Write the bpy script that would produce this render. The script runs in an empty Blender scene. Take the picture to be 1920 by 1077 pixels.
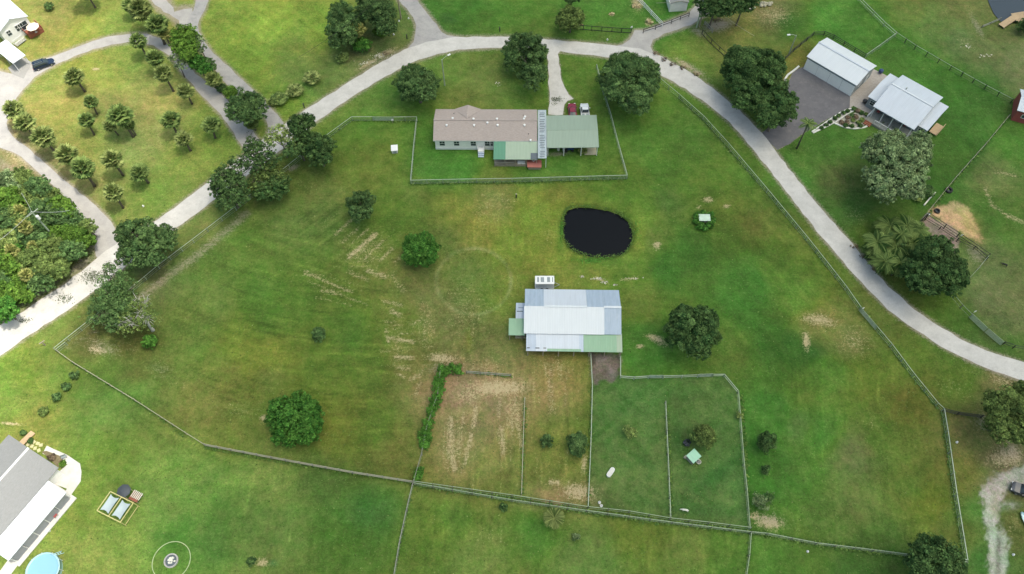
import bpy, math, random
import numpy as np
from mathutils import Vector

S = bpy.context.scene
COL = S.collection
R_ = math.radians
# ------------------------------------------------------------------ camera
CAM_H = 130.0; PITCH = R_(60); ROLL = R_(-1.0); FPX = 1500.0
def cam_basis():
    r = np.array([1, 0, 0.]); f = np.array([0, math.cos(PITCH), -math.sin(PITCH)]); u = np.array([0, math.sin(PITCH), math.cos(PITCH)])
    c, s = math.cos(ROLL), math.sin(ROLL)
    return r*c+u*s, f, -r*s+u*c
CR, CF, CU = cam_basis()
cam = bpy.data.objects.new('camera', bpy.data.cameras.new('camera'))
COL.objects.link(cam); S.camera = cam
cam.data.sensor_width = 36.0; cam.data.lens = FPX/1920*36.0
cam.data.clip_start = 1.0; cam.data.clip_end = 6000
from mathutils import Matrix
cam.matrix_world = Matrix(((CR[0], CU[0], -CF[0], 0), (CR[1], CU[1], -CF[1], 0), (CR[2], CU[2], -CF[2], CAM_H), (0, 0, 0, 1)))
# ------------------------------------------------------------------ light
SUN_DIR = Vector((0.36, -0.04, 0.93)).normalized()      # towards the sun
el = math.asin(SUN_DIR.z); az = math.atan2(SUN_DIR.x, SUN_DIR.y)
world = bpy.data.worlds.new("World"); S.world = world; world.use_nodes = True
wn = world.node_tree; bg = wn.nodes['Background']
sky = wn.nodes.new('ShaderNodeTexSky'); sky.sky_type = 'NISHITA'; sky.sun_disc = False
sky.sun_elevation = el; sky.sun_rotation = az; sky.air_density = 1.0; sky.dust_density = 4.0; sky.ozone_density = 1.0
tn = wn.nodes.new('ShaderNodeMix'); tn.data_type = 'RGBA'; tn.blend_type = 'MULTIPLY'; tn.inputs[0].default_value = 1; tn.inputs[7].default_value = (.98, 1.0, .83, 1)
wn.links.new(sky.outputs[0], tn.inputs[6]); 
gm = wn.nodes.new('ShaderNodeTexCoord'); sx = wn.nodes.new('ShaderNodeSeparateXYZ'); mr = wn.nodes.new('ShaderNodeMapRange')     # thin overcast: brightest overhead
mr.inputs[1].default_value = 0; mr.inputs[2].default_value = 1; mr.inputs[3].default_value = .36; mr.inputs[4].default_value = 1.42
wn.links.new(gm.outputs['Generated'], sx.inputs[0]); wn.links.new(sx.outputs[2], mr.inputs[0])
t2 = wn.nodes.new('ShaderNodeMix'); t2.data_type = 'RGBA'; t2.blend_type = 'MULTIPLY'; t2.inputs[0].default_value = 1; wn.links.new(tn.outputs[2], t2.inputs[6]); wn.links.new(mr.outputs[0], t2.inputs[7]); wn.links.new(t2.outputs[2], bg.inputs[0]); bg.inputs[1].default_value = 0.15
sun = bpy.data.objects.new('sun', bpy.data.lights.new('sun', 'SUN')); COL.objects.link(sun)
sun.data.energy = 2.9; sun.data.angle = R_(3); sun.data.color = (1.0, 0.94, 0.84)
sun.rotation_euler = SUN_DIR.to_track_quat('Z', 'Y').to_euler()
S.view_settings.view_transform = 'Standard'; S.view_settings.look = 'None'
S.view_settings.exposure = 0.84; S.view_settings.gamma = 1.0
S.cycles.max_bounces = 5; S.cycles.diffuse_bounces = 3; S.cycles.transparent_max_bounces = 6

# ------------------------------------------------------------------ helpers
rng = np.random.default_rng(7); random.seed(7)
def W(x, y, z=0.0):
    d = FPX*CF+(x-960)*CR-(y-538.5)*CU
    t = (z-CAM_H)/d[2]
    return np.array([d[0]*t, d[1]*t, z])
def scale_at(x, y, z=0.0):
    p = W(x, y, z); return FPX/float((p-np.array([0, 0, CAM_H]))@CF)
def topx(P):
    v = P-np.array([0, 0, CAM_H]); dz = v@CF
    return 960+FPX*(v@CR)/dz, 538.5-FPX*(v@CU)/dz
def lin(c):
    c = np.asarray(c, float)/255.0
    return np.where(c <= 0.04045, c/12.92, ((c+0.055)/1.055)**2.4)

class MB:
    def __init__(s): s.v = []; s.f = []
    def quad(s, *p):
        n = len(s.v); s.v += [tuple(q) for q in p]; s.f.append(tuple(range(n, n+len(p)))); return s
    def box(s, c, d, rz=0.0):
        cx, cy, cz = c; hx, hy, hz = d[0]/2, d[1]/2, d[2]/2; ca, sa = math.cos(rz), math.sin(rz); n = len(s.v)
        for k in (-1, 1):
            for (i, j) in ((-1, -1), (1, -1), (1, 1), (-1, 1)):
                s.v.append((cx+i*hx*ca-j*hy*sa, cy+i*hx*sa+j*hy*ca, cz+k*hz))
        s.f += [(n, n+3, n+2, n+1), (n+4, n+5, n+6, n+7), (n, n+1, n+5, n+4), (n+1, n+2, n+6, n+5), (n+2, n+3, n+7, n+6), (n+3, n, n+4, n+7)]
        return s
    def bar(s, a, b, w, h=None):
        h = h or w; a = Vector(a); b = Vector(b); d = (b-a)
        if d.length < 1e-6: return s
        d.normalize(); up = Vector((0, 0, 1)) if abs(d.z) < .95 else Vector((1, 0, 0))
        x = d.cross(up).normalized(); u = x.cross(d).normalized(); n = len(s.v)
        for p in (a, b):
            for (i, j) in ((-1, -1), (1, -1), (1, 1), (-1, 1)):
                s.v.append(tuple(p+x*(i*w/2)+u*(j*h/2)))
        s.f += [(n, n+1, n+2, n+3), (n+4, n+7, n+6, n+5), (n, n+4, n+5, n+1), (n+1, n+5, n+6, n+2), (n+2, n+6, n+7, n+3), (n+3, n+7, n+4, n)]
        return s
    def tube(s, pts, rad, n=8, cap=True):
        pts = [Vector(p) for p in pts]; m = len(pts); base = len(s.v)
        for i, p in enumerate(pts):
            d = (pts[min(i+1, m-1)]-pts[max(i-1, 0)]).normalized()
            up = Vector((0, 0, 1)) if abs(d.z) < .9 else Vector((1, 0, 0))
            x = d.cross(up).normalized(); y = x.cross(d).normalized(); r = rad[i] if hasattr(rad, '__len__') else rad
            for k in range(n):
                a = 2*math.pi*k/n; s.v.append(tuple(p+x*math.cos(a)*r+y*math.sin(a)*r))
        for i in range(m-1):
            for k in range(n):
                a = base+i*n+k; b = base+i*n+(k+1) % n; s.f.append((a, b, b+n, a+n))
        if cap:
            s.f.append(tuple(base+k for k in range(n))[::-1]); s.f.append(tuple(base+(m-1)*n+k for k in range(n)))
        return s
    def lathe(s, prof, n=24, c=(0, 0)):
        base = len(s.v); m = len(prof)
        for (r, z) in prof:
            for k in range(n):
                a = 2*math.pi*k/n; s.v.append((c[0]+r*math.cos(a), c[1]+r*math.sin(a), z))
        for i in range(m-1):
            for k in range(n):
                a = base+i*n+k; b = base+i*n+(k+1) % n; s.f.append((a, b, b+n, a+n))
        s.f.append(tuple(base+k for k in range(n))[::-1]); s.f.append(tuple(base+(m-1)*n+k for k in range(n)))
        return s
    def prism(s, poly, z0, z1):
        n = len(s.v); m = len(poly)
        s.v += [(p[0], p[1], z0) for p in poly]+[(p[0], p[1], z1) for p in poly]
        s.f.append(tuple(range(n, n+m))[::-1]); s.f.append(tuple(range(n+m, n+2*m)))
        for i in range(m): j = (i+1) % m; s.f.append((n+i, n+j, n+m+j, n+m+i))
        return s
    def slab(s, a, b, c, d, th=0.1):      # four top corners (counter-clockwise from above), thickness downwards
        n = len(s.v); P = [Vector(q) for q in (a, b, c, d)]
        s.v += [tuple(p) for p in P]+[tuple(p-Vector((0, 0, th))) for p in P]
        s.f += [(n, n+1, n+2, n+3), (n+7, n+6, n+5, n+4)]+[(n+(i+1) % 4, n+i, n+4+i, n+4+(i+1) % 4) for i in range(4)]
        return s
    def build(s, name, mat, parent=None, smooth=False):
        me = bpy.data.meshes.new(name); me.from_pydata(s.v, [], s.f); me.update()
        if mat: me.materials.append(mat)
        if smooth: me.polygons.foreach_set('use_smooth', [True]*len(me.polygons))
        o = bpy.data.objects.new(name, me); COL.objects.link(o)
        if parent: o.parent = parent
        return o
def tag(o, label=None, cat=None, group=None, kind=None):
    if label: o['label'] = label
    if cat: o['category'] = cat
    if group: o['group'] = group
    if kind: o['kind'] = kind
    return o
def thing(name, label, cat, loc=(0, 0, 0), rz=0.0, group=None):
    o = bpy.data.objects.new(name, None); COL.objects.link(o); o.location = tuple(float(q) for q in loc); o.rotation_euler = (0, 0, rz)
    o.empty_display_size = .3
    return tag(o, label, cat, group)
def dup(root, loc, rz=0.0, sc=1.0, label=None, group=None, cat=None):
    r = root.copy(); COL.objects.link(r); r.location = tuple(float(q) for q in loc); r.rotation_euler = (0, 0, rz); r.scale = (sc, sc, sc) if not hasattr(sc, '__len__') else sc
    if label: r['label'] = label
    if group: r['group'] = group
    def rec(src, dst):
        for ch in list(src.children):
            c = ch.copy(); COL.objects.link(c); c.parent = dst; rec(ch, c)
    rec(root, r); return r

# ------------------------------------------------------------------ materials
def nodes(name):
    m = bpy.data.materials.new(name); m.use_nodes = True; nt = m.node_tree; return m, nt, nt.nodes['Principled BSDF']
def N(nt, t, **kw):
    n = nt.nodes.new(t)
    for k, v in kw.items():
        if k in n.inputs.keys() if isinstance(k, str) else False: n.inputs[k].default_value = v
        else: setattr(n, k, v)
    return n
def mathn(nt, op, a, b=None, clamp=False):
    n = nt.nodes.new('ShaderNodeMath'); n.operation = op; n.use_clamp = clamp
    for i, x in enumerate((a, b)):
        if x is None: continue
        if isinstance(x, (int, float)): n.inputs[i].default_value = x
        else: nt.links.new(x, n.inputs[i])
    return n.outputs[0]
def mixc(nt, fac, a, b, bt='MIX'):
    n = nt.nodes.new('ShaderNodeMix'); n.data_type = 'RGBA'; n.blend_type = bt; n.clamp_factor = True
    for s, x in ((n.inputs[0], fac), (n.inputs[6], a), (n.inputs[7], b)):
        if isinstance(x, (int, float)): s.default_value = x
        elif isinstance(x, (tuple, list)): s.default_value = (*x[:3], 1)
        else: nt.links.new(x, s)
    return n.outputs[2]
def noise(nt, vec, sc, det=4, rough=.6):
    n = nt.nodes.new('ShaderNodeTexNoise'); n.inputs['Scale'].default_value = sc; n.inputs['Detail'].default_value = det; n.inputs['Roughness'].default_value = rough
    if vec is not None: nt.links.new(vec, n.inputs['Vector'])
    return n.outputs[0]
def remap(nt, x, a, b, c=0., d=1.):
    n = nt.nodes.new('ShaderNodeMapRange'); n.inputs[1].default_value = a; n.inputs[2].default_value = b; n.inputs[3].default_value = c; n.inputs[4].default_value = d
    nt.links.new(x, n.inputs[0]); return n.outputs[0]
def mapping(nt, vec, sc, rz=0.0):
    n = nt.nodes.new('ShaderNodeMapping'); n.inputs['Scale'].default_value = sc; n.inputs['Rotation'].default_value = (0, 0, rz); nt.links.new(vec, n.inputs[0]); return n.outputs[0]
def texco(nt, which='Object'):
    return nt.nodes.new('ShaderNodeTexCoord').outputs[which]
def surf(name, col, rough=.6, metal=0., var=.12, sc=1.2, dirt=None, dirtamt=.3, stretch=None, bump=0., spec=.5):
    """plain surface with mottled tone and optional dirt patches"""
    m, nt, b = nodes(name); tc = texco(nt)
    v = mapping(nt, tc, stretch) if stretch else tc
    f = remap(nt, noise(nt, v, sc, 5), .25, .75, 1-var, 1+var)
    c = mixc(nt, 1.0, tuple(col), f, 'MULTIPLY')
    if dirt:
        d = remap(nt, noise(nt, v, sc*.6, 6, .7), .45, .75, 0, dirtamt)
        c = mixc(nt, d, c, dirt)
    nt.links.new(c, b.inputs['Base Color']); b.inputs['Roughness'].default_value = rough; b.inputs['Metallic'].default_value = metal
    b.inputs['Specular IOR Level'].default_value = spec
    if bump:
        bp = nt.nodes.new('ShaderNodeBump'); bp.inputs['Strength'].default_value = bump; bp.inputs['Distance'].default_value = .05
        nt.links.new(noise(nt, v, sc*8, 3), bp.inputs['Height']); nt.links.new(bp.outputs[0], b.inputs['Normal'])
    return m
def corr(name, col, dirt=(.2, .2, .2), var=.08, rough=.45, rib=.3, axis='X', dirtamt=.25, metal=0.0):
    """ribbed sheet metal, ribs run across the given local axis, streaks down the slope"""
    m, nt, b = nodes(name); tc = texco(nt)
    st = (2.2, .25, .25) if axis == 'X' else (.25, 2.2, .25)
    f = remap(nt, noise(nt, mapping(nt, tc, st), 1.0, 5), .3, .7, 1-var, 1+var)
    c = mixc(nt, 1.0, tuple(col), f, 'MULTIPLY')
    d = remap(nt, noise(nt, mapping(nt, tc, (st[0]*.6, st[1]*2, 1)), 1.3, 6, .7), .52, .8, 0, dirtamt)
    c = mixc(nt, d, c, dirt)
    w = nt.nodes.new('ShaderNodeTexWave'); w.bands_direction = axis; w.inputs['Scale'].default_value = 1/(rib*3.2)*1.0
    nt.links.new(tc, w.inputs[0])
    c = mixc(nt, mathn(nt, 'MULTIPLY', remap(nt, w.outputs[1], .0, .35, 1, 0), .10), c, (.25, .3, .35))
    bp = nt.nodes.new('ShaderNodeBump'); bp.inputs['Strength'].default_value = .35; bp.inputs['Distance'].default_value = .04
    nt.links.new(w.outputs[1], bp.inputs['Height']); nt.links.new(bp.outputs[0], b.inputs['Normal'])
    nt.links.new(c, b.inputs['Base Color']); b.inputs['Roughness'].default_value = rough; b.inputs['Metallic'].default_value = metal
    return m
def foliage(name, col, col2=None, trans=.25):
    m, nt, b = nodes(name)
    a = nt.nodes.new('ShaderNodeAttribute'); a.attribute_name = 'tint'
    oi = nt.nodes.new('ShaderNodeObjectInfo')
    c2 = col2 or tuple(x*y for x, y in zip(col, (1.5, 1.3, 1.0)))
    sep = nt.nodes.new('ShaderNodeSeparateColor'); nt.links.new(a.outputs['Color'], sep.inputs[0])
    c = mixc(nt, sep.outputs[1], tuple(col), tuple(c2))
    val = mathn(nt, 'MULTIPLY', sep.outputs[0], remap(nt, oi.outputs['Random'], 0, 1, .9, 1.12))
    c = mixc(nt, 1.0, c, mathn(nt, 'MULTIPLY', val, 1.0), 'MULTIPLY')
    nt.links.new(c, b.inputs['Base Color']); b.inputs['Roughness'].default_value = .7; b.inputs['Specular IOR Level'].default_value = .12
    t = nt.nodes.new('ShaderNodeBsdfTranslucent'); nt.links.new(c, t.inputs[0])
    mx = nt.nodes.new('ShaderNodeMixShader'); mx.inputs[0].default_value = trans
    out = nt.nodes['Material Output']; nt.links.new(b.outputs[0], mx.inputs[1]); nt.links.new(t.outputs[0], mx.inputs[2]); nt.links.new(mx.outputs[0], out.inputs[0])
    return m
M = {}
M['white'] = surf('white_paint', (.72, .73, .74), .5, var=.05, dirt=(.45, .45, .42), dirtamt=.25)
M['siding'] = surf('white_siding', (.84, .84, .82), .6, var=.05, dirt=(.4, .4, .36), stretch=(1, 1, 4))
M['grey_paint'] = surf('grey_paint', (.24, .28, .30), .5, var=.06)
M['dark'] = surf('dark_gap', (.03, .032, .035), .5)
M['glass'] = surf('window_glass', (.035, .05, .06), .08, var=.1, spec=.8)
M['concrete'] = surf('concrete', (.55, .54, .52), .85, var=.08, sc=.8, dirt=(.33, .32, .3), dirtamt=.5, bump=.2)
M['curb'] = surf('pale_kerb', (.62, .62, .58), .8, var=.1, sc=2)
M['paver'] = surf('tan_pavers', (.38, .34, .31), .85, var=.18, sc=2.5, dirt=(.28, .25, .23), dirtamt=.5)
M['wood'] = surf('weathered_wood', (.30, .26, .20), .8, var=.2, sc=3)
M['greywood'] = surf('grey_wood', (.28, .28, .25), .8, var=.2, sc=3)
M['tanwood'] = surf('new_tan_wood', (.46, .33, .20), .7, var=.12, sc=2)
M['redwood'] = surf('red_stained_wood', (.26, .085, .055), .7, var=.2, sc=3)
M['yellowwood'] = surf('yellow_pine', (.50, .45, .20), .7, var=.12, sc=3)
M['blackfence'] = surf('black_fence_paint', (.022, .025, .028), .6, var=.2, sc=3)
M['greyrail'] = surf('grey_pipe', (.34, .40, .32), .45, var=.1, sc=2)
M['greenrail'] = surf('algae_green_rail', (.26, .33, .22), .6, var=.2, sc=1.5)
M['post'] = surf('fence_post_wood', (.16, .17, .13), .85, var=.25, sc=3)
M['tanrail'] = surf('tan_board', (.36, .34, .25), .75, var=.2, sc=2)
M['wire'] = surf('galvanised_wire', (.28, .34, .27), .5)
M['meshpanel'] = surf('galvanised_mesh', (.30, .38, .33), .5, var=.15, sc=4)
M['steel'] = surf('galvanised_steel', (.42, .45, .44), .4, metal=.3)
M['bark'] = surf('bark', (.13, .11, .09), .9, var=.3, sc=5, bump=.4)
M['palebark'] = surf('pale_dead_bark', (.42, .42, .38), .9, var=.2, sc=5)
M['palmbark'] = surf('palm_bark', (.11, .095, .075), .9, var=.3, sc=8, bump=.4)
M['shingle'] = surf('tan_shingles', (.355, .305, .285), .9, var=.16, sc=2.2, stretch=(1, 3, 1), dirt=(.28, .235, .22), dirtamt=.4, bump=.4)
M['greyshingle'] = surf('grey_shingles', (.24, .245, .25), .9, var=.14, sc=3, stretch=(1, 3, 1), dirt=(.18, .18, .18), bump=.4)
M['roofwhite'] = corr('white_metal_roof', (.52, .57, .65), var=.05, dirt=(.4, .45, .5), dirtamt=.2)
M['roofwhite2'] = corr('bright_white_metal', (.60, .64, .69), var=.03, dirt=(.5, .53, .56), dirtamt=.15)
M['roofbluegrey'] = corr('galvalume_blue_grey', (.33, .41, .52), var=.10, dirt=(.5, .55, .62), dirtamt=.4)
M['rooflightblue'] = corr('galvalume_pale', (.42, .49, .60), var=.08, dirt=(.38, .42, .48), dirtamt=.3)
M['roofgreen'] = corr('green_metal_roof', (.24, .315, .25), var=.05, dirt=(.3, .33, .29), dirtamt=.2)
M['roofgreenlight'] = corr('pale_green_metal', (.30, .385, .29), var=.05, dirt=(.38, .4, .34), dirtamt=.3)
M['roofgreendark'] = corr('dark_green_metal', (.08, .24, .15), var=.06)
M['roofmint'] = corr('mint_green_metal', (.21, .37, .245), var=.06, dirt=(.36, .36, .32), dirtamt=.25)
M['roofteal'] = corr('teal_green_metal', (.27, .52, .38), var=.05)
M['roofbreeze'] = corr('old_galvanised', (.36, .42, .46), var=.14, dirt=(.16, .19, .26), dirtamt=.8)
M['roofdarkpatch'] = surf('dark_patch', (.09, .115, .14), .6)
M['redwall'] = surf('red_painted_wall', (.30, .07, .065), .75, var=.12, dirt=(.2, .06, .05))
M['garagedoor'] = surf('pale_garage_door', (.88, .90, .88), .55, var=.04)
M['canopy'] = surf('grey_shade_cloth', (.36, .43, .46), .8, var=.05)
M['tarpdark'] = surf('dark_grey_tarp', (.05, .06, .075), .7, var=.15)
M['poolwall'] = surf('pool_wall_blue', (.35, .55, .62), .4)
M['rubber'] = surf('black_rubber', (.02, .02, .02), .8)
M['rim'] = surf('alloy', (.45, .46, .47), .3, metal=.6)
M['stone'] = surf('grey_stone', (.40, .39, .38), .9, var=.2, sc=4)
M['palestone'] = surf('white_stone', (.62, .63, .55), .9, var=.15, sc=4)
M['brick'] = surf('red_brick', (.32, .12, .07), .85, var=.2, sc=6)
M['blackfur'] = surf('black_hide', (.012, .012, .012), .7)
M['whitefur'] = surf('white_hide', (.62, .62, .56), .8)
M['blueplastic'] = surf('blue_plastic', (.02, .05, .16), .4)
M['lamp'] = surf('lamp_head', (.7, .72, .72), .3)
def paint(name, col):
    m, nt, b = nodes(name); b.inputs['Base Color'].default_value = (*col, 1); b.inputs['Roughness'].default_value = .25
    b.inputs['Coat Weight'].default_value = .6; b.inputs['Metallic'].default_value = .2; return m
M['carblue'] = paint('dark_blue_car_paint', (.012, .025, .06)); M['carred'] = paint('crimson_car_paint', (.22, .006, .03)); M['carwhite'] = paint('white_car_paint', (.7, .72, .74))
M['cargrey'] = paint('grey_car_paint', (.06, .065, .08))
M['lens'] = surf('headlight_lens', (.7, .72, .75), .1); M['taillens'] = surf('tail_lens', (.25, .01, .01), .2)
F = {
 'oak': foliage('dark_oak_leaves', (.030, .078, .024), (.11, .19, .06)),
 'oak2': foliage('mid_oak_leaves', (0.049, 0.108, 0.036), (0.135, 0.223, 0.074)),
 'bright': foliage('bright_leaves', (.055, .13, .02), (.16, .28, .045)),
 'pepper': foliage('rich_green_leaves', (0.038, 0.142, 0.022), (0.115, 0.270, 0.049)),
 'olive': foliage('olive_leaves', (.075, .125, .035), (.19, .26, .075)),
 'greygreen': foliage('grey_green_leaves', (.08, .14, .055), (.30, .39, .185)),  # paler second colour holds added crown highlights
 'lime': foliage('yellow_green_leaves', (.15, .22, .06), (.30, .38, .12)),
 'grey': foliage('bare_grey_twigs', (.07, .085, .055), (.17, .20, .13), .1),
 'vine': foliage('vine_leaves', (0.061, 0.176, 0.027), (0.121, 0.284, 0.047)),
 'palm': foliage('palm_fronds', (.065, .115, .028), (.30, .35, .12)),
 'palmdark': foliage('dark_palm_fronds', (.05, .10, .028), (.22, .30, .09)),
 'palmdeep': foliage('deep_green_palm_fronds', (.024, .066, .014), (.21, .29, .09)),  # second colour brightened to stand as frond highlights
 'palmyellow': foliage('yellow_palm_fronds', (.14, .18, .045), (.42, .42, .15)),
 'deadfrond': foliage('dead_fronds', (0.220, 0.170, 0.100), (0.320, 0.260, 0.160)),
 'brush': foliage('brown_brush', (0.120, 0.090, 0.065), (0.240, 0.180, 0.120), .05),
}

# ------------------------------------------------------------------ setting: ground, roads, water
def px2(pts): return [W(x, y)[:2] for x, y in pts]
def inpoly(P, poly):
    x, y = P[:, 0], P[:, 1]; r = np.zeros(len(P), bool); n = len(poly)
    for i in range(n):
        x0, y0 = poly[i]; x1, y1 = poly[(i+1) % n]
        c = ((y0 > y) != (y1 > y)); xi = (x1-x0)*(y-y0)/((y1-y0) if y1 != y0 else 1e-9)+x0
        r ^= (c & (x < xi))
    return r
def segdist(P, pts, closed=False):
    d = np.full(len(P), 1e9); n = len(pts)
    for i in range(n if closed else n-1):
        a = np.asarray(pts[i], float); b = np.asarray(pts[(i+1) % n], float); ab = b-a; L = max(ab@ab, 1e-9)
        t = np.clip(((P-a)@ab)/L, 0, 1); q = P-(a+t[:, None]*ab); d = np.minimum(d, np.hypot(q[:, 0], q[:, 1]))
    return d
def smooth(x, a, b):
    t = np.clip((x-a)/(b-a), 0, 1); return t*t*(3-2*t)

POND = [(400, 560), (408, 520), (430, 495), (500, 474), (600, 480), (720, 500), (800, 530), (860, 580), (888, 640), (890, 700), (860, 770), (800, 815), (700, 828), (600, 825), (510, 800), (440, 760), (405, 700), (396, 630)]
POND = [(960+x/3.99, 270+y/3.99) for x, y in POND]
POND2 = [(1856, -60), (1858, 0), (1868, 22), (1880, 36), (1896, 38), (1912, 36), (1935, 40), (2010, 30), (2010, -60)]
MAIN_O = [(-40, 640), (0, 612), (60, 573), (110, 541), (165, 499), (200, 470), (240, 443), (298, 411), (340, 380), (383, 347), (440, 303), (500, 257), (573, 206), (640, 164), (697, 127), (758, 93), (800, 79), (850, 70), (950, 69), (990, 71), (1080, 79), (1157, 86), (1200, 92), (1242, 107), (1292, 135), (1335, 165), (1385, 205), (1430, 251), (1478, 315), (1515, 362), (1565, 420), (1615, 477), (1665, 538), (1715, 580), (1765, 615), (1815, 643), (1865, 664), (1920, 681), (1980, 697)]
MAIN_I = [(-40, 695), (0, 667), (55, 629), (125, 583), (190, 537), (225, 508), (265, 478), (332, 427), (367, 401), (398, 377), (465, 328), (525, 284), (597, 226), (657, 184), (713, 149), (775, 116), (820, 102), (860, 94), (945, 89), (1000, 93), (1050, 97), (1135, 107), (1185, 118), (1232, 137), (1285, 167), (1335, 202), (1367, 229), (1402, 269), (1445, 322), (1490, 380), (1540, 445), (1590, 502), (1627, 542), (1665, 580), (1715, 618), (1765, 650), (1815, 676), (1865, 697), (1920, 716), (1980, 732)]
B_N = [(735, -20), (748, 2), (762, 16), (775, 33), (780, 48), (780, 62), (775, 78), (762, 94), (800, 90), (840, 76), (862, 70), (838, 66), (828, 60), (812, 38), (796, 18), (782, 0), (770, -20)]
B_NE = [(1150, 88), (1168, 84), (1180, 74), (1190, 58), (1207, 57), (1225, 52), (1247, 43), (1270, 34), (1292, 24), (1305, 12), (1312, -20), (1372, -20), (1362, 5), (1340, 20), (1318, 31), (1295, 47), (1272, 55), (1245, 64), (1225, 75), (1219, 88), (1224, 98), (1236, 106), (1200, 106), (1160, 100)]
DRIVE = [(1026, 90), (1028, 125), (1029, 175), (1031, 195), (1028, 216), (1057, 216), (1057, 196), (1064, 189), (1075, 186), (1067, 178), (1058, 165), (1053, 150), (1051, 140), (1049, 120), (1047, 102), (1052, 93)]
LOOP_A = [(-40, 120), (0, 133), (25, 139), (60, 118), (100, 106), (130, 94), (175, 77), (210, 68), (240, 64), (275, 64), (300, 72), (316, 86), (345, 118), (375, 145), (400, 164), (420, 180), (450, 214), (478, 252), (495, 275), (466, 292), (450, 269), (420, 223), (375, 175), (338, 133), (318, 105), (288, 85), (243, 79), (210, 84), (175, 93), (140, 106), (105, 121), (65, 145), (45, 167), (32, 184), (18, 205), (12, 232), (22, 255), (42, 271), (75, 297), (110, 328), (150, 362), (180, 386), (200, 405), (215, 428), (222, 460), (228, 480), (190, 500), (180, 480), (178, 450), (165, 424), (150, 404), (120, 370), (85, 335), (57, 311), (40, 295), (25, 285), (0, 276), (-40, 270)]
ROAD2 = [(372, -20), (366, 10), (353, 38), (350, 50), (356, 70), (383, 105), (405, 133), (427, 160), (450, 186), (478, 205), (494, 218), (503, 235), (500, 262), (535, 240), (530, 230), (520, 216), (512, 206), (497, 190), (478, 173), (440, 136), (400, 100), (382, 75), (374, 60), (372, 48), (374, 37), (385, 18), (396, -20)]
ROAD3 = [(275, -20), (286, 2), (300, 17), (325, 32), (340, 48), (350, 58), (357, 52), (352, 40), (362, 28), (360, 18), (345, 17), (328, 22), (318, 10), (305, -20)]
TRACK = [(1860, 905), (1868, 893), (1890, 880), (1930, 868), (1930, 925), (1905, 918), (1885, 925), (1874, 940), (1876, 975), (1885, 1010), (1888, 1050), (1890, 1100), (1850, 1100), (1856, 1060), (1850, 1010), (1848, 960), (1846, 925)]
ASPH = [(1480, 150), (1486, 138), (1496, 129), (1509, 126), (1597, 176), (1595, 202), (1575, 212), (1548, 226), (1525, 240), (1508, 249), (1480, 270), (1458, 281), (1436, 262), (1430, 250), (1450, 232), (1470, 195)]
PAVER = [(1594, 178), (1610, 165), (1638, 130), (1668, 145), (1655, 170), (1638, 205), (1633, 216), (1600, 199), (1593, 203)]
PATIO = [(88, 836), (100, 842), (125.5, 853), (150.3, 869.7), (153, 885), (151.7, 902.8), (132.4, 930.3), (100, 972), (60, 1025), (15, 1085), (-10, 1085), (30, 1030), (92, 955), (126, 917), (90, 903), (127, 871), (80, 851)]
PAD1 = [(1112, 668), (1164, 706), (1359, 706), (1386, 735), (1391, 807), (1401, 915), (1407, 992), (1330, 982), (1257, 972), (1103, 952), (1107, 800)]
SANDP = [(1742, 395), (1755, 388), (1775, 387), (1782, 381), (1800, 380), (1812, 390), (1820, 402), (1826, 420), (1836, 440), (1840, 452), (1820, 448), (1790, 428), (1760, 411), (1743, 402)]
YARD = [(1728, 410), (1740, 403), (1760, 415), (1790, 432), (1797, 436), (1800, 450), (1797, 472), (1780, 480), (1760, 450), (1735, 430)]
MUD = [(1108, 662), (1163, 664), (1160, 700), (1150, 716), (1132, 708), (1115, 722), (1108, 700)]

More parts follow.
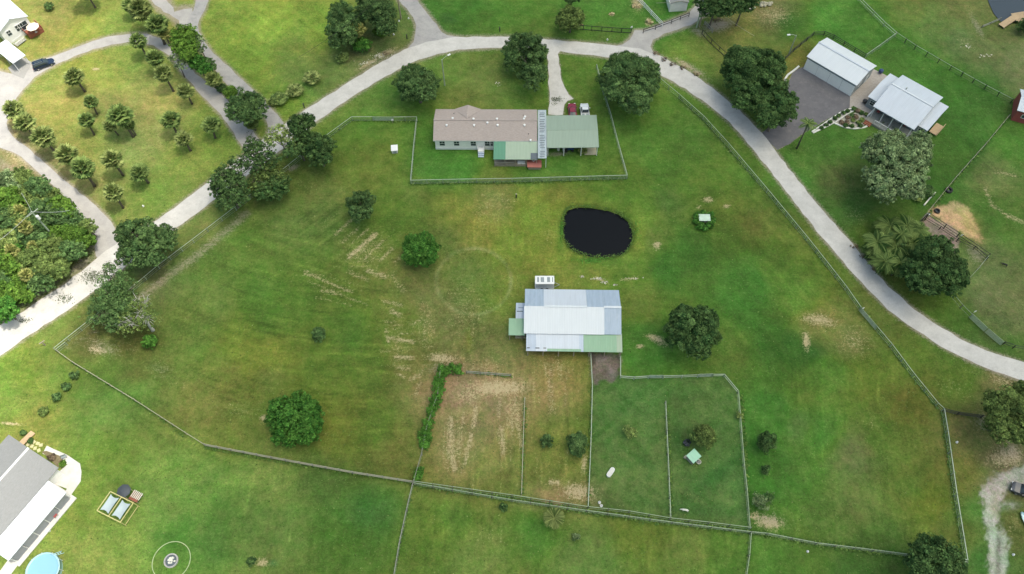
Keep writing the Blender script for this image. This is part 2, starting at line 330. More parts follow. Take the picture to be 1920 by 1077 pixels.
def axis_lines(lo, hi, st, far):
    a = list(np.arange(lo, hi+1e-6, st)); d = st; p = lo
    L = []; 
    while p > -far: d *= 1.5; p -= d; L.append(p)
    R2 = []; d = st; p = a[-1]
    while p < far: d *= 1.5; p += d; R2.append(p)
    return np.array(L[::-1]+a+R2)
gx = axis_lines(-132, 128, .34, 3000); gy = axis_lines(16, 172, .34, 3000)
GX, GY = np.meshgrid(gx, gy); P = np.c_[GX.ravel(), GY.ravel()]
V3 = np.c_[P, np.zeros(len(P))]-np.array([0, 0, CAM_H]); dz = np.maximum(V3@CF, 20)
PP = np.c_[960+FPX*(V3@CR)/dz, 538.5-FPX*(V3@CU)/dz]
PPc = np.c_[np.clip(PP[:, 0], -30, 1950), np.clip(PP[:, 1], -30, 1107)]
CTL = """110 30 150 155 92|150 60 152 172 84|220 60 135 160 82|150 110 150 163 80|200 150 148 162 84|120 210 153 163 90|100 190 155 166 94|200 190 148 152 93|300 190 146 156 92|260 260 132 143 88|160 260 142 152 84|350 300 112 130 66|300 370 115 135 68|270 230 138 148 90|400 260 106 125 60|30 290 152 150 105|90 350 152 150 108|30 320 165 155 120
450 60 118 140 62|520 40 122 145 62|560 90 110 125 62|480 120 108 130 56|420 30 112 135 62|560 120 98 120 64|600 60 112 135 57|540 200 106 130 55|620 140 95 110 62|680 110 95 100 66|740 80 90 102 60|570 150 95 118 62
850 20 60 105 38|900 50 70 105 42|1000 20 75 110 45|1000 60 78 103 47|1100 20 62 112 38|1130 65 70 100 45|1150 20 60 108 36|1260 30 55 105 32|840 35 45 98 40
700 200 85 110 52|720 160 80 110 52|860 120 85 110 52|900 150 92 110 58|870 180 88 105 52|1080 140 82 113 42|1110 180 76 105 42
700 240 82 112 40|640 280 84 105 46|700 300 85 105 47|850 310 60 108 30|800 250 72 108 36|1050 310 68 105 36|1140 250 70 105 42|1000 315 68 106 36|800 325 62 105 33
560 330 75 95 46|600 380 90 105 56|520 400 80 100 52|460 450 75 103 45|400 500 74 103 46|400 560 80 105 52|350 600 85 103 50|330 520 80 104 52|480 540 68 103 42|500 600 72 103 36|560 560 74 103 42|470 650 92 112 40|430 700 90 104 50|380 760 95 108 56|500 700 84 100 50|600 680 75 98 36|650 620 68 98 32|700 700 70 95 36|700 800 72 95 37|640 820 86 100 42|740 850 88 96 48|420 820 90 105 50|490 670 100 118 38
780 360 82 105 50|850 400 100 114 52|930 380 110 115 66|900 430 103 113 52|750 400 76 104 42|830 450 86 100 52|870 520 90 104 52|950 460 96 118 47|800 560 96 106 62|850 600 98 102 62|900 620 94 101 58|930 560 100 113 52|760 600 86 103 47|780 680 90 100 52|960 700 98 106 62|940 660 96 106 62
1000 400 105 123 43|1030 450 106 118 52|1050 370 100 110 52|1200 400 88 115 42|1220 450 88 105 52|1180 500 90 116 42|1100 510 100 113 52|1250 500 60 100 37|1300 460 55 95 37|1350 440 66 95 38|1250 380 70 94 46|1300 350 76 104 42|1380 380 86 104 46|1420 420 86 96 47|1450 500 80 108 37|1250 320 70 104 42|1200 280 76 113 36|1300 260 66 103 36|1180 330 82 105 42
1400 530 58 108 30|1200 560 95 108 52|1200 640 60 105 36|1400 600 60 95 37|1450 640 52 92 36|1500 560 84 116 32|1530 610 108 108 62|1590 640 102 105 62|1500 660 58 92 38|1620 700 85 104 42|1560 700 75 108 36|1500 740 76 100 42|1450 780 54 103 32|1500 800 72 100 52|1540 810 70 113 32|1700 760 85 95 42|1650 820 76 100 42|1600 850 90 100 62|1600 950 86 105 56|1500 900 66 104 42|1700 900 86 104 47|1750 940 95 104 42|1550 970 70 100 46|1650 1010 70 99 46|1440 880 55 98 36|1370 640 78 100 45
1040 720 108 110 58|1050 800 98 113 52|1040 880 100 113 56|1020 930 92 105 52|900 760 124 118 76|870 800 118 113 76|940 850 106 116 57|930 740 128 110 82|850 880 96 105 52|930 900 96 109 52|860 730 112 100 80
600 900 70 95 46|650 1000 70 100 42|500 900 94 118 60|500 1000 84 110 56|400 900 96 125 62|350 880 102 130 62|400 1000 80 106 52|200 850 112 140 62|250 1000 122 145 72|200 780 116 140 72|100 700 126 150 72|50 700 140 162 72|40 760 136 160 77|60 790 150 162 82|150 950 130 155 72|150 1060 140 158 82|300 950 115 140 72|330 1020 82 122 52|200 690 106 133 62|250 740 106 134 66|850 970 74 108 42|900 1040 90 114 57|800 1000 86 109 47|1000 1000 70 109 42|1100 1050 86 109 57|1200 1000 82 104 42|1300 1040 86 109 52|1350 1050 72 104 42|1500 1050 70 104 42|1600 1060 60 95 42|1450 1040 76 114 32|700 950 62 96 44
100 600 130 152 78|200 560 102 113 62|240 640 95 100 52|170 640 105 110 62|380 430 100 110 62|300 520 106 105 72|250 700 100 108 56
1800 900 98 105 52|1800 1000 92 100 50|1820 800 100 100 60|1900 870 100 96 72|1900 1000 86 94 52|1830 960 72 105 50|1845 1050 60 95 45
1400 320 75 104 42|1500 440 86 104 47|1650 600 86 104 50|1700 680 80 104 42|1800 720 78 104 42|1880 730 100 100 66
1500 330 70 110 48|1560 340 76 92 52|1600 400 58 88 42|1620 440 72 98 42|1750 340 48 90 32|1800 290 48 94 37|1820 230 58 98 42|1750 560 75 98 37|1800 600 70 98 42|1850 560 95 108 72|1900 600 90 104 66|1860 500 82 104 62|1900 420 75 104 47|1860 330 86 104 62|1900 270 68 108 42|1850 390 66 96 42|1900 650 70 96 46|1540 400 75 105 50
1300 90 86 110 52|1280 110 86 118 47|1390 60 105 112 62|1420 90 96 108 56|1350 75 86 100 52|1450 30 108 105 72|1480 50 66 98 42|1560 30 70 118 36|1600 80 60 108 32|1500 110 100 104 52|1640 50 70 108 37|1700 20 95 109 57|1750 60 90 114 62|1680 90 60 104 37|1800 80 86 108 66|1850 100 90 105 66|1800 20 95 105 62|1720 110 64 108 37|1780 150 55 98 32|1850 170 56 98 42|1900 130 96 108 72|1850 50 86 100 57|1550 280 60 98 42"""
ctl = np.array([[float(q) for q in t.split()] for t in CTL.replace('\n', '|').split('|') if t.strip()])
lit = 1+.94*smooth(-ctl[:, 0], -440, -70)
ccol = lin(ctl[:, 2:5])/(1.33*lit[:, None])*np.array([1.03, .995, .84])*1.38; ccol[:, 0] *= np.where((ctl[:, 0] < 380) & (ctl[:, 1] > 380), .91, 1.0)
ccol = ccol*.97+ccol.mean(1, keepdims=True)*.03*np.array([1.15, 1.1, .75])
num = np.zeros((len(PPc), 3)); den = np.zeros(len(PPc))
for (x, y), c in zip(ctl[:, :2], ccol):
    d2 = (PPc[:, 0]-x)**2+(PPc[:, 1]-y)**2; w = 1/(d2+300)**1.8; num += w[:, None]*c; den += w
GC = num/den[:, None]
dry = np.zeros(len(P)); dirt = np.zeros(len(P)); lush = np.zeros(len(P))
near = (PP[:, 0] > -60) & (PP[:, 0] < 1980) & (PP[:, 1] > -60) & (PP[:, 1] < 1140)
idx = np.where(near)[0]; Q = PP[idx]
def blob(x, y, rx, ry, a=0, hard=1.0):
    a = math.radians(a); dx, dy = Q[:, 0]-x, Q[:, 1]-y
    u = (dx*math.cos(a)+dy*math.sin(a))/rx; v = (-dx*math.sin(a)+dy*math.cos(a))/ry
    return np.exp(-(u*u+v*v)*hard)
for (x0, y0, x1, y1, w, s) in [(628, 440, 660, 412, 3, .8), (640, 455, 672, 428, 3, .7), (655, 482, 704, 440, 4, 1.15), (668, 484, 690, 462, 3, .8), (683, 486, 718, 452, 2.5, .9), (712, 489, 736, 466, 3, .9), (600, 435, 625, 412, 3, .4),
    (572, 508, 622, 531, 2.5, .75), (570, 512, 660, 548, 2.5, .9), (578, 528, 692, 574, 2, .7), (655, 510, 690, 525, 4, .75), (690, 508, 720, 518, 5, .9), (735, 515, 755, 545, 5, .7), (740, 495, 760, 470, 4, .6),
    (600, 545, 650, 556, 3, .7), (590, 558, 660, 572, 2, .7), (560, 505, 690, 540, 1.5, .6), (600, 420, 640, 398, 2, .5), (520, 445, 600, 400, 1.5, .35), (790, 560, 800, 640, 5, .5), (655, 460, 690, 430, 2, .8), (700, 470, 712, 458, 2, .8), (770, 610, 790, 600, 4, .7), (800, 575, 812, 620, 5, .6), (885, 605, 888, 650, 4, .6), (905, 590, 925, 575, 4, .5), (720, 565, 752, 573, 4, .8), (733, 582, 750, 592, 3.5, 1), (725, 605, 750, 612, 5, .6), (724, 620, 729, 642, 3.5, .9), (733, 634, 775, 642, 3, 1), (740, 655, 772, 658, 3, .6), (742, 670, 774, 672, 3, 1), (744, 690, 768, 692, 3, .9), (748, 703, 757, 706, 2.5, 1.1), (770, 712, 790, 700, 4, .8), (780, 740, 790, 715, 4, .7),
    (1088, 519, 1092, 520, 2, 1.2), (1118, 521, 1130, 526, 2.5, 1.1), (1130, 528, 1142, 533, 2, .9), (1165, 526, 1195, 522, 3, .8), (845, 785, 843, 850, 5, 1.0), (845, 850, 852, 880, 6, 1.0), (892, 765, 888, 800, 4, 1.1), (884, 815, 872, 870, 4, 1.0), (868, 778, 868, 800, 3, .8), (938, 740, 936, 780, 4, .8), (940, 800, 944, 850, 4, 1.0), (976, 790, 977, 840, 4, .8), (1030, 685, 1034, 770, 6, .75), (1065, 690, 1060, 760, 4, .5), (1000, 670, 1010, 760, 4, .4),
    (1825, 378, 1860, 388, 4, .3), (1848, 355, 1860, 385, 4, .8), (1860, 385, 1890, 405, 3, .8), (1890, 405, 1925, 420, 4, .9), (1865, 322, 1905, 330, 3, .7), (240, 660, 260, 655, 4, .4), (1450, 690, 1456, 705, 2, .6), (440, 500, 520, 470, 2, .2)]:
    dry[idx] = np.maximum(dry[idx], min(1.1, s*.98)*np.exp(-(segdist(Q, [(x0, y0), (x1, y1)])/(w*1.45))**2*.7))
for (x, y, rx, ry, a, s) in [(690, 470, 60, 40, -30, .40), (620, 540, 50, 25, 15, .25), (745, 640, 25, 90, 0, .35), (830, 672, 38, 12, 5, .75), (800, 620, 25, 60, 0, .4), (870, 580, 60, 70, 0, .32), (910, 690, 60, 30, 0, .35), (935, 728, 75, 18, 0, .8), (880, 740, 30, 25, 0, .6), (850, 840, 30, 60, 0, .5), (965, 780, 25, 60, 0, .55), (1040, 690, 40, 30, 0, .45), (1085, 922, 38, 20, 10, .8), (1095, 870, 8, 26, 10, .7), (1040, 905, 18, 8, 0, .7), (1232, 637, 26, 9, 22, 1.2), (1200, 650, 10, 5, 0, .8), (1535, 600, 44, 16, 10, .7), (1512, 640, 9, 22, -5, .8), (1600, 640, 45, 40, 0, .38), (1442, 980, 34, 16, 10, 1.2), (1415, 968, 15, 10, 0, 1.), (1328, 374, 14, 8, 0, .7), (1362, 387, 9, 6, 0, .7), (1310, 388, 8, 6, 0, .6), (1232, 460, 10, 10, 0, .75), (1030, 445, 18, 25, 0, .3), (930, 380, 60, 40, 0, .3), (905, 400, 30, 45, 0, .3),
    (1195, 8, 14, 16, -30, 1.2), (1217, 42, 9, 9, 0, 1.2), (1147, 27, 6, 5, 0, .9), (1345, 50, 40, 18, 0, .35), (1450, 30, 50, 25, 0, .5), (1085, 48, 12, 7, 0, .6), (1285, 122, 28, 7, 32, .9), (1308, 138, 12, 6, 30, .8), (1600, 462, 14, 6, 50, .9), (1640, 500, 18, 5, 40, .8), (1690, 355, 30, 40, 0, .12), (1608, 405, 30, 18, 30, .3), (725, 100, 25, 8, -25, .9), (690, 120, 30, 6, -30, .7), (495, 785, 9, 9, 0, .9), (180, 655, 22, 12, 20, .65), (130, 890, 30, 14, 10, .45), (20, 795, 24, 4, 5, 1.2), (1790, 730, 60, 20, 20, .3), (1880, 715, 40, 14, 20, .5), (1890, 860, 45, 22, 0, .7), (1635, 795, 20, 20, 0, .3), (1810, 80, 30, 14, 30, .35), (1740, 60, 40, 20, 20, .2), (180, 130, 9, 4, 0, .9), (1105, 650, 5, 5, 0, .2), (340, 720, 40, 20, 20, .25), (450, 770, 50, 22, 0, .3), (620, 820, 30, 12, 0, .25), (885, 470, 70, 14, 0, .22), (560, 350, 40, 30, 0, .2), (40, 300, 40, 14, 30, .6), (700, 1055, 40, 20, 0, .12), (490, 1055, 16, 12, 0, .7), (920, 1010, 40, 40, 0, .25), (1900, 985, 14, 24, 0, .4), (870, 250, 1, 1, 0, .1)]:
    dry[idx] = np.maximum(dry[idx], min(s*1.55, 1.3)*blob(x, y, rx, ry, a))
for pts, w, s in [([(250, 550), (300, 512), (360, 468), (430, 410), (455, 388)], 11, .55), ([(120, 640), (170, 610)], 10, .3), ([(1235, 150), (1320, 225), (1440, 362)], 6, .25)]:
    d = segdist(Q, [(x+8, y+12) for x, y in pts]); dirt[idx] = np.maximum(dirt[idx], s*np.exp(-(d/w)**2))
for (x, y, rx, ry, a, s) in [(1345, 48, 32, 12, -10, 1.), (1310, 60, 20, 10, 30, .7), (830, 690, 40, 14, 0, .5), (640, 110, 20, 10, 0, .5), (230, 300, 1, 1, 0, 0), (1110, 660, 10, 30, 0, .6), (1440, 975, 36, 14, 10, .6), (1085, 925, 40, 20, 0, .3), (705, 120, 40, 18, -20, .5), (1300, 130, 40, 8, 32, .7), (1832, 50, 8, 30, -30, .6), (1895, 850, 30, 24, 0, .7), (1845, 790, 24, 20, 0, .5), (190, 652, 40, 18, 15, .5), (300, 690, 30, 20, 0, .3), (1830, 475, 18, 28, -40, .6), (165, 450, 20, 40, -20, .7), (150, 500, 40, 12, -35, .8), (80, 545, 60, 9, -35, .9), (10, 600, 40, 10, -35, .9), (20, 320, 60, 14, 35, .6), (1045, 289, 26, 5, -5, .8), (550, 315, 14, 6, -25, .8), (1745, 400, 1, 1, 0, 0)]:
    dirt[idx] = np.maximum(dirt[idx], s*blob(x, y, rx, ry, a))
def paintc(w, c, L=1.05): GC[idx] = GC[idx]*(1-w[:, None])+w[:, None]*(lin(c)/L)
pw = smooth(-segdist(Q, PAD1, True)*np.where(inpoly(Q, PAD1), -1, 1), -1.5, 1.5)
n1 = np.sin(Q[:, 0]*.11+np.sin(Q[:, 1]*.07)*2)*np.sin(Q[:, 1]*.13+np.sin(Q[:, 0]*.05)*2)
paintc(pw*.85, (80, 106, 56)); paintc(pw*smooth(n1, .2, .9)*.5, (58, 96, 40))
paintc(np.clip(blob(1330, 900, 70, 16, -35)*.7+blob(1300, 955, 90, 14, 5)*.6+blob(1270, 820, 12, 30)*.7+blob(1215, 870, 22, 8, 40)*.5, 0, 1), (50, 92, 40))
for (x, y, rx, ry, a, s, c) in [(840, 33, 18, 11, 20, 1, (38, 95, 42)), (845, 38, 12, 6, 10, 1, (38, 98, 44)), (1530, 660, 26, 14, 0, .6, (50, 88, 40)), (1480, 640, 40, 20, 0, .4, (45, 86, 36)), (1120, 390, 80, 10, 4, .6, (95, 115, 30)), (1195, 430, 12, 45, 0, .6, (112, 130, 28)), (1120, 490, 60, 8, 4, .5, (80, 118, 28)), (1052, 440, 8, 40, 0, .6, (70, 110, 30)), (680, 410, 60, 26, 0, .35, (66, 92, 36)), (1430, 480, 90, 30, 30, .2, (60, 95, 36)), (495, 650, 40, 26, 0, .4, (105, 120, 30)), (380, 650, 30, 60, 0, .3, (72, 105, 42)), (880, 640, 8, 24, 0, .5, (110, 125, 45)), (1370, 560, 50, 26, 0, .4, (62, 110, 30)), (300, 1005, 20, 10, 0, .6, (70, 110, 48)), (390, 1030, 50, 25, 10, .5, (66, 106, 46)), (300, 955, 1, 1, 0, 0, (0, 0, 0)), (512, 1056, 8, 6, 0, .9, (70, 110, 60)), (1470, 40, 26, 12, 0, .7, (58, 98, 36)), (1515, 655, 1, 1, 0, 0, (0, 0, 0)), (690, 965, 60, 26, 0, .5, (60, 96, 46)), (1420, 470, 60, 12, 30, .2, (0, 0, 0)), (1545, 385, 12, 90, -38, .35, (62, 108, 42)), (1680, 560, 12, 70, -45, .3, (62, 100, 40)), (1250, 525, 30, 60, 0, .4, (52, 96, 34))]:
    paintc(blob(x, y, rx, ry, a)*s, c)
# weeds left uncut along the fences
WEED = [([(1275, 184), (1320, 226), (1380, 295), (1447, 368), (1520, 458), (1592, 548), (1650, 625), (1708, 700), (1758, 765)], 3.2, .65), ([(1768, 775), (1776, 830), (1790, 930), (1808, 1040)], 5, .75), ([(774, 908), (960, 936), (1103, 960), (1258, 980), (1407, 998), (1530, 1020), (1700, 1042)], 6, .8), ([(770, 344), (960, 342), (1174, 334)], 3.5, .8), ([(381, 838), (480, 858), (774, 906)], 3, .55), ([(135, 680), (250, 748), (346, 818)], 3, .4), ([(738, 1077), (774, 908)], 3, .3), ([(984, 750), (979, 925)], 3, .5), ([(1110, 730), (1103, 945)], 3, .45), ([(1250, 760), (1252, 810), (1256, 890), (1259, 965)], 3.5, .45), ([(1390, 740), (1401, 915), (1408, 985)], 3.5, .45), ([(1400, 1077), (1409, 1000)], 3, .4), ([(610, 262), (658, 226), (781, 228)], 3, .5), ([(1894, 218), (1849, 272), (1792, 337), (1734, 412)], 2, .4), ([(780, 228), (771, 338)], 2, .4), ([(880, 698), (960, 706)], 3, .6), ([(140, 600), (250, 545)], 3, .2)]
for pts, w, s in WEED:
    paintc(np.exp(-(segdist(Q, pts)/w)**2)*s, (38, 72, 26))
# bare soil, sand and tracks, with ragged edges
rq = np.random.default_rng(4); QW = P[idx]
def wob(f, ph): return np.sin(QW[:, 0]*f+ph+2*np.sin(QW[:, 1]*f*.7+ph))*np.sin(QW[:, 1]*f*1.1+ph*2+2*np.sin(QW[:, 0]*f*.6))
EDGE = wob(.9, 1)*2.2+wob(2.1, 2)*1.6+wob(.33, 3)*2.5+rq.normal(0, 1.0, len(Q))
BARE = np.zeros(len(Q))
for poly, soft, c in [(SANDP, 8, (192, 166, 126)), (YARD, 5, (150, 138, 124)), (MUD, 4, (112, 104, 94)), (TRACK, 12, (186, 182, 170))]:
    sd = segdist(Q, poly, True)*np.where(inpoly(Q, poly), 1, -1)+EDGE*(1 if soft < 10 else 2.2); w = smooth(sd, -soft*.6, soft*.6); paintc(w*.93, c, 1.25); BARE = np.maximum(BARE, w)
for (x, y, rx, ry, a, s_, c) in [(1872, 1040, 5, 60, 2, .8, (110, 104, 92)), (1866, 950, 8, 20, 0, .5, (150, 150, 110)), (1900, 900, 40, 14, -10, .55, (175, 172, 158)), (1893, 948, 14, 7, 0, .9, (190, 190, 185)), (1880, 860, 40, 14, 0, .5, (120, 108, 90)), (1820, 425, 14, 26, -30, .7, (175, 158, 100)), (1800, 395, 16, 10, 0, .4, (170, 155, 100)), (1128, 672, 14, 8, 0, .5, (140, 135, 130)), (1112, 680, 4, 20, 0, .7, (60, 55, 50)), (1148, 700, 6, 10, -30, .5, (150, 145, 135))]:
    paintc(np.clip(blob(x, y, rx, ry, a)*(1+.5*EDGE/3), 0, 1)*s_, c, 1.25)
# faint worn ring in the pasture and the mowing streaks left by the tractor
rd = np.abs(np.hypot((Q[:, 0]-888)/70, (Q[:, 1]-528)/62)-1); paintc(np.exp(-(rd/.045)**2)*.55*(Q[:, 1] < 596)*(.6+.4*wob(.5, 2)), (140, 148, 98)); paintc(smooth(-rd, -.5, -.1)*.0, (90, 104, 60)); paintc(np.exp(-(np.maximum(0, segdist(Q, POND, True)-2)/7)**2)*.45, (70, 98, 28)); paintc(blob(868, 520, 50, 46)*.40, (92, 106, 56)); paintc(np.exp(-(np.abs(np.hypot((Q[:, 0]-1095)/150, (Q[:, 1]-430)/100)-1)/.03)**2)*.0, (0, 0, 0))
def streaks(x0, x1, y0, y1, ang, n, ln, w, amp, dl=None, da=7):
    for k in range(n):
        cx, cy = rq.uniform(x0, x1), rq.uniform(y0, y1); a = math.radians(ang(cx, cy)+rq.normal(0, da*.3)); L_ = ln*rq.uniform(.4, 1.9); ww = w*rq.uniform(.4, 1.1)
        m_ = (np.abs(Q[:, 0]-cx) < L_+8) & (np.abs(Q[:, 1]-cy) < L_+8)
        if not m_.any(): continue
        dx, dy = Q[m_, 0]-cx, Q[m_, 1]-cy; u = dx*math.cos(a)+dy*math.sin(a); v = -dx*math.sin(a)+dy*math.cos(a); wt = np.exp(-(v/ww)**2)*np.exp(-(u/(L_*.6))**4)
        s_ = float(np.clip(rq.normal(0, amp*.62), -.22, .4)); ii_ = idx[m_]
        GC[ii_] *= (1+wt[:, None]*s_*np.array([1.15, 1.0, 1.1]))
        if dl and s_ > 0: dry[ii_] = np.maximum(dry[ii_], wt*dl*rq.uniform(.3, 1.2))
streaks(290, 720, 440, 860, lambda x, y: 30-26*min(1, max(0, (x-280)/330))+4*(y < 560), 420, 60, 2.2, .22)
streaks(540, 760, 350, 500, lambda x, y: -38, 90, 36, 2.4, .22, .35)
streaks(560, 700, 495, 580, lambda x, y: 17, 40, 46, 1.8, .28, .5)
streaks(700, 960, 560, 700, lambda x, y: 85 if x > 800 else 5, 90, 22, 3, .26, .6)
streaks(815, 980, 706, 925, lambda x, y: 92, 150, 30, 2.6, .30, .62)
streaks(990, 1100, 670, 940, lambda x, y: 91, 90, 30, 3, .25, .5)
streaks(1400, 1790, 690, 1010, lambda x, y: 86+8*(x-1400)/400, 260, 34, 2.4, .20)
streaks(780, 1400, 950, 1080, lambda x, y: 95, 160, 34, 3, .18); streaks(400, 760, 860, 1080, lambda x, y: 99, 120, 36, 3, .17)
streaks(800, 1020, 350, 500, lambda x, y: 90, 80, 26, 2.6, .18, .2); streaks(1180, 1600, 260, 660, lambda x, y: 48 if x > 1350 else 5, 200, 50, 3, .16)
streaks(100, 440, 90, 380, lambda x, y: 40, 120, 40, 3, .12); streaks(400, 720, 10, 190, lambda x, y: 35, 160, 40, 2.2, .14); streaks(1480, 1900, 20, 400, lambda x, y: 40, 160, 40, 3, .14); streaks(20, 400, 680, 1070, lambda x, y: 32, 150, 44, 3, .13); streaks(780, 1180, 20, 340, lambda x, y: 20, 140, 34, 3, .15)
# soft irregular mottling of the sward
GC[:, 0] = np.maximum(GC[:, 0], .40*GC[:, 1]); GC[:, 2] = np.maximum(GC[:, 2], .16*GC[:, 1])
for (x, y, rx, ry, s_) in [(895, 735, 95, 36, .65), (930, 800, 50, 90, .3), (850, 860, 40, 50, .3), (1050, 930, 60, 24, .45), (1040, 740, 40, 60, .25)]: paintc(np.clip(blob(x, y, rx, ry)*(1+.25*wob(.7, 1.)), 0, 1)*s_, (160, 135, 102))
GC[idx] *= (1+.10*wob(.21, .5)+.10*wob(.5, 1.7)+.07*wob(1.3, .2))[:, None]; GC[idx] *= 1+(.10*wob(.13, 4.)+.06*wob(.7, 2.2))[:, None]*np.array([1.3, .1, .6])
# worn sandy shoulders beside roads and drives
main_poly = MAIN_O+MAIN_I[::-1]
shoulder = np.zeros(len(Q))
for poly, w, s in [(main_poly, 6, .75), (LOOP_A, 6, .8), (ROAD2, 6, .8), (B_N, 7, .8), (B_NE, 6, .9), (DRIVE, 3, .6), (ROAD3, 12, .95), (ASPH, 2, .4)]:
    sd = segdist(Q, poly, True); ins = inpoly(Q, poly); shoulder = np.maximum(shoulder, np.where(ins, 1, s*np.exp(-(sd/w)**2)))
dirt[idx] = np.maximum(dirt[idx], shoulder)*(1-BARE); dry[idx] *= 1-BARE
# ground height: pond basins
Z = np.zeros(len(P))
for poly, dep in ((POND, 1.3), (POND2, 1.5)):
    w2 = np.array(px2(poly)); sd = segdist(P, w2, True); ins = inpoly(P, w2)
    Z -= dep*smooth(np.where(ins, sd, -sd), -1.4, .9)
GZ = Z
nx, ny = len(gx), len(gy)
me = bpy.data.meshes.new('ground')
ii, jj = np.meshgrid(np.arange(nx-1), np.arange(ny-1)); a = (jj*nx+ii).ravel()
faces = np.c_[a, a+1, a+1+nx, a+nx].astype(np.int32)
me.vertices.add(len(P)); me.vertices.foreach_set('co', np.c_[P, Z].astype(np.float32).ravel())
me.loops.add(faces.size); me.loops.foreach_set('vertex_index', faces.ravel())
me.polygons.add(len(faces)); me.polygons.foreach_set('loop_start', np.arange(0, faces.size, 4, dtype=np.int32)); me.polygons.foreach_set('use_smooth', np.ones(len(faces), bool))
me.update(calc_edges=True)
at = me.color_attributes.new('grass', 'FLOAT_COLOR', 'POINT'); at.data.foreach_set('color', np.c_[GC, np.ones(len(P))].astype(np.float32).ravel())
at = me.color_attributes.new('wear', 'FLOAT_COLOR', 'POINT'); at.data.foreach_set('color', np.c_[dry, dirt, (PP[:, 0] > 830).astype(float)*(PP[:, 1] > 660), np.ones(len(P))].astype(np.float32).ravel())
ground = bpy.data.objects.new('ground', me); COL.objects.link(ground); tag(ground, kind='structure', label='mown pasture grass with dry straw patches')
def ground_mat():
    m, nt, b = nodes('pasture_grass'); tc = texco(nt)
    A = nt.nodes.new('ShaderNodeAttribute'); A.attribute_name = 'grass'
    B = nt.nodes.new('ShaderNodeAttribute'); B.attribute_name = 'wear'; sp = nt.nodes.new('ShaderNodeSeparateColor'); nt.links.new(B.outputs['Color'], sp.inputs[0])
    big = noise(nt, tc, .09, 5, .65); mid = noise(nt, tc, .45, 5, .65); fine = noise(nt, tc, 2.2, 5, .75); speck = noise(nt, tc, 5.5, 3, .7)
    strk = noise(nt, mapping(nt, tc, (.12, 1.7, 1), R_(8)), 1.0, 4, .7); strv = noise(nt, mapping(nt, tc, (1.7, .12, 1), R_(3)), 1.0, 4, .7)
    st = nt.nodes.new('ShaderNodeMix'); st.data_type = 'FLOAT'; nt.links.new(sp.outputs[2], st.inputs[0]); nt.links.new(strk, st.inputs[2]); nt.links.new(strv, st.inputs[3]); st = st.outputs[0]
    v = remap(nt, mid, .25, .75, .80, 1.20)
    v = mathn(nt, 'MULTIPLY', v, remap(nt, fine, .25, .75, .62, 1.40)); v = mathn(nt, 'MULTIPLY', v, remap(nt, st, .25, .75, .92, 1.08)); v = mathn(nt, 'MULTIPLY', v, remap(nt, speck, .25, .75, .72, 1.30))
    c = mixc(nt, 1.0, A.outputs['Color'], v, 'MULTIPLY')
    c = mixc(nt, remap(nt, big, .45, .72, 0, .32), c, mixc(nt, 1.0, c, (.72, 1.0, .75), 'MULTIPLY'))
    c = mixc(nt, remap(nt, noise(nt, tc, .16, 5, .7), .5, .75, 0, .5), c, mixc(nt, 1.0, c, (1.35, 1.1, 1.25), 'MULTIPLY'))
    m2 = noise(nt, mapping(nt, tc, (1, 1, 1), 1.0), .75, 5, .75)
    c = mixc(nt, remap(nt, m2, .48, .70, 0, .75), c, mixc(nt, 1.0, c, (1.45, 1.12, 1.5), 'MULTIPLY'))
    c = mixc(nt, remap(nt, m2, .50, .30, 0, .7), c, mixc(nt, 1.0, c, (.66, .90, .62), 'MULTIPLY'))
    # stray straw everywhere, dense where the wear map says so
    n = mathn(nt, 'ADD', mathn(nt, 'MULTIPLY', fine, .55), mathn(nt, 'MULTIPLY', speck, .45))
    n = mathn(nt, 'ADD', n, mathn(nt, 'MULTIPLY', mathn(nt, 'SUBTRACT', st, .5), .25))
    n = remap(nt, n, .27, .73, 0, 1)
    df = remap(nt, mathn(nt, 'ADD', n, mathn(nt, 'MULTIPLY', sp.outputs[0], .50)), .80, 1.12, 0, .9)
    c = mixc(nt, df, c, mixc(nt, fine, (.36, .275, .16), (.54, .465, .28)))
    dd = remap(nt, mathn(nt, 'ADD', n, mathn(nt, 'MULTIPLY', sp.outputs[1], .75)), .72, 1.25, 0, .9)
    c = mixc(nt, dd, c, mixc(nt, mid, (.22, .185, .15), (.40, .35, .28)))
    nt.links.new(c, b.inputs['Base Color']); b.inputs['Roughness'].default_value = .95; b.inputs['Specular IOR Level'].default_value = .15
    bp = nt.nodes.new('ShaderNodeBump'); bp.inputs['Strength'].default_value = .55; bp.inputs['Distance'].default_value = .25
    nt.links.new(mathn(nt, 'ADD', fine, mathn(nt, 'MULTIPLY', mid, 1.0)), bp.inputs['Height']); nt.links.new(bp.outputs[0], b.inputs['Normal'])
    return m
me.materials.append(ground_mat())

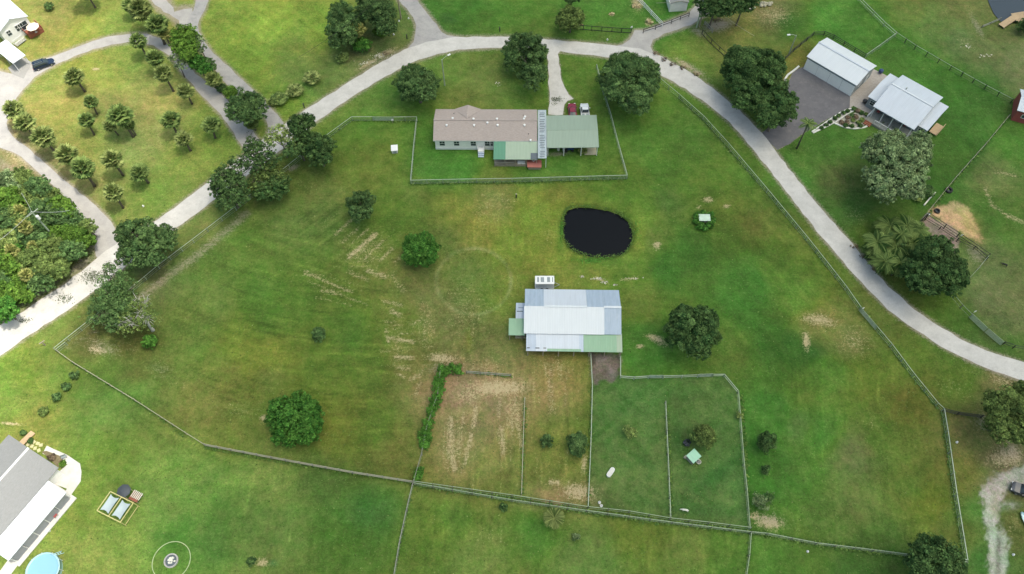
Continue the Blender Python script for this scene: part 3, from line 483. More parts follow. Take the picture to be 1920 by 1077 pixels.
def gravel(name, c1, c2, c3, tracks=.4):
    m, nt, b = nodes(name); tc = texco(nt)
    c = mixc(nt, remap(nt, noise(nt, tc, .35, 5, .7), .35, .7), c1, c2)
    c = mixc(nt, remap(nt, noise(nt, tc, .8, 6, .75), .52, .78, 0, tracks), c, c3)
    c = mixc(nt, 1.0, c, remap(nt, noise(nt, tc, 4, 4, .8), .2, .8, .86, 1.12), 'MULTIPLY')
    nt.links.new(c, b.inputs['Base Color']); b.inputs['Roughness'].default_value = .95
    bp = nt.nodes.new('ShaderNodeBump'); bp.inputs['Strength'].default_value = .4; bp.inputs['Distance'].default_value = .05
    nt.links.new(noise(nt, tc, 9, 3), bp.inputs['Height']); nt.links.new(bp.outputs[0], b.inputs['Normal']); return m
GM = {'white': gravel('white_shell_gravel', (.46, .448, .43), (.58, .565, .545), (.31, .295, .29), .6), 'grey': gravel('grey_gravel', (.30, .295, .30), (.40, .39, .38), (.20, .195, .20), .8),
      'asph': gravel('worn_asphalt', (.115, .112, .125), (.15, .145, .155), (.22, .21, .215), .7), 'left': gravel('sandy_gravel', (.33, .32, .315), (.42, .405, .39), (.26, .25, .245), .6),
      'track': gravel('sandy_track', (.40, .38, .33), (.55, .53, .49), (.17, .16, .12), .9), 'mud': gravel('trodden_mud', (.13, .115, .10), (.20, .185, .16), (.28, .26, .23), .7), 'sand': gravel('tan_sand', (.55, .41, .27), (.62, .50, .33), (.50, .46, .26), .7)}
def flat(name, poly_px, mat, z, jit=.16, step=1.4, parent=None, kind='structure', label=None):
    """a flat sheet following a traced outline, its edge broken up"""
    w = px2(poly_px); out = []; rr = random.Random(len(poly_px)*13)
    for i in range(len(w)):
        a, b = w[i], w[(i+1) % len(w)]; L = np.linalg.norm(b-a); n = max(1, int(L/step))
        for k in range(n):
            p = a+(b-a)*k/n; d = (b-a)/max(L, 1e-6); nn = np.array([-d[1], d[0]]); out.append(p+nn*rr.uniform(-jit, jit))
    import mathutils.geometry as mg
    vs = [Vector((p[0], p[1], 0)) for p in out]; tris = mg.tessellate_polygon([vs])
    me = bpy.data.meshes.new(name); me.from_pydata([(v.x, v.y, z) for v in vs], [], [t if ((vs[t[1]]-vs[t[0]]).cross(vs[t[2]]-vs[t[0]])).z > 0 else t[::-1] for t in tris]); me.materials.append(mat)
    o = bpy.data.objects.new(name, me); COL.objects.link(o); tag(o, kind=kind, label=label); return o
flat('gravel_road', main_poly, GM['white'], .028, label='pale gravel road curving round the pasture')
flat('loop_road', LOOP_A, GM['left'], .020); flat('grey_gravel_road', ROAD2, GM['grey'], .016); flat('side_track', ROAD3, GM['left'], .012, .5)
flat('north_branch_road', B_N, GM['grey'], .024); flat('entrance_road', B_NE, GM['left'], .020); flat('driveway', DRIVE, GM['white'], .020, .25)
flat('asphalt_driveway', ASPH, GM['asph'], .016, .15); flat('paver_patio', PAVER, M['paver'], .028, .0)
flat('concrete_patio', PATIO, M['concrete'], .05, .0)
flat('carport_pad', [(60, 118), (40, 106), (15, 128), (24, 140), (45, 148)], gravel('grey_concrete_pad', (.27, .265, .26), (.31, .305, .295), (.22, .215, .21), .4), .032, .1)

def water(name, poly, col, z, rough, label, spec=.12):
    c = np.mean(poly, axis=0); m, nt, b = nodes(name); tc = texco(nt)
    b.inputs['Base Color'].default_value = (*col, 1); b.inputs['Roughness'].default_value = rough; b.inputs['Specular IOR Level'].default_value = spec
    bp = nt.nodes.new('ShaderNodeBump'); bp.inputs['Strength'].default_value = .15; bp.inputs['Distance'].default_value = .05
    nt.links.new(noise(nt, tc, 2.5, 3), bp.inputs['Height']); nt.links.new(bp.outputs[0], b.inputs['Normal'])
    w = np.array(px2(poly)); cc = w.mean(0); w = cc+(w-cc)*1.06
    mb = MB(); mb.quad(*[(p[0], p[1], z) for p in w[::-1]] if False else [(p[0], p[1], z) for p in w]); o = mb.build(name, m); tag(o, label, kind='structure'); return o
water('pond_water', POND, (.003, .004, .006), -.55, .12, 'dark still pond in the middle of the pasture')
water('lake_water', POND2, (.03, .045, .06), -.45, .15, 'blue grey corner of a lake', .5)
# unseen cumulus added out of frame so its shadow dims most of the scene
def shade_cloud():
    r = np.random.default_rng(3); c = SUN_DIR*1100/SUN_DIR.z; mb = MB()
    import bmesh
    bm = bmesh.new(); 
    for k in range(60):
        px_, py_ = r.uniform(-1, 1), r.uniform(-1, 1)
        cx, cy = 150+px_*195, 90+py_*230; rad = r.uniform(55, 85)
        if k < 24: cx = r.uniform(2, 34); cy = 90-230+k*20; rad = r.uniform(45, 60)
        mt = Matrix.Translation((c.x+cx, c.y+cy, 1100+r.uniform(-10, 20)))@Matrix.Diagonal((rad, rad, rad*.35, 1))
        bmesh.ops.create_icosphere(bm, subdivisions=3, radius=1, matrix=mt)
    for v in bm.verts:
        n = math.sin(v.co.x*.09)*math.sin(v.co.y*.11)*4; v.co.z += n
    me = bpy.data.meshes.new('shade_cloud'); bm.to_mesh(me); bm.free()
    m, nt, b = nodes('shade_cloud_mat'); b.inputs['Base Color'].default_value = (.9, .9, .92, 1); b.inputs['Roughness'].default_value = 1
    t = nt.nodes.new('ShaderNodeBsdfTranslucent'); t.inputs[0].default_value = (.9, .92, .95, 1); mx = nt.nodes.new('ShaderNodeMixShader'); mx.inputs[0].default_value = .6
    nt.links.new(b.outputs[0], mx.inputs[1]); nt.links.new(t.outputs[0], mx.inputs[2]); nt.links.new(mx.outputs[0], nt.nodes['Material Output'].inputs[0])
    me.materials.append(m); o = bpy.data.objects.new('shade_cloud', me); COL.objects.link(o); tag(o, 'unseen cumulus added high overhead to shade the pasture', kind='structure')
shade_cloud()

# ------------------------------------------------------------------ foliage builders
def leaf_mesh(name, pos, nrm, size, tint, mat, aspect=.6, seed=0):
    r = np.random.default_rng(seed); n = len(pos)
    nrm = nrm/np.maximum(np.linalg.norm(nrm, axis=1, keepdims=True), 1e-6)
    t = r.normal(size=(n, 3)); t -= (t*nrm).sum(1, keepdims=True)*nrm; t /= np.maximum(np.linalg.norm(t, axis=1, keepdims=True), 1e-6)
    b = np.cross(nrm, t); s = size[:, None] if hasattr(size, '__len__') else size
    v = np.stack([pos-t*s*.5, pos+b*s*.5*aspect-nrm*s*.08, pos+t*s*.5, pos-b*s*.5*aspect-nrm*s*.08], 1).reshape(-1, 3)
    me = bpy.data.meshes.new(name); me.vertices.add(4*n); me.vertices.foreach_set('co', v.astype(np.float32).ravel())
    me.loops.add(4*n); me.loops.foreach_set('vertex_index', np.arange(4*n, dtype=np.int32)); me.polygons.add(n); me.polygons.foreach_set('loop_start', np.arange(0, 4*n, 4, dtype=np.int32))
    me.update(calc_edges=True)
    at = me.color_attributes.new('tint', 'FLOAT_COLOR', 'POINT'); tt = np.repeat(np.c_[tint, np.zeros(n), np.ones(n)], 4, axis=0); at.data.foreach_set('color', tt.astype(np.float32).ravel())
    me.materials.append(mat); return me
def crown(name, lobes, mat, dens=1.0, leaf=.40, clump=.26, seed=1, flatb=.55, parent=None, holes=0.0):
    """lobes: (x, y, z, rx, ry, rz) in metres. Leaves gather in tufts over each lobe."""
    r = np.random.default_rng(seed); Pn, Nn, T = [], [], []
    for (x, y, z, rx, ry, rz) in lobes:
        rm = (rx+ry+rz)/3; K = max(8, int(13*(rm/ max(.9, rm*clump*1.9))**2*1.3)); cr = max(.28, rm*clump)
        d = r.normal(size=(K, 3)); d[:, 2] = np.abs(d[:, 2])*1.0-.35*r.random(K); d /= np.linalg.norm(d, axis=1, keepdims=True)
        rad = r.uniform(.62, 1.07, K)*(1+.16*np.sin(d[:, 0]*5+seed)*np.cos(d[:, 1]*6+seed))
        cc = d*rad[:, None]*np.array([rx, ry, rz])+np.array([x, y, z]); cs = cr*r.uniform(.5, 1.4, K)*np.where(rad > .98, .7, 1.0); keep = r.random(K) > holes
        ctint = r.uniform(.62, 1.38, K); cmix = np.clip(r.normal(.35, .3, K), 0, 1)
        n = int(dens*62*(cr/.9)**2/(leaf/.4)**2)+8
        for k in range(K):
            if not keep[k]: continue
            q = r.normal(size=(n, 3)); q /= np.linalg.norm(q, axis=1, keepdims=True); q[:, 2] = np.where(q[:, 2] < -.3, -q[:, 2]*.5, q[:, 2]); rr = r.uniform(.45, 1.1, n)**.6*cs[k]
            p = cc[k]+q*rr[:, None]*np.array([1, 1, .75]); Pn.append(p); Nn.append(q*.8+d[k]*.5+np.array([0, 0, .35])+r.normal(size=(n, 3))*.45)
            T.append(np.c_[ctint[k]*r.uniform(.6, 1.4, n), np.clip(cmix[k]+r.normal(0, .2, n)+.25*(q[:, 2]), 0, 1)])  # tufts paler upward: highlights and dark gaps put into the leaf tint
        m = int(dens*22*rm*rm*(1-holes)); q = r.normal(size=(m, 3)); q /= np.linalg.norm(q, axis=1, keepdims=True); p = q*(r.random(m)**.45*.78)[:, None]*np.array([rx, ry, rz])+np.array([x, y, z])
        Pn.append(p); Nn.append(q+r.normal(size=(m, 3))*.5); T.append(np.c_[r.uniform(.6, .95, m), r.uniform(0, .3, m)])  # inner fill leaves tinted darker, crown shade put into their colour
    pos = np.concatenate(Pn); pos[:, 2] = np.maximum(pos[:, 2], .12)
    me = leaf_mesh(name, pos, np.concatenate(Nn), leaf*r.uniform(.7, 1.35, len(pos)), np.concatenate(T), mat, seed=seed)
    o = bpy.data.objects.new(name, me); COL.objects.link(o)
    if parent: o.parent = parent
    return o
def trunk_mesh(lobes, h0, r0, seed, mat, parent, n_l=2, tw=0):
    r = random.Random(seed); mb = MB(); top = Vector((r.uniform(-.2, .2), r.uniform(-.2, .2), h0))
    mb.tube([(0, 0, -.15), (0, 0, .25), (top.x*.5, top.y*.5, h0*.5), top], [r0*1.5, r0*1.1, r0*.9, r0*.75], 9)
    for L in lobes:
        for k in range(n_l if len(lobes) > 2 else n_l+3):
            e = Vector((L[0]+r.uniform(-.55, .55)*L[3], L[1]+r.uniform(-.55, .55)*L[4], L[2]+r.uniform(-.1, .55)*L[5])); m = top.lerp(e, .5)+Vector((r.uniform(-.4, .4), r.uniform(-.4, .4), r.uniform(0, .5)))
            mb.tube([top, m, e], [r0*.55, r0*.35, r0*.1], 6)
            for q in range(tw):
                e2 = e+Vector((r.uniform(-1, 1)*L[3]*.6, r.uniform(-1, 1)*L[4]*.6, r.uniform(-.3, .6)*L[5])); mb.tube([m.lerp(e, r.uniform(.2, .9)), (e+e2)/2+Vector((0, 0, .3)), e2], [r0*.2, r0*.13, r0*.04], 5)
    return mb.build('trunk', mat, parent, True)
TSEED = [100]
def tree(label, lobes_px, mat='oak', h=None, dens=1.0, leaf=.31, clump=.26, holes=0.0, name='oak_tree', cat='tree', group=None, flat_=.72, trunk='bark', tw=0, lowf=.42):
    """lobes_px: (x, y, r[, ry]) outline circles as traced; first one sets the height"""
    TSEED[0] += 7; sd = TSEED[0]; x0, y0, r0 = lobes_px[0][:3]; s = scale_at(x0, y0, 3)/1.2; R0 = r0/s
    H = h or R0*1.55+1.2; out = []
    for i, L in enumerate(lobes_px):
        rm = L[2]/s; rym = (L[3] if len(L) > 3 else L[2])/s; rz = min(rm*flat_, H*.5); zc = max(H-rz*1.0-(0 if i == 0 else .12*i*rm), rz*.8); p = W(L[0], L[1], zc); out.append([p[0], p[1], zc, rm, rym, rz])
    c = W(x0, y0, out[0][2]) if len(out) < 3 else np.array([np.mean([o[0] for o in out]), np.mean([o[1] for o in out]), 0])
    t = thing(name, label, cat, (c[0], c[1], 0), 0, group)
    loc = [(o[0]-c[0], o[1]-c[1], *o[2:]) for o in out]; lobes = []
    rr = random.Random(sd)
    for (x, y, z, a, b, cz) in loc:      # each outline circle is a cluster of smaller lobes, so its edge is uneven
        k = 5 if a > 2.2 else 3; lobes.append((x, y, z+cz*.1, a*.78, b*.78, cz*.9)); ph = rr.uniform(0, 6.28)
        for j in range(k):
            an = ph+j*6.283/k+rr.uniform(-.3, .3); q = rr.uniform(.42, .60); lobes.append((x+math.cos(an)*a*q, y+math.sin(an)*b*q, z-cz*rr.uniform(-.1, .35), a*rr.uniform(.38, .50), b*rr.uniform(.38, .50), cz*rr.uniform(.5, .7)))
    crown('crown', lobes, F[mat], dens, leaf, clump, sd, parent=t, holes=holes)
    trunk_mesh(loc if len(loc) > 2 else lobes[:4], H*lowf, max(.12, R0*.055)*(1.5 if trunk == 'palebark' else 1), sd, M[trunk], t, 3 if trunk == 'palebark' else 2, tw)
    return t
def shrub(label, x, y, r, mat='olive', h=None, name='shrub', cat='shrub', dens=1.0, leaf=.26, group=None, clump=.34, holes=0., ry=None):
    TSEED[0] += 7; sd = TSEED[0]; s = scale_at(x, y, .6); R0 = r/s; H = h or R0*1.1; p = W(x, y, H*.5)
    t = thing(name, label, cat, (p[0], p[1], 0), 0, group); rr = random.Random(sd)
    lb = [(rr.uniform(-.4, .4)*R0, rr.uniform(-.4, .4)*R0, H*.5, R0*.62, (ry/s if ry else R0)*.62, H*.48) for _ in range(3)]+[(0, 0, H*.55, R0*.8, (ry/s if ry else R0)*.8, H*.45)]
    crown('foliage', lb, F[mat], dens, leaf, clump, sd, parent=t, holes=holes)
    mb = MB()
    for k in range(5): a = k*1.26; mb.tube([(0, 0, -.05), (math.cos(a)*R0*.3, math.sin(a)*R0*.3, H*.5), (math.cos(a)*R0*.55, math.sin(a)*R0*.55, H*.75)], [.05, .035, .015], 5)
    mb.build('stem', M['bark'], t); return t

# palms --------------------------------------------------------------
def fan_crown(seed, R, nf, mat, dead=5):
    """cabbage palm head: fan fronds, each a stalk and a pleated fan of blades"""
    r = np.random.default_rng(seed); V, Fc, T = [], [], []
    def blade(a, b, w, t):
        d = b-a; L = np.linalg.norm(d); d = d/L; sd = np.cross(d, [0, 0, 1.]); sd /= max(np.linalg.norm(sd), 1e-6); m = a+(b-a)*.55; n = len(V)
        V.extend([a, m+sd*w, b, m-sd*w]); Fc.append((n, n+1, n+2, n+3)); T.append(t)
    for k in range(nf):
        az = k*2.39996+r.uniform(-.2, .2); el = math.radians(84-128*((k+.5)/nf)**.85+r.uniform(-8, 8)); tip = R*r.uniform(.78, 1.04)*(1 if el > -.2 else .85)
        d = np.array([math.cos(az)*math.cos(el), math.sin(az)*math.cos(el), math.sin(el)]); hub = d*tip*.50; side = np.cross(d, [0, 0, 1.]); side /= max(np.linalg.norm(side), 1e-5); up = np.cross(side, d)
        t = (r.uniform(.75, 1.25), np.clip(r.normal(.42, .3), 0, 1)); blade(np.zeros(3), hub*1.05, .05, t)
        for j in range(9):
            a = math.radians(-72+18*j+r.uniform(-4, 4)); l = tip*.54*(1-.12*abs(j-4)/4)
            e = hub+(d*math.cos(a)+side*math.sin(a))*l+up*(.10*l*math.cos(a*1.3))-np.array([0, 0, .30*l*(.6+abs(math.sin(a)))]); blade(hub, e, .15, (t[0]*r.uniform(.65, 1.35), np.clip(t[1]+(.35 if j in (3, 4, 5) else -.1), 0, 1)))
    V = np.array(V); me = bpy.data.meshes.new('crown'); me.from_pydata([tuple(v) for v in V], [], Fc)
    at = me.color_attributes.new('tint', 'FLOAT_COLOR', 'POINT'); tt = np.repeat(np.array([(a, b, 0, 1) for a, b in T]), 4, axis=0); at.data.foreach_set('color', tt.astype(np.float32).ravel()); me.materials.append(mat); return me
def palm_src(seed, mat, h=4.2, R=2.1):
    t = thing('cabbage_palm', 'x', 'palm', (0, 0, 0)); rr = random.Random(seed)
    b = MB(); lx, ly = rr.uniform(-.25, .25), rr.uniform(-.25, .25); pr = [.26, .2, .19, .19, .2, .24, .27]
    b.tube([(lx*(1-q), ly*(1-q), h*q-.1) for q in (0, .15, .35, .55, .75, .9, 1.0)], pr, 9)
    for k in range(10): a = rr.uniform(0, 6.28); z = h*rr.uniform(.6, .97); b.bar((math.cos(a)*.18, math.sin(a)*.18, z), (math.cos(a)*.36, math.sin(a)*.36, z+.25), .09, .05)
    b.build('trunk', M['palmbark'], t, True)
    c = bpy.data.objects.new('crown', fan_crown(seed, R, 52, F[mat])); COL.objects.link(c); c.parent = t; c.location = (0, 0, h)
    d = MB()
    for k in range(8): a = k*.785+rr.uniform(-.2, .2); d.quad((math.cos(a)*.2, math.sin(a)*.2, h-.05), (math.cos(a-.25)*.8, math.sin(a-.25)*.8, h-.55), (math.cos(a)*1.15, math.sin(a)*1.15, h-1.15), (math.cos(a+.25)*.8, math.sin(a+.25)*.8, h-.6))
    o = d.build('dead_frond_skirt', F['deadfrond'], t)
    return t
PS = [palm_src(11, 'palm'), palm_src(23, 'palmdark'), palm_src(37, 'palm'), palm_src(51, 'palmyellow')]
PUSED = [False]*4
def palm(x, y, r, label, v=0, h=1.0, group='cabbage palms on the looped lawn'):
    s = scale_at(x, y, 4); sc = (r/s)/1.80; h *= .82+.36*((x*31+y*17) % 97)/97; zz = 4.2*sc*h; p = W(x, y, zz+.15); rz = (x*7+y*3) % 6.28
    if not PUSED[v]:
        PUSED[v] = True; o = PS[v]; o.location = (p[0], p[1], 0); o.rotation_euler = (0, 0, rz); o.scale = (sc, sc, sc*h); o['label'] = label
        if group: o['group'] = group
        return o
    o = dup(PS[v], (p[0], p[1], 0), rz, (sc, sc, sc*h), label, group)
    if not group and 'group' in o: del o['group']
    ln = math.radians(((x*13+y*7) % 11)-5)*(.9 if h > .5 else .2); o.rotation_euler = (ln, ln*.7, rz); dv_ = Vector((0, 0, zz)); dv_.rotate(o.rotation_euler); o.location = (p[0]-dv_.x, p[1]-dv_.y, 0)
    return o
def feather_palm(label, x, y, r, h, mat='palmdark', nf=16, group=None, droop=.9, name='feather_palm', lw=.07, trunk=True):
    TSEED[0] += 3; rg = np.random.default_rng(TSEED[0]); s = scale_at(x, y, h); R = r/s; p = W(x, y, h); V, Fc, T = [], [], []
    for k in range(nf):
        az = k*2.39996+rg.uniform(-.2, .2); el = math.radians(rg.uniform(10, 75)); t = (rg.uniform(.8, 1.2), np.clip(rg.normal(.4, .3), 0, 1)); n = 13; pts = []
        for j in range(n+1):
            q = j/n; rad = R*q*math.cos(el*(1-q*.6)); z = R*(math.sin(el)*q-droop*.75*q*q); pts.append(np.array([math.cos(az)*rad, math.sin(az)*rad, z]))
        for j in range(1, n+1):
            a = pts[j]; d = pts[j]-pts[j-1]; d /= np.linalg.norm(d); sd = np.cross(d, [0, 0, 1.]); sd /= np.linalg.norm(sd); L = R*.30*(1-abs(j/n-.5)*1.1)
            for sg in (-1, 1):
                e = a+sd*sg*L+d*L*.6-np.array([0, 0, L*.45]); i0 = len(V); V += [a-d*lw*1.5, (a+e)/2+d*lw, e, (a+e)/2-d*lw*1.3]; Fc.append((i0, i0+1, i0+2, i0+3)); T.append(t)
            i0 = len(V); b_ = pts[j-1]; V += [b_-sd*.04, b_+sd*.04, a+sd*.03, a-sd*.03]; Fc.append((i0, i0+1, i0+2, i0+3)); T.append((t[0]*1.2, .9))
    t_ = thing(name, label, 'palm', (p[0], p[1], 0), 0, group); me = bpy.data.meshes.new('crown'); me.from_pydata([tuple(v) for v in V], [], Fc)
    at = me.color_attributes.new('tint', 'FLOAT_COLOR', 'POINT'); tt = np.repeat(np.array([(a, b, 0, 1) for a, b in T]), 4, axis=0); at.data.foreach_set('color', tt.astype(np.float32).ravel()); me.materials.append(F[mat])
    c = bpy.data.objects.new('crown', me); COL.objects.link(c); c.parent = t_; c.location = (0, 0, h)
    if trunk: MB().tube([(0, 0, -.1), (0, 0, h*.5), (0, 0, h)], [.2, .13, .12], 8).build('trunk', M['palmbark'], t_, True)
    return t_

# ------------------------------------------------------------------ fences
def fence(label, pts, z=1.25, post='post', rail='greyrail', rails=(1.0,), spacing=3.2, rw=.09, rh=.09, pw=.13, wires=0, wmat='wire', name='pasture_fence', top=True, ph=None, skip=(), panels=()):
    w = [W(x, y, z if top else 0) for x, y in pts]; c = w[0]; t = thing(name, label, 'fence', (c[0], c[1], 0))
    L = [np.array([q[0]-c[0], q[1]-c[1]]) for q in w]; src = None; H = ph or z
    mbs = [MB() for _ in rails]; wb = MB(); posts = []
    for i in range(len(L)-1):
        a, b = L[i], L[i+1]; d = np.linalg.norm(b-a); n = max(1, int(round(d/spacing)))
        for k in range(n+(1 if i == len(L)-2 else 0)): posts.append(a+(b-a)*k/n)
        if i in skip: continue
        for mb, f in zip(mbs, rails): mb.bar((a[0], a[1], z*f-rh/2), (b[0], b[1], z*f-rh/2), rw, rh)
        for k in range(wires): zz = z*(.92-.8*k/max(1, wires-1)) if wires > 1 else z*.5; wb.bar((a[0], a[1], zz), (b[0], b[1], zz), .022)
    nm = 'rail'
    for mb in mbs:
        if mb.v: mb.build(nm, M[rail], t)
    if wires and wb.v: wb.build('wire', M[wmat], t)
    pm = MB().box((0, 0, H/2), (pw, pw, H)).v and None
    for i, p in enumerate(posts):
        if src is None:
            b = MB(); b.box((0, 0, (H+.02)/2), (pw, pw, H+.02)); b.box((0, 0, H+.035), (pw*.8, pw*.8, .03)); src = b.build('post', M[post], t); src.location = (p[0], p[1], 0)
        else:
            o = src.copy(); COL.objects.link(o); o.parent = t; o.location = (p[0], p[1], 0)
    return t
def gate(label, p0, p1, z=1.3, name='mesh_gate', bars=5, mat='greenrail', mesh=True, top=True):
    a, b = W(*p0, z if top else 0), W(*p1, z if top else 0); L = np.linalg.norm((b-a)[:2]); an = math.atan2(b[1]-a[1], b[0]-a[0]); t = thing(name, label, 'gate', (a[0], a[1], 0), an)
    f = MB(); f.bar((.1, 0, .12), (.1, 0, z), .07); f.bar((L-.1, 0, .12), (L-.1, 0, z), .07); f.bar((.1, 0, z), (L-.1, 0, z), .07); f.bar((.1, 0, .15), (L-.1, 0, .15), .07); f.bar((L/2, 0, .15), (L/2, 0, z), .05)
    f.build('frame', M[mat], t); g = MB()
    for k in range(1, bars): g.bar((.1, 0, .15+(z-.15)*k/bars), (L-.1, 0, .15+(z-.15)*k/bars), .045)
    if mesh:
        n = int(L/.12)
        for k in range(1, n): g.bar((.1+(L-.2)*k/n, 0, .15), (.1+(L-.2)*k/n, 0, z), .03)
    g.build('bars', M['meshpanel' if mesh else mat], t); return t
PIPE = dict(post='greenrail', rail='greyrail', rails=(1.0,), rw=.08, rh=.08, wires=3)
fence('galvanised top-rail fence along the road on the left side of the pasture', [(100, 653), (172, 596), (245, 540), (295, 498), (360, 449), (440, 388), (518, 327), (563, 291), (611, 254), (659, 219)], **PIPE)
fence('short doubled rail at the western corner of the pasture fence', [(104, 655), (121, 642)], **PIPE)
fence('pale wire fence between the left neighbour and the pasture, rising to the west corner', [(100, 653), (135, 678), (250, 748), (346, 810), (381, 832)], post='tanrail', rail='tanrail', rails=(1.0, .55), rw=.05, rh=.16, pw=.12, spacing=3)
fence('board fence of weathered planks with close posts between two back pastures', [(381, 832), (480, 851), (560, 866), (660, 884), (774, 902)], post='greywood', rail='tanrail', rails=(1.0, .62, .28), rw=.06, rh=.17, pw=.14, spacing=2.4)
fence('chain-link yard fence with a pale top rail around the tan-roofed house', [(781, 219), (775.5, 270), (769.5, 338), (860, 336), (960, 334.5), (1070, 331.5), (1176.5, 328.5), (1160, 269), (1146, 215), (1132, 170), (1119, 121)], z=1.3, wires=4, post='greenrail', rail='greyrail', rails=(1.0,), rw=.10, rh=.08, spacing=3.4)
fence('rail fence at the top left corner of the tan-roofed house yard', [(659, 219), (698, 219)], z=1.3, wires=4, post='greenrail', rail='greyrail', rw=.1)
gate('pale green mesh double gate in the yard fence left of the tan-roofed house', (698, 219), (737, 219.5)); fence('short rail fence right of the green mesh gate', [(737, 219.5), (781, 219)], z=1.3, wires=4, post='greenrail', rail='greyrail', rw=.1)
fence('long pale-railed fence on the right side of the pasture above the driveway gate', [(1192, 105), (1235, 144), (1275, 177.5), (1320, 217.5), (1367.5, 269.5), (1440, 355), (1515, 445), (1588, 537.5), (1615, 576)], **PIPE)
gate('green mesh double gate along the curving gravel road', (1615, 577), (1645, 612))
fence('pale-railed fence between the roadside mesh gate and the lower right bend', [(1645, 612), (1673, 645), (1715, 701), (1760, 756), (1771, 766)], **PIPE)
fence('pale-railed fence running down the right edge of the pasture', [(1771, 766), (1778, 807), (1795, 927), (1815, 1050), (1799, 1047)], **dict(PIPE, rw=.13))
fence('black board fence stub ending at the right-hand tree', [(1771, 766), (1800, 773), (1845, 779)], z=1.2, post='blackfence', rail='blackfence', rails=(1., .6, .25), rw=.06, rh=.16)
fence('mossy line fence along the foot of the whole pasture', [(774, 905), (960, 937), (1100, 957), (1261, 979), (1409, 997), (1440, 1000), (1533, 1018), (1640, 1031), (1701, 1039), (1815, 1054)], post='post', rail='greenrail', rails=(1.,), wires=3, rw=.10, spacing=3.4)
fence('paddock fence just inside the mossy line fence', [(774, 902), (960, 928), (1103, 950), (1180, 958), (1257, 971), (1330, 979), (1409, 989)], post='post', rail='greenrail', rails=(1.,), wires=2, rw=.09)
fence('grey fence dividing the two back fields at the bottom left', [(774, 905), (762, 955), (749, 1015), (738, 1080), (734, 1095)], post='post', rail='greywood', rails=(1.0,), wires=2, rw=.11)
fence('mossy fence dividing the back fields at the bottom right', [(1409, 998), (1406, 1040), (1400, 1080), (1399, 1095)], post='post', rail='greenrail', rails=(1.,), wires=2, rw=.1)
fence('tan-posted fence on the right of the dry brown paddock', [(984, 746), (982, 800), (980, 860), (978, 925)], z=1.2, post='tanrail', rail='tanrail', rails=(1.,), wires=2, rw=.10)
fence('white-railed fence left of the green paddocks, starting at the barn', [(1108, 662), (1111, 720), (1109, 807), (1107, 860), (1103, 950)], z=1.25, post='greenrail', rail='greyrail', rails=(1.,), wires=3, rw=.10)
fence('grey-railed divider between the two green paddocks', [(1248.5, 752), (1251, 807), (1255, 894), (1258, 970)], z=1.2, post='post', rail='greyrail', rails=(1.,), wires=2, rw=.09)
fence('fence down the right side of the green shelter paddock', [(1385, 733), (1391, 807), (1396, 870), (1401, 915), (1407, 990)], z=1.25, post='greenrail', rail='greenrail', rails=(1.,), wires=3, rw=.10)
fence('pale rail fence leading from the barn corner down to the paddocks', [(1164, 668), (1164, 705), (1190, 707), (1217, 705)], z=1.25, post='greyrail', rail='greyrail', rails=(1., .5), wires=1, rw=.09)
gate('left-hand pale mesh gate on top of the green paddocks', (1217, 704), (1245, 704), z=1.3); fence('rail fence between the two paddock gates', [(1245, 705), (1280, 704), (1310, 703)], z=1.25, post='greyrail', rail='greyrail', rails=(1., .5), wires=1, rw=.09)
gate('right-hand pale mesh gate on top of the green paddocks', (1310, 702), (1338, 701), z=1.3); fence('angled rail fence at the top right corner of the green paddocks', [(1338, 702), (1359, 702), (1385, 733)], z=1.25, post='greenrail', rail='greyrail', rails=(1., .5), wires=1, rw=.09)
fence('short weathered fence along the top of the dry brown paddock', [(874, 696), (900, 698), (930, 700), (958, 702)], z=1.2, post='post', rail='greywood', rails=(1., .5), rw=.08)
fence('vine-grown wire fence left of the dry brown paddock', [(826, 690), (820, 740), (800, 800), (790, 850), (776, 900)], z=1.2, post='greywood', rail='greywood', rails=(1.,), wires=2, rw=.06)
fence('black board fence behind the four-door garage', [(1474, 106), (1490, 90), (1527, 60), (1547, 59), (1565, 66), (1625, 102)], z=1.25, post='blackfence', rail='blackfence', rails=(1., .66, .32), rw=.06, rh=.12, spacing=2.6)
fence('pale-railed cross fence reaching the corner behind the garage', [(1625, 102), (1652, 83), (1682, 61)], post='greenrail', rail='greyrail', rails=(1.,), wires=3)
fence('pale-railed boundary fence at the top right, coming from the lake side', [(1612, -6), (1640, 22), (1660, 42), (1682, 61)], post='greenrail', rail='greyrail', rails=(1., .5), wires=2)
fence('dark wire boundary fence behind the white-roofed house', [(1682, 61), (1718, 85), (1785, 124), (1850, 160), (1900, 186)], post='blackfence', rail='greenrail', rails=(1.,), wires=3, rw=.08, wmat='post')
fence('thin wire fence running down from the red barn corner', [(1894, 215), (1850, 268), (1792, 333), (1738, 400), (1730, 410)], z=1.15, post='post', rail='tanrail', rails=(1.,), rw=.06, rh=.06, wires=2)
fence('black pipe pen fence beside the tan sand patch', [(1735, 406), (1743, 399), (1775, 421), (1800, 437), (1857, 476)], z=1.5, post='rubber', rail='rubber', rails=(1., .55), rw=.07, rh=.07, spacing=4.5)
fence('second black pipe rail of the pen below the sand patch', [(1737, 408), (1765, 425), (1798, 447), (1830, 462), (1853, 483)], z=1.1, post='rubber', rail='rubber', rails=(1., .5), rw=.06, rh=.06, spacing=4.5)
fence('dark fence from the pen corner down to the roadside gate', [(1857, 476), (1838, 500), (1812, 528), (1786, 548), (1806, 572), (1824, 590)], z=1.2, post='post', rail='greenrail', rails=(1.,), wires=2, rw=.06)
gate('upper green mesh panel gate beside the lower bend of the road', (1823, 588), (1853, 616), z=1.5); gate('lower green mesh panel gate beside the lower bend of the road', (1853, 616), (1884, 642), z=1.5)
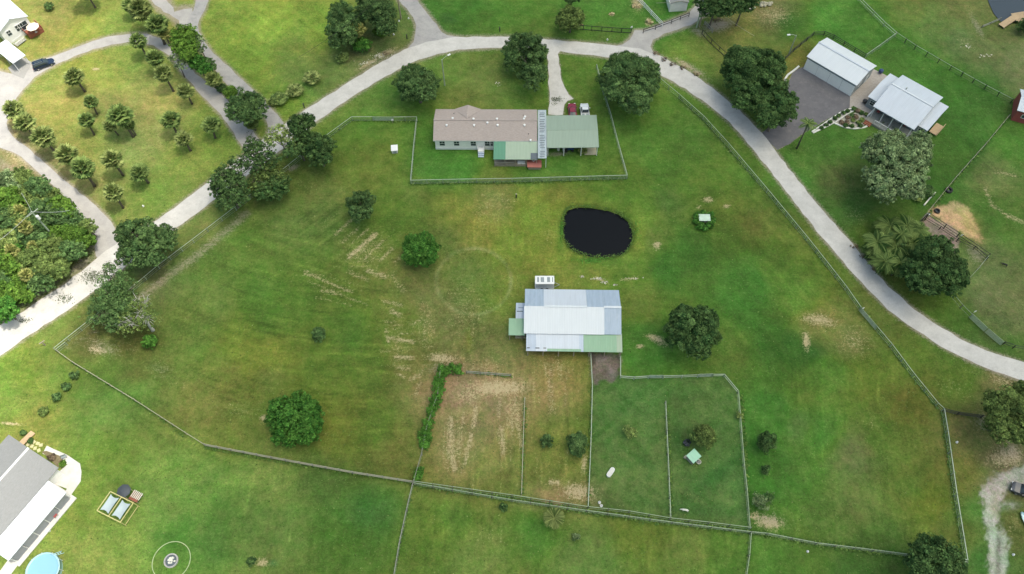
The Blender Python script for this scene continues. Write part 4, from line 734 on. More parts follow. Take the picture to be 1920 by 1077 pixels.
fence('dark fence leaving the frame past the green mesh gates', [(1886, 641), (1905, 648), (1930, 652)], z=1.2, post='blackfence', rail='blackfence', rails=(1., .5), rw=.06)
fence('black crossbuck board fence along the top road', [(1078, 47), (1110, 49), (1148, 52), (1184, 54)], z=1.3, post='blackfence', rail='blackfence', rails=(1., .12), rw=.06, rh=.12, spacing=2.6)
fence('dark board fence beside the entrance road at the top', [(1207, 55), (1230, 48), (1260, 37), (1293, 24)], z=1.2, post='blackfence', rail='blackfence', rails=(1., .5), rw=.07, rh=.14)
fence('white three-rail fence running off the top edge', [(1196, -8), (1222, 20), (1243, 42)], z=1.4, post='white', rail='white', rails=(1., .66, .32), rw=.06, rh=.14, spacing=2.6)
fence('black crossbuck fence right of the entrance road', [(1318, 56), (1335, 74), (1350, 88), (1366, 102)], z=1.3, post='blackfence', rail='blackfence', rails=(1., .12), rw=.06, rh=.12, spacing=2.4)
fence('short grey rail beside the entrance road pole', [(1322, 40), (1337, 55)], z=1.1, post='greywood', rail='greywood', rails=(1., .5), rw=.1, rh=.14)
# ------------------------------------------------------------------ trees
o1 = 'oak'
tree('round dark oak left of the street lamp by the top road', [(784, 160, 36), (770, 140, 20), (798, 178, 18)], 'oak2', h=8)
tree('ragged dark oak standing left of the driveway', [(985, 100, 36), (970, 78, 16), (1000, 138, 24), (1015, 100, 14), (998, 160, 13)], 'oak2', h=8, holes=.06)
tree('largest round dark oak over the top bend of the road', [(1183, 155, 50), (1165, 128, 30), (1205, 135, 28), (1192, 190, 26), (1155, 170, 24)], 'oak2', h=10)
tree('solitary round dark oak right of the barn', [(1300, 617, 46), (1285, 598, 26), (1318, 602, 26), (1310, 648, 24)], 'oak', h=9)
tree('small grey-green oak in the upper left pasture', [(677, 385, 25, 27), (675, 405, 16)], 'oak2', h=6)
tree('bright-leaved round tree below the grey-green oak in the pasture', [(789, 470, 34, 31), (800, 485, 18)], 'pepper', h=5.5, dens=.9)
tree('broad low bright green pepper tree at the lower left of the pasture', [(552, 787, 50, 46), (527, 770, 26), (575, 800, 30), (540, 812, 26), (575, 765, 24)], 'pepper', h=5.5, clump=.2, name='pepper_tree')
tree('big spreading oak above the asphalt driveway', [(1405, 135, 48), (1385, 115, 26), (1430, 160, 38), (1440, 125, 30), (1400, 180, 26)], 'oak', h=11)
tree('smaller oak in front of the big spreading oak by the asphalt', [(1452, 205, 36), (1440, 225, 18), (1475, 190, 20)], 'oak', h=9)
tree('tall grey-green silver tree in front of the white-roofed house', [(1680, 318, 52), (1650, 285, 34), (1712, 290, 34), (1655, 345, 34), (1700, 350, 30), (1725, 268, 22), (1675, 268, 24)], 'greygreen', h=12, clump=.2, leaf=.34)
tree('dark oak behind the feather palms by the sand yard', [(1752, 500, 46), (1725, 520, 30), (1775, 520, 32), (1745, 470, 26), (1735, 540, 18), (1790, 500, 20)], 'oak', h=10)
tree('dark leafy bush-like tree beside the sand yard near the palms', [(1765, 462, 20)], 'oak2', h=6)
tree('olive oak leaning in at the right edge', [(1900, 775, 48), (1872, 760, 26), (1880, 800, 28), (1912, 812, 24), (1915, 745, 26)], 'olive', h=10, dens=.9)
tree('dark oak cut off by the bottom edge near the right corner', [(1752, 1062, 48), (1730, 1040, 24), (1780, 1055, 28), (1745, 1085, 30)], 'oak', h=9)
tree('wide mixed oak over the junction at the left road', [(262, 450, 38), (240, 435, 24), (300, 452, 30), (250, 478, 28), (285, 480, 24), (312, 440, 18)], 'oak2', h=9, holes=.34, tw=3, clump=.17, dens=1.15)
tree('grey-leaved thin tree straddling the left fence line', [(212, 535, 28), (200, 560, 28), (188, 590, 24), (225, 580, 26), (205, 505, 14), (240, 540, 18)], 'oak2', h=7, dens=.30, holes=.35, tw=6, name='thin_tree', leaf=.24)
tree('leafy green tree mixed with grey twigs left of the bare tree', [(228, 590, 24), (215, 610, 18), (205, 550, 16)], 'oak2', h=7, dens=.7, holes=.3, tw=2)
tree('half-dead pale-limbed tree with sparse leaves inside the left fence', [(262, 590, 30), (240, 610, 22), (280, 600, 22), (270, 570, 18)], 'olive', h=8, dens=.2, holes=.6, tw=9, trunk='palebark', leaf=.24, clump=.2, name='half_dead_tree')
shrub('leafy green thicket at the foot of the half-dead tree', 281, 642, 16, 'vine', h=2.5)
tree('dark oak at the lower end of the roadside grove', [(432, 352, 32), (415, 335, 20), (450, 368, 20), (425, 378, 18)], 'oak2', h=8, holes=.25, clump=.18, tw=2)
tree('thin ragged tree over the road in the grove', [(440, 318, 24), (470, 300, 22), (405, 340, 14), (425, 330, 14)], 'oak2', h=9, dens=.75, holes=.55, tw=3, clump=.15)
tree('open-crowned tree spreading over the road bend', [(488, 290, 28), (475, 275, 18), (505, 300, 18), (480, 315, 14)], 'oak2', h=9, dens=.8, holes=.55, tw=3, clump=.15)
tree('brownish thin tree in the middle of the grove by the fence', [(498, 325, 26), (520, 335, 20), (480, 345, 18)], 'olive', h=7, dens=.55, holes=.45, tw=4, clump=.17)
tree('low dark tree at the right foot of the grove', [(517, 350, 24), (495, 358, 20), (530, 345, 12)], 'oak', h=6, dens=.8)
tree('yellow-green leafy tree where the grey road meets the main road', [(522, 252, 20), (510, 262, 14), (540, 262, 16)], 'lime', h=8, dens=.6, holes=.5, tw=3, clump=.17)
tree('rounded dark oak at the upper end of the grove', [(598, 280, 28), (585, 265, 18), (608, 295, 16)], 'oak', h=7.5)
tree('dark narrow oak standing over the main road in the grove', [(566, 234, 22), (555, 245, 14), (580, 226, 12)], 'oak', h=9, dens=.9)
tree('feathery mid-green tree between the two dark grove oaks', [(560, 272, 22), (545, 285, 14)], 'oak2', h=7, dens=.6, holes=.2)
tree('dark oak on the left of the top thicket', [(650, 42, 32), (640, 65, 24), (638, 25, 20)], 'oak2', h=8)
tree('dark oak on the right of the top thicket', [(710, 25, 32), (725, 50, 18), (690, 8, 22)], 'oak2', h=9)
shrub('bright green leafy bush at the front of the top thicket', 714, 60, 16, 'bright', h=3); shrub('blue-green leafy bush at the foot of the top thicket', 678, 86, 18, 'pepper', h=3)
palm(671, 55, 15, 'yellow-topped palm inside the top thicket', 3, 1.2, None); palm(697, 24, 15, 'second palm deeper in the top thicket', 0, 1.2, None)
tree('bushy olive tree by the crossbuck fence at the top', [(1070, 35, 24), (1060, 45, 16), (1080, 28, 14)], 'olive', h=6, name='olive_green_tree')
tree('dark tree touching the top edge above the bushy olive tree', [(1072, -4, 16)], 'oak2', h=6)
tree('dark oak at the top edge over the entrance road', [(1340, 8, 28), (1322, 2, 18), (1360, 18, 16)], 'oak', h=9)
tree('dark oak at the top edge right of the entrance road', [(1393, 0, 24), (1375, 8, 16), (1412, 2, 14)], 'oak', h=9)
tree('bright ragged tree at the top of the roadside strip', [(348, 72, 24), (338, 88, 16), (360, 88, 16), (352, 105, 14)], 'bright', h=9, name='broadleaf_tree')
tree('pale speckled tree over the grey road', [(372, 78, 12), (378, 92, 10)], 'greygreen', h=8, dens=.5, holes=.3)
tree('dark leafy tree in the middle of the roadside strip', [(370, 118, 16), (362, 108, 12), (385, 130, 14)], 'pepper', h=7)
tree('grey speckled sapling over the narrow lane', [(328, 108, 12), (340, 122, 12)], 'greygreen', h=7, dens=.45, holes=.35)
tree('dark low tree behind the fan palm in the roadside strip', [(388, 118, 12), (398, 128, 10)], 'oak2', h=6)
palm(400, 148, 16, 'bright fan palm in the roadside strip', 0, .8, None)
shrub('dark low bush below the fan palm in the strip', 415, 165, 12, 'oak2', h=2); shrub('yellow-leaved bush beside the strip oak', 432, 176, 15, 'bright', h=3.5)
tree('round dark oak at the lower end of the roadside strip', [(462, 203, 32), (445, 215, 18), (478, 190, 18)], 'oak2', h=8)
palm(472, 232, 13, 'ragged palm at the foot of the strip oak', 1, .6, None)
# cabbage palms
for a in [(258, 76, 16, 'palm over the top curve of the loop road, first of the row', 1), (290, 107, 17, 'second palm down the row from the top curve', 1), (306, 137, 17, 'leaning palm, third of the row, with a long visible trunk', 0), (347, 169, 16, 'yellow-tipped palm beside the narrow lane, fourth of the row', 2),
          (138, 143, 19, 'twin-headed looking palm in the upper left of the lawn', 0), (170, 190, 14, 'small palm with a dead brown frond left of the big palm clump', 1), (161, 224, 15, 'palm just below the small palm with the dead frond', 1), (224, 216, 24, 'largest palm head in the middle of the lawn', 1), (205, 234, 13, 'low palm tucked under the left side of the largest head', 2),
          (241, 233, 11, 'low palm tucked under the right side of the largest head', 1), (319, 224, 19, 'round palm right of the central clump', 1), (343, 259, 17, 'palm below and right of the round palm', 2), (395, 233, 18, 'round palm nearest the lane on the lawn', 1), (24, 205, 19, 'palm at the far left overhanging the drive', 0), (44, 228, 21, 'golden palm beside the far left palm', 2),
          (80, 256, 22, 'single palm by the inner edge of the left road', 0), (125, 290, 21, 'upper palm of the pair along the left road', 0), (155, 315, 22, 'lower palm of the pair along the left road', 1), (210, 299, 20, 'palm with a bent trunk in the lower lawn', 0), (261, 323, 19, 'palm right of the bent-trunk palm', 1), (212, 360, 18, 'lowest palm on the lawn near the road fork', 0)]:
    palm(a[0], a[1], a[2], a[3], a[4])
for a in [(262, 16, 22, 'big palm at the top edge left of the side track', 0), (243, 8, 16, 'palm cut by the top edge beside the big palm', 1), (293, 44, 21, 'palm below the big top-edge palm', 1), (308, 62, 13, 'small golden palm at the end of the top row', 3), (275, 30, 13, 'small palm wedged between the two big top palms', 2)]:
    palm(a[0], a[1], a[2], a[3], a[4], 1.0, 'palms in the row at the top edge')
shrub('small dark round bush on the lawn of the top left house', 92, 12, 10, 'oak2', h=1.8)
tree('shade tree just beyond the top edge above the loop lawn', [(158, -22, 22)], 'oak', h=8)
for x, y, r, l in [(523, 184, 17, 'left palmetto clump of the row by the grey road'), (552, 168, 17, 'middle palmetto clump of the row'), (584, 144, 17, 'right palmetto clump of the row nearest the thicket'), (641, 106, 14, 'lone palmetto clump below the top thicket'), (508, 190, 10, 'small palmetto clump at the low end of the row')]:
    palm(x, y, r, l, 1 if x % 2 else 0, .22, 'palmetto clumps'); 
    shrub(l.replace('palmetto clump', 'green undergrowth around the palmetto'), x, y+3, r*.7, 'olive', h=1.2)
feather_palm('tall coconut-like palm at the corner of the asphalt driveway', 1515, 233, 17, 7.5, 'palmdark', 14)
for i, (x, y, r, l) in enumerate([(1668, 425, 26, 'topmost feather palm of the clump by the lower road'), (1700, 425, 26, 'feather palm at the upper right of the clump'), (1645, 455, 26, 'feather palm at the left tip of the clump nearest the road'), (1680, 462, 28, 'feather palm in the middle of the clump'), (1660, 492, 26, 'lowest feather palm of the clump'), (1712, 458, 22, 'feather palm half under the dark oak'), (1722, 432, 20, 'pale feather palm next to the sand yard'), (1688, 495, 22, 'feather palm below the middle of the clump'), (1640, 470, 18, 'small feather palm on the road side of the clump'), (1690, 440, 20, 'short feather palm between the taller ones')]):
    feather_palm(l, x, y, r*1.08, 2.6+(i*37 % 5)*.35, 'palmdeep' if i != 6 else 'palmdark', 26, 'feather palms in the clump beside the sand yard', lw=.10)
tree('dark leafy undergrowth massed beneath the feather palms', [(1685, 462, 34), (1660, 470, 24), (1712, 480, 26), (1690, 440, 24)], 'oak2', h=3.4, name='undergrowth', cat='bushes')
feather_palm('small pale young palm below the mossy line fence', 1039, 972, 20, 1.8, 'palm', 26, None, .5, 'young_palm', .06)
shrub('thin pale sprig right of the young palm', 1079, 1006, 9, 'greygreen', h=1, dens=.4, holes=.4); shrub('dark weedy bush under the paddock fence', 944, 951, 10, 'oak', h=1)
shrub('little dark bush in the bottom left field', 472, 1055, 9, 'oak', h=1.2)
shrub('small dark round bush in the left pasture', 598, 629, 16, 'oak2', h=2.6, name='bush')
shrub('dark oval bush against the white-railed paddock fence', 1082, 832, 21, 'oak2', h=3.5, ry=26, name='bush'); shrub('small green bush left of the dark oval bush', 1026, 828, 15, 'oak2', h=2, name='bush')
shrub('pale thin-leaved bush in the left green paddock', 1181, 810, 16, 'lime', h=2.2, dens=.35, holes=.3, name='bush'); shrub('spiky olive bush beside the green-roofed shelter', 1318, 820, 25, 'olive', h=4, dens=.8, name='bush')
shrub('dark round bush right of the paddocks', 1436, 831, 19, 'oak', h=3.5, name='bush'); shrub('small dark bush below the round one right of the paddocks', 1437, 881, 9, 'oak', h=1.6, name='bush')
shrub('loose grey-green bush above the brown dirt pile', 1428, 942, 19, 'greygreen', h=2.4, dens=.4, holes=.35, name='bush'); shrub('low straggling bush right of the grey-green one', 1442, 930, 12, 'oak2', h=1.6, dens=.5, holes=.3, name='bush')
shrub('yellow-flecked shrub on the paddock fence corner', 1387, 780, 7, 'lime', h=1.4, dens=.6)
shrub('dark shrub at the lake dock', 1918, 50, 16, 'oak', h=3)
for x, y, l in [(141, 703, 'topmost of the four small bushes on the left lawn'), (123, 725, 'second of the four small bushes on the left lawn'), (105, 745, 'third of the four small bushes on the left lawn'), (82, 771, 'lowest of the four small bushes on the left lawn')]:
    shrub(l, x, y, 10, 'olive' if y > 760 else 'oak2', h=1.3, group='small bushes in a line on the left lawn', name='bush')
shrub('bushy garden of mixed plants under the silver tree', 1732, 358, 19, 'oak2', h=1.8, name='garden_plants', cat='plants'); shrub('flowering low plants at the near end of the garden bed', 1722, 372, 10, 'lime', h=.9, name='garden_plants', cat='plants')
for k, (x, y, r) in enumerate([(1308, 405, 9), (1306, 414, 9), (1312, 423, 9), (1321, 427, 8), (1330, 422, 9), (1335, 413, 8), (1332, 404, 7), (1318, 400, 7)]):
    shrub(['leafy plant at the left of the well cover', 'leafy plant at the lower left of the well cover', 'leafy plant below left of the well cover', 'leafy plant directly below the well cover', 'leafy plant below right of the well cover', 'leafy plant at the right of the well cover', 'leafy plant at the upper right of the well cover', 'leafy plant behind the well cover'][k], x, y, r, 'pepper', h=1.1, group='leafy plants ringed round the green well cover', name='leafy_plant', cat='plant')
for k, (x, y, r) in enumerate([(830, 694, 11), (845, 693, 11), (860, 691, 11), (824, 712, 12), (821, 730, 12), (817, 750, 12), (811, 772, 12), (803, 795, 12), (797, 815, 13), (796, 832, 12), (787, 885, 9), (784, 895, 8)]):
    shrub('green vine mound %s' % ['at the inner corner of the overgrown fence', 'second along the top of the overgrown fence', 'at the right end of the top of the overgrown fence', 'just under the corner of the overgrown fence', 'second down the overgrown fence', 'third down the overgrown fence', 'narrow fourth down the overgrown fence', 'fifth down the overgrown fence', 'wide sixth down the overgrown fence', 'seventh down, above the bare wire', 'small, low on the overgrown fence', 'at the very foot of the overgrown fence'][k], x, y, r*1.08, 'vine', h=1.4, ry=r*1.4, group='vine mounds on the overgrown fence', name='vine_mound', cat='vine', leaf=.22)
# woods at the left
WD = [(10, 345, 24, 'greygreen', 'grey brush at the top of the left wood'), (40, 335, 20, 'olive', 'olive bush at the upper rim of the left wood'), (72, 350, 20, 'oak2', 'dark bush at the top right of the left wood'), (15, 375, 26, 'bright', 'bright tree at the upper left edge of the wood'), (48, 372, 24, 'olive', 'olive tree near the top of the wood'), (90, 372, 24, 'olive', 'paler olive tree on the upper right rim'), (115, 390, 22, 'bright', 'bright tree on the rim beside the left road'), (85, 400, 26, 'oak2', 'dark tree behind the power pole'), (130, 412, 22, 'oak2', 'dark tree on the right rim by the road'), (8, 412, 22, 'oak', 'dark tree at the left edge of the wood'), (30, 408, 22, 'olive', 'olive-yellow tree near the left edge of the wood'), (60, 440, 28, 'oak2', 'deep green tree left of the power pole'), (20, 445, 26, 'lime', 'largest yellow-green tree on the left edge'), (118, 440, 24, 'bright', 'brightest green tree right of the power pole'), (150, 445, 24, 'bright', 'bright green tree at the road side of the wood'), (165, 425, 14, 'olive', 'olive bush at the tip of the wood by the fork'), (95, 470, 26, 'olive', 'olive tree below the power pole'), (135, 470, 20, 'oak2', 'dark tree above the lower rim'), (35, 480, 26, 'pepper', 'deep green tree in the lower left of the wood'), (65, 490, 26, 'olive', 'broad olive tree in the lower middle of the wood'), (100, 500, 26, 'olive', 'olive tree on the lower right rim'), (8, 495, 24, 'bright', 'bright tree on the left edge, lower half'), (35, 520, 24, 'bright', 'light green tree near the lower edge'), (75, 525, 24, 'oak2', 'dark tree on the lower rim over the road'), (12, 545, 26, 'bright', 'bright bushy tree near the bottom of the wood'), (42, 552, 18, 'bright', 'small bright tree by the road shoulder'), (8, 580, 22, 'pepper', 'lowest deep green tree of the wood'), (5, 525, 18, 'oak', 'dark tree between two bright ones on the left edge')]
for (x, y, r, m_, l) in WD:
    tree(l, [(x, y, r*1.05), (x+r*.6, y+r*.35, r*.6), (x-r*.55, y-r*.3, r*.6)], 'oak2' if m_ == 'oak' else m_, h=3.6+(x*13 % 7)*.3, group='trees of the left wood', name='woodland_tree', leaf=.30, clump=.3, dens=1.0, holes=.08)
for (x, y, r, l) in [(45, 425, 13, 'yellow cabbage palm inside the left wood'), (22, 470, 13, 'cabbage palm low in the left wood'), (50, 515, 13, 'palm between olive trees of the wood'), (38, 395, 12, 'palm near the upper part of the wood'), (62, 462, 10, 'small palm in the middle of the wood')]:
    palm(x, y, r, l, 3, 1.5, 'palms inside the left wood')

# ------------------------------------------------------------------ buildings
def rectfit(pts, z):
    q = [W(x, y, z)[:2] for x, y in pts]; c = sum(q)/4; d = (q[1]-q[0])+(q[2]-q[3]); an = math.atan2(d[1], d[0])
    L = (np.linalg.norm(q[1]-q[0])+np.linalg.norm(q[2]-q[3]))/2; Wd = (np.linalg.norm(q[3]-q[0])+np.linalg.norm(q[2]-q[1]))/2
    return c, an, L, Wd
def loc(c, an, p):      # world point -> local frame of a thing
    d = np.asarray(p[:2])-c; return np.array([d[0]*math.cos(an)+d[1]*math.sin(an), -d[0]*math.sin(an)+d[1]*math.cos(an)])
def box_walls(L, Wd, h, mat, parent, name='wall', inset=.3, cx=0, cy=0, gable=None, z0=0, axis='x'):
    b = MB(); b.box((cx, cy, (h+z0)/2), (L-2*inset, Wd-2*inset, h-z0))
    if gable:
        l, w = L/2-inset, Wd/2-inset; zt = gable
        if axis == 'x':
            for s in (-1, 1):
                x = cx+s*(l-.04); b.prism([(0, 0)], 0, 0) if False else None; n = len(b.v); b.v += [(x-.04, cy-w, h-.01), (x-.04, cy+w, h-.01), (x-.04, cy, zt), (x+.04, cy-w, h-.01), (x+.04, cy+w, h-.01), (x+.04, cy, zt)]; b.f += [(n, n+2, n+1), (n+3, n+4, n+5), (n, n+1, n+4, n+3), (n+1, n+2, n+5, n+4), (n+2, n, n+3, n+5)]
        else:
            for s in (-1, 1):
                y = cy+s*(w-.04); n = len(b.v); b.v += [(cx-l, y-.04, h-.01), (cx+l, y-.04, h-.01), (cx, y-.04, zt), (cx-l, y+.04, h-.01), (cx+l, y+.04, h-.01), (cx, y+.04, zt)]; b.f += [(n, n+1, n+2), (n+3, n+5, n+4), (n, n+3, n+4, n+1), (n+1, n+4, n+5, n+2), (n+2, n+5, n+3, n)]
    return b.build(name, mat, parent)
def gable(L, Wd, ze, zr, mat, parent, name='roof', cx=0, cy=0, th=.12, cap=None, x0=None, x1=None, axis='x'):
    b = MB(); l0 = -L/2 if x0 is None else x0; l1 = L/2 if x1 is None else x1; w = Wd/2
    if axis == 'x':
        b.slab((cx+l0, cy-w, ze), (cx+l1, cy-w, ze), (cx+l1, cy, zr), (cx+l0, cy, zr), th); b.slab((cx+l1, cy+w, ze), (cx+l0, cy+w, ze), (cx+l0, cy, zr), (cx+l1, cy, zr), th)
    else:
        w = L/2; l = Wd/2
        b.slab((cx+w, cy-l, ze), (cx+w, cy+l, ze), (cx, cy+l, zr), (cx, cy-l, zr), th); b.slab((cx-w, cy+l, ze), (cx-w, cy-l, ze), (cx, cy-l, zr), (cx, cy+l, zr), th)
    r = b.build(name, mat, parent)
    if cap:
        c = MB(); c.box((cx+(l0+l1)/2, cy, zr+.02), (l1-l0+.06, .35, .09)) if axis == 'x' else c.box((cx, cy, zr+.02), (.35, Wd+.06, .09)); c.build('ridge_cap', cap, r)
    return r
def window(parent, c, w, h, face='y-', frame='white', mull=True):
    """window on a wall of the local frame: face y-, y+, x-, x+"""
    x, y, z = c; a = {'y-': (1, 0, 0, -1), 'y+': (1, 0, 0, 1), 'x-': (0, 1, -1, 0), 'x+': (0, 1, 1, 0)}[face]; b = MB()
    def bx(u, v, uw, vh, off, th): cx, cy = x+a[0]*u+a[2]*off, y+a[1]*u+a[3]*off; b.box((cx, cy, z+v), (uw*abs(a[0])+th*abs(a[2]), uw*abs(a[1])+th*abs(a[3]), vh))
    for s in (-1, 1): bx(s*(w/2+.04), 0, .08, h+.16, .03, .08); bx(0, s*(h/2+.04), w-.001, .08, .03, .08)
    if mull: bx(0, 0, w, .05, .03, .06); bx(0, h*.25+.0125, .05, h/2-.03, .03, .06)
    fr = b.build('window', M[frame], parent); b = MB(); bx(0, 0, w, h, .012, .03); b.build('pane', M['glass'], fr); return fr
def post_at(parent, x, y, z, w=.14, mat='white', name='post'): return MB().box((x, y, z/2), (w, w, z)).build(name, M[mat], parent)
def railing(parent, pts, z0, h=.95, mat='white', name='railing', step=.18):
    b = MB()
    for i in range(len(pts)-1):
        p, q = Vector((*pts[i], 0)), Vector((*pts[i+1], 0)); b.bar((p.x, p.y, z0+h), (q.x, q.y, z0+h), .10, .06); b.bar((p.x, p.y, z0+.1), (q.x, q.y, z0+.1), .05); n = max(1, int((q-p).length/step))
        for k in range(n+1): r = p.lerp(q, k/n); b.box((r.x, r.y, z0+h/2), (.1 if k % 8 == 0 else .035,)*2+(h,))
    return b.build(name, M[mat], parent)

# --- tan-roofed house in the middle
c, an, L, Wd = rectfit([(812.3, 264), (1006.9, 265), (1006.9, 205.9), (816.6, 205)], 3.1)
H1 = thing('mobile_home', 'long white house with tan shingle roof and green back porch, in the fenced yard', 'house', (*c, 0), an)
box_walls(L, Wd, 3.0, M['siding'], H1, gable=4.45)
b = MB(); b.box((0, 0, .3), (L-.5, Wd-.5, .6)); b.build('skirting', M['white'], H1)
rf = gable(L, Wd, 3.12, 4.6, M['shingle'], H1, cap=M['shingle'])
# shallow cross gable at the back
lx = loc(c, an, W(877, 205, 3.6))[0]; b = MB(); b.slab((lx+2.7, Wd/2-.3, 3.25), (lx+2.7, Wd/2+.01, 3.2), (lx, Wd/2+.55, 3.85), (lx, .5, 4.53), .1); b.slab((lx-2.7, Wd/2+.01, 3.2), (lx-2.7, Wd/2-.3, 3.25), (lx, .5, 4.53), (lx, Wd/2+.55, 3.85), .1); b.build('cross_gable', M['shingle'], H1)
for i, (x, y) in enumerate([(849, 224), (888, 225.5), (932, 225.5), (984.5, 219.5), (982.5, 225), (837.5, 235), (889, 235), (914, 231.5), (933, 235), (983.5, 235), (995, 257)]):
    p = loc(c, an, W(x, y, 4.4)); zz = 4.6-abs(p[1])/(Wd/2)*1.48; MB().tube([(p[0], p[1], zz-.15), (p[0], p[1], zz+.28), (p[0], p[1], zz+.34)], [.17, .17, .24], 10).build('roof_vent', M['white'], H1)
for (x, y) in [(851, 212), (981, 216.5), (991, 249)]:
    p = loc(c, an, W(x, y, 4.1)); zz = 4.6-abs(p[1])/(Wd/2)*1.48; MB().tube([(p[0], p[1], zz-.1), (p[0], p[1], zz+.25)], .07, 8).build('vent_pipe', M['dark'], H1)
for x in (829, 856, 887.5, 914, 921.5):
    p = loc(c, an, W(x, 271, 1.9)); window(H1, (p[0], -Wd/2+.3, 1.9), 1.05 if x < 920 else .6, 1.3)
b = MB(); b.box((0, -Wd/2+.02, 3.0), (L, .05, .2)); b.box((0, Wd/2-.02, 3.0), (L, .05, .2)); b.build('fascia', M['white'], H1)
def rect_local(c, an, A, B, z): p, q = loc(c, an, W(*A, z)), loc(c, an, W(*B, z)); return min(p[0], q[0]), max(p[0], q[0]), min(p[1], q[1]), max(p[1], q[1])
x0, x1, y0, y1 = rect_local(c, an, (925, 297), (1008, 265), 2.9); y1 = -Wd/2+.25; xm = loc(c, an, W(948, 280, 2.9))[0]; xd = loc(c, an, W(995, 290, 2.9))[0]
MB().slab((xm, y0, 2.55), (x1, y0, 2.55), (x1, y1, 2.98), (xm, y1, 2.98), .08).build('porch_roof', M['roofgreenlight'], H1)
r = MB().slab((x0, y0, 2.552), (xm-.003, y0, 2.552), (xm-.003, y1, 2.982), (x0, y1, 2.982), .08).build('porch_roof', M['roofgreendark'], H1); r['label'] = 'dark green left strip of the porch roof'
pe = MB().slab((xd, y0+.05, 2.60), (x1-.02, y0+.05, 2.60), (x1-.02, y0+1.5, 2.80), (xd, y0+1.5, 2.80), .04).build('roof_patch', M['roofdarkpatch'], H1)
for k in range(5): post_at(H1, x0+.2+(x1-x0-.4)*k/4, y0+.2, 2.5, .14, 'wood', 'porch_post')
b = MB(); b.box(((x0+x1)/2, (y0+y1)/2+.1, .25), (x1-x0-.3, y1-y0-.3, .5)); b.build('porch_deck', M['wood'], H1); railing(H1, [(x0+.25, y0+.12), (x0+4.2, y0+.12)], .5, .9, 'greywood', 'porch_railing')
x0b, x1b, y0b, y1b = rect_local(c, an, (1008.5, 298), (1024, 208), 3.0)
b = MB(); b.slab((x0b, y0b, 3.16), (x1b, y0b, 3.16), (x1b, y1b, 3.24), (x0b, y1b, 3.24), .07); br = b.build('breezeway_roof', M['roofbreeze'], H1)
b = MB(); n = 26
for k in range(n):
    if k % 9 == 4: continue
    yy = y0b+.4+(y1b-y0b-.8)*k/n; zz = 3.16+.08*(yy-y0b)/(y1b-y0b); MB().box((x0b+.85+(.1 if k % 2 else 0), yy, zz+.015), (1.0, .16, .03)).build('skylight_slat', M['roofdarkpatch'], br)
for yy in (y0b+.2, 0, y1b-.2): post_at(H1, x1b-.1, yy, 3.1, .12, 'white', 'breezeway_post')
cpt, anc, Lc, Wc = rectfit([(1025, 277.5), (1123, 276.5), (1118.5, 216), (1024, 217)], 2.9)
CP = thing('carport', 'pale green metal carport attached at the right end of the tan-roofed house', 'carport', (*cpt, 0), anc)
gable(Lc, Wc, 2.9, 3.35, M['roofgreen'], CP, cap=None); MB().box((0, 0, 3.37), (Lc, .22, .05)).build('ridge_cap', M['roofgreen'], CP)
for x in (-Lc/2+.25, -Lc/6, Lc/6, Lc/2-.25):
    for y in (-Wc/2+.25, Wc/2-.25): post_at(CP, x, y, 2.85, .14, 'white')
b = MB(); b.box((0, .9, .03), (Lc-.2, Wc-2.6, .06)); b.build('floor_slab', surf('dark_slab', (.20, .19, .18), .9, var=.2), CP)  # floor slab in a dark, mottled dirt colour
b = MB(); b.box((-Lc/2+.12, 0, 1.4), (.1, Wc-1.2, 2.8)); b.build('side_wall', M['siding'], CP)
p = W(902, 284, .6); t = thing('entry_steps', 'small white landing with steps under the tan-roofed house windows', 'steps', (p[0], p[1], 0), an)
MB().box((0, .25, .45), (1.3, 1.1, .9)).build('landing', M['white'], t); b = MB()
for k in range(3): b.box((0, -.45-.28*k, .34-.12*k), (1.2, .28, .68-.24*k))
b.build('steps', M['rooflightblue'], t); railing(t, [(-.62, .75), (-.62, -.25)], .9, .8, 'white', 'railing'); railing(t, [(.62, .75), (.62, -.25)], .9, .8, 'white', 'railing')
p = W(1002, 308, .9); t = thing('red_shed', 'small red-roofed lean-to box below the porch corner', 'shed', (p[0], p[1], 0), an); MB().box((0, 0, .5), (2.5, 1.4, 1.0)).build('wall', M['wood'], t); gable(2.9, 1.9, 1.05, 1.25, surf('red_metal_roof', (.36, .12, .10), .6, var=.12), t, axis='x')
b = MB(); b.bar((-.7, .95, 1.3), (-.2, 0.2, 1.55), .1); b.bar((-.2, .2, 1.55), (.5, 1.0, 1.4), .1); b.build('white_trim', M['white'], t)
p = W(977.5, 306, .4); t = thing('chest_freezer', 'white chest lying on the grass below the green porch', 'chest', (p[0], p[1], 0), an); MB().box((0, 0, .35), (1.5, .75, .6)).build('body', M['white'], t); MB().box((0, 0, .70), (1.54, .8, .09)).build('lid', M['white'], t); MB().box((0, -.43, .62), (.3, .05, .06)).build('handle', M['grey_paint'], t)
def bin_(x, y, col, label, s=.6, name='storage_bin'):
    p = W(x, y, .3); t = thing(name, label, 'bin', (p[0], p[1], 0), (x*1.7) % 1); b = MB(); b.lathe([(s*.42, 0), (s*.5, s*1.1), (s*.54, s*1.1), (s*.54, s*1.18)], 14); b.build('body', M[col], t); MB().lathe([(s*.5, s*1.181), (s*.3, s*1.27)], 14).build('lid', M[col], t); return t
bin_(1057.5, 281, 'white', 'white bin in front of the dark blue tractor under the carport'); bin_(1067, 279, 'rim', 'small pale bucket in the middle under the carport edge', .45); bin_(1072.5, 279, 'white', 'small white bucket at the right under the carport edge', .4); bin_(1047, 280, 'palestone', 'whitish sack-like tub by the left carport post', .6)
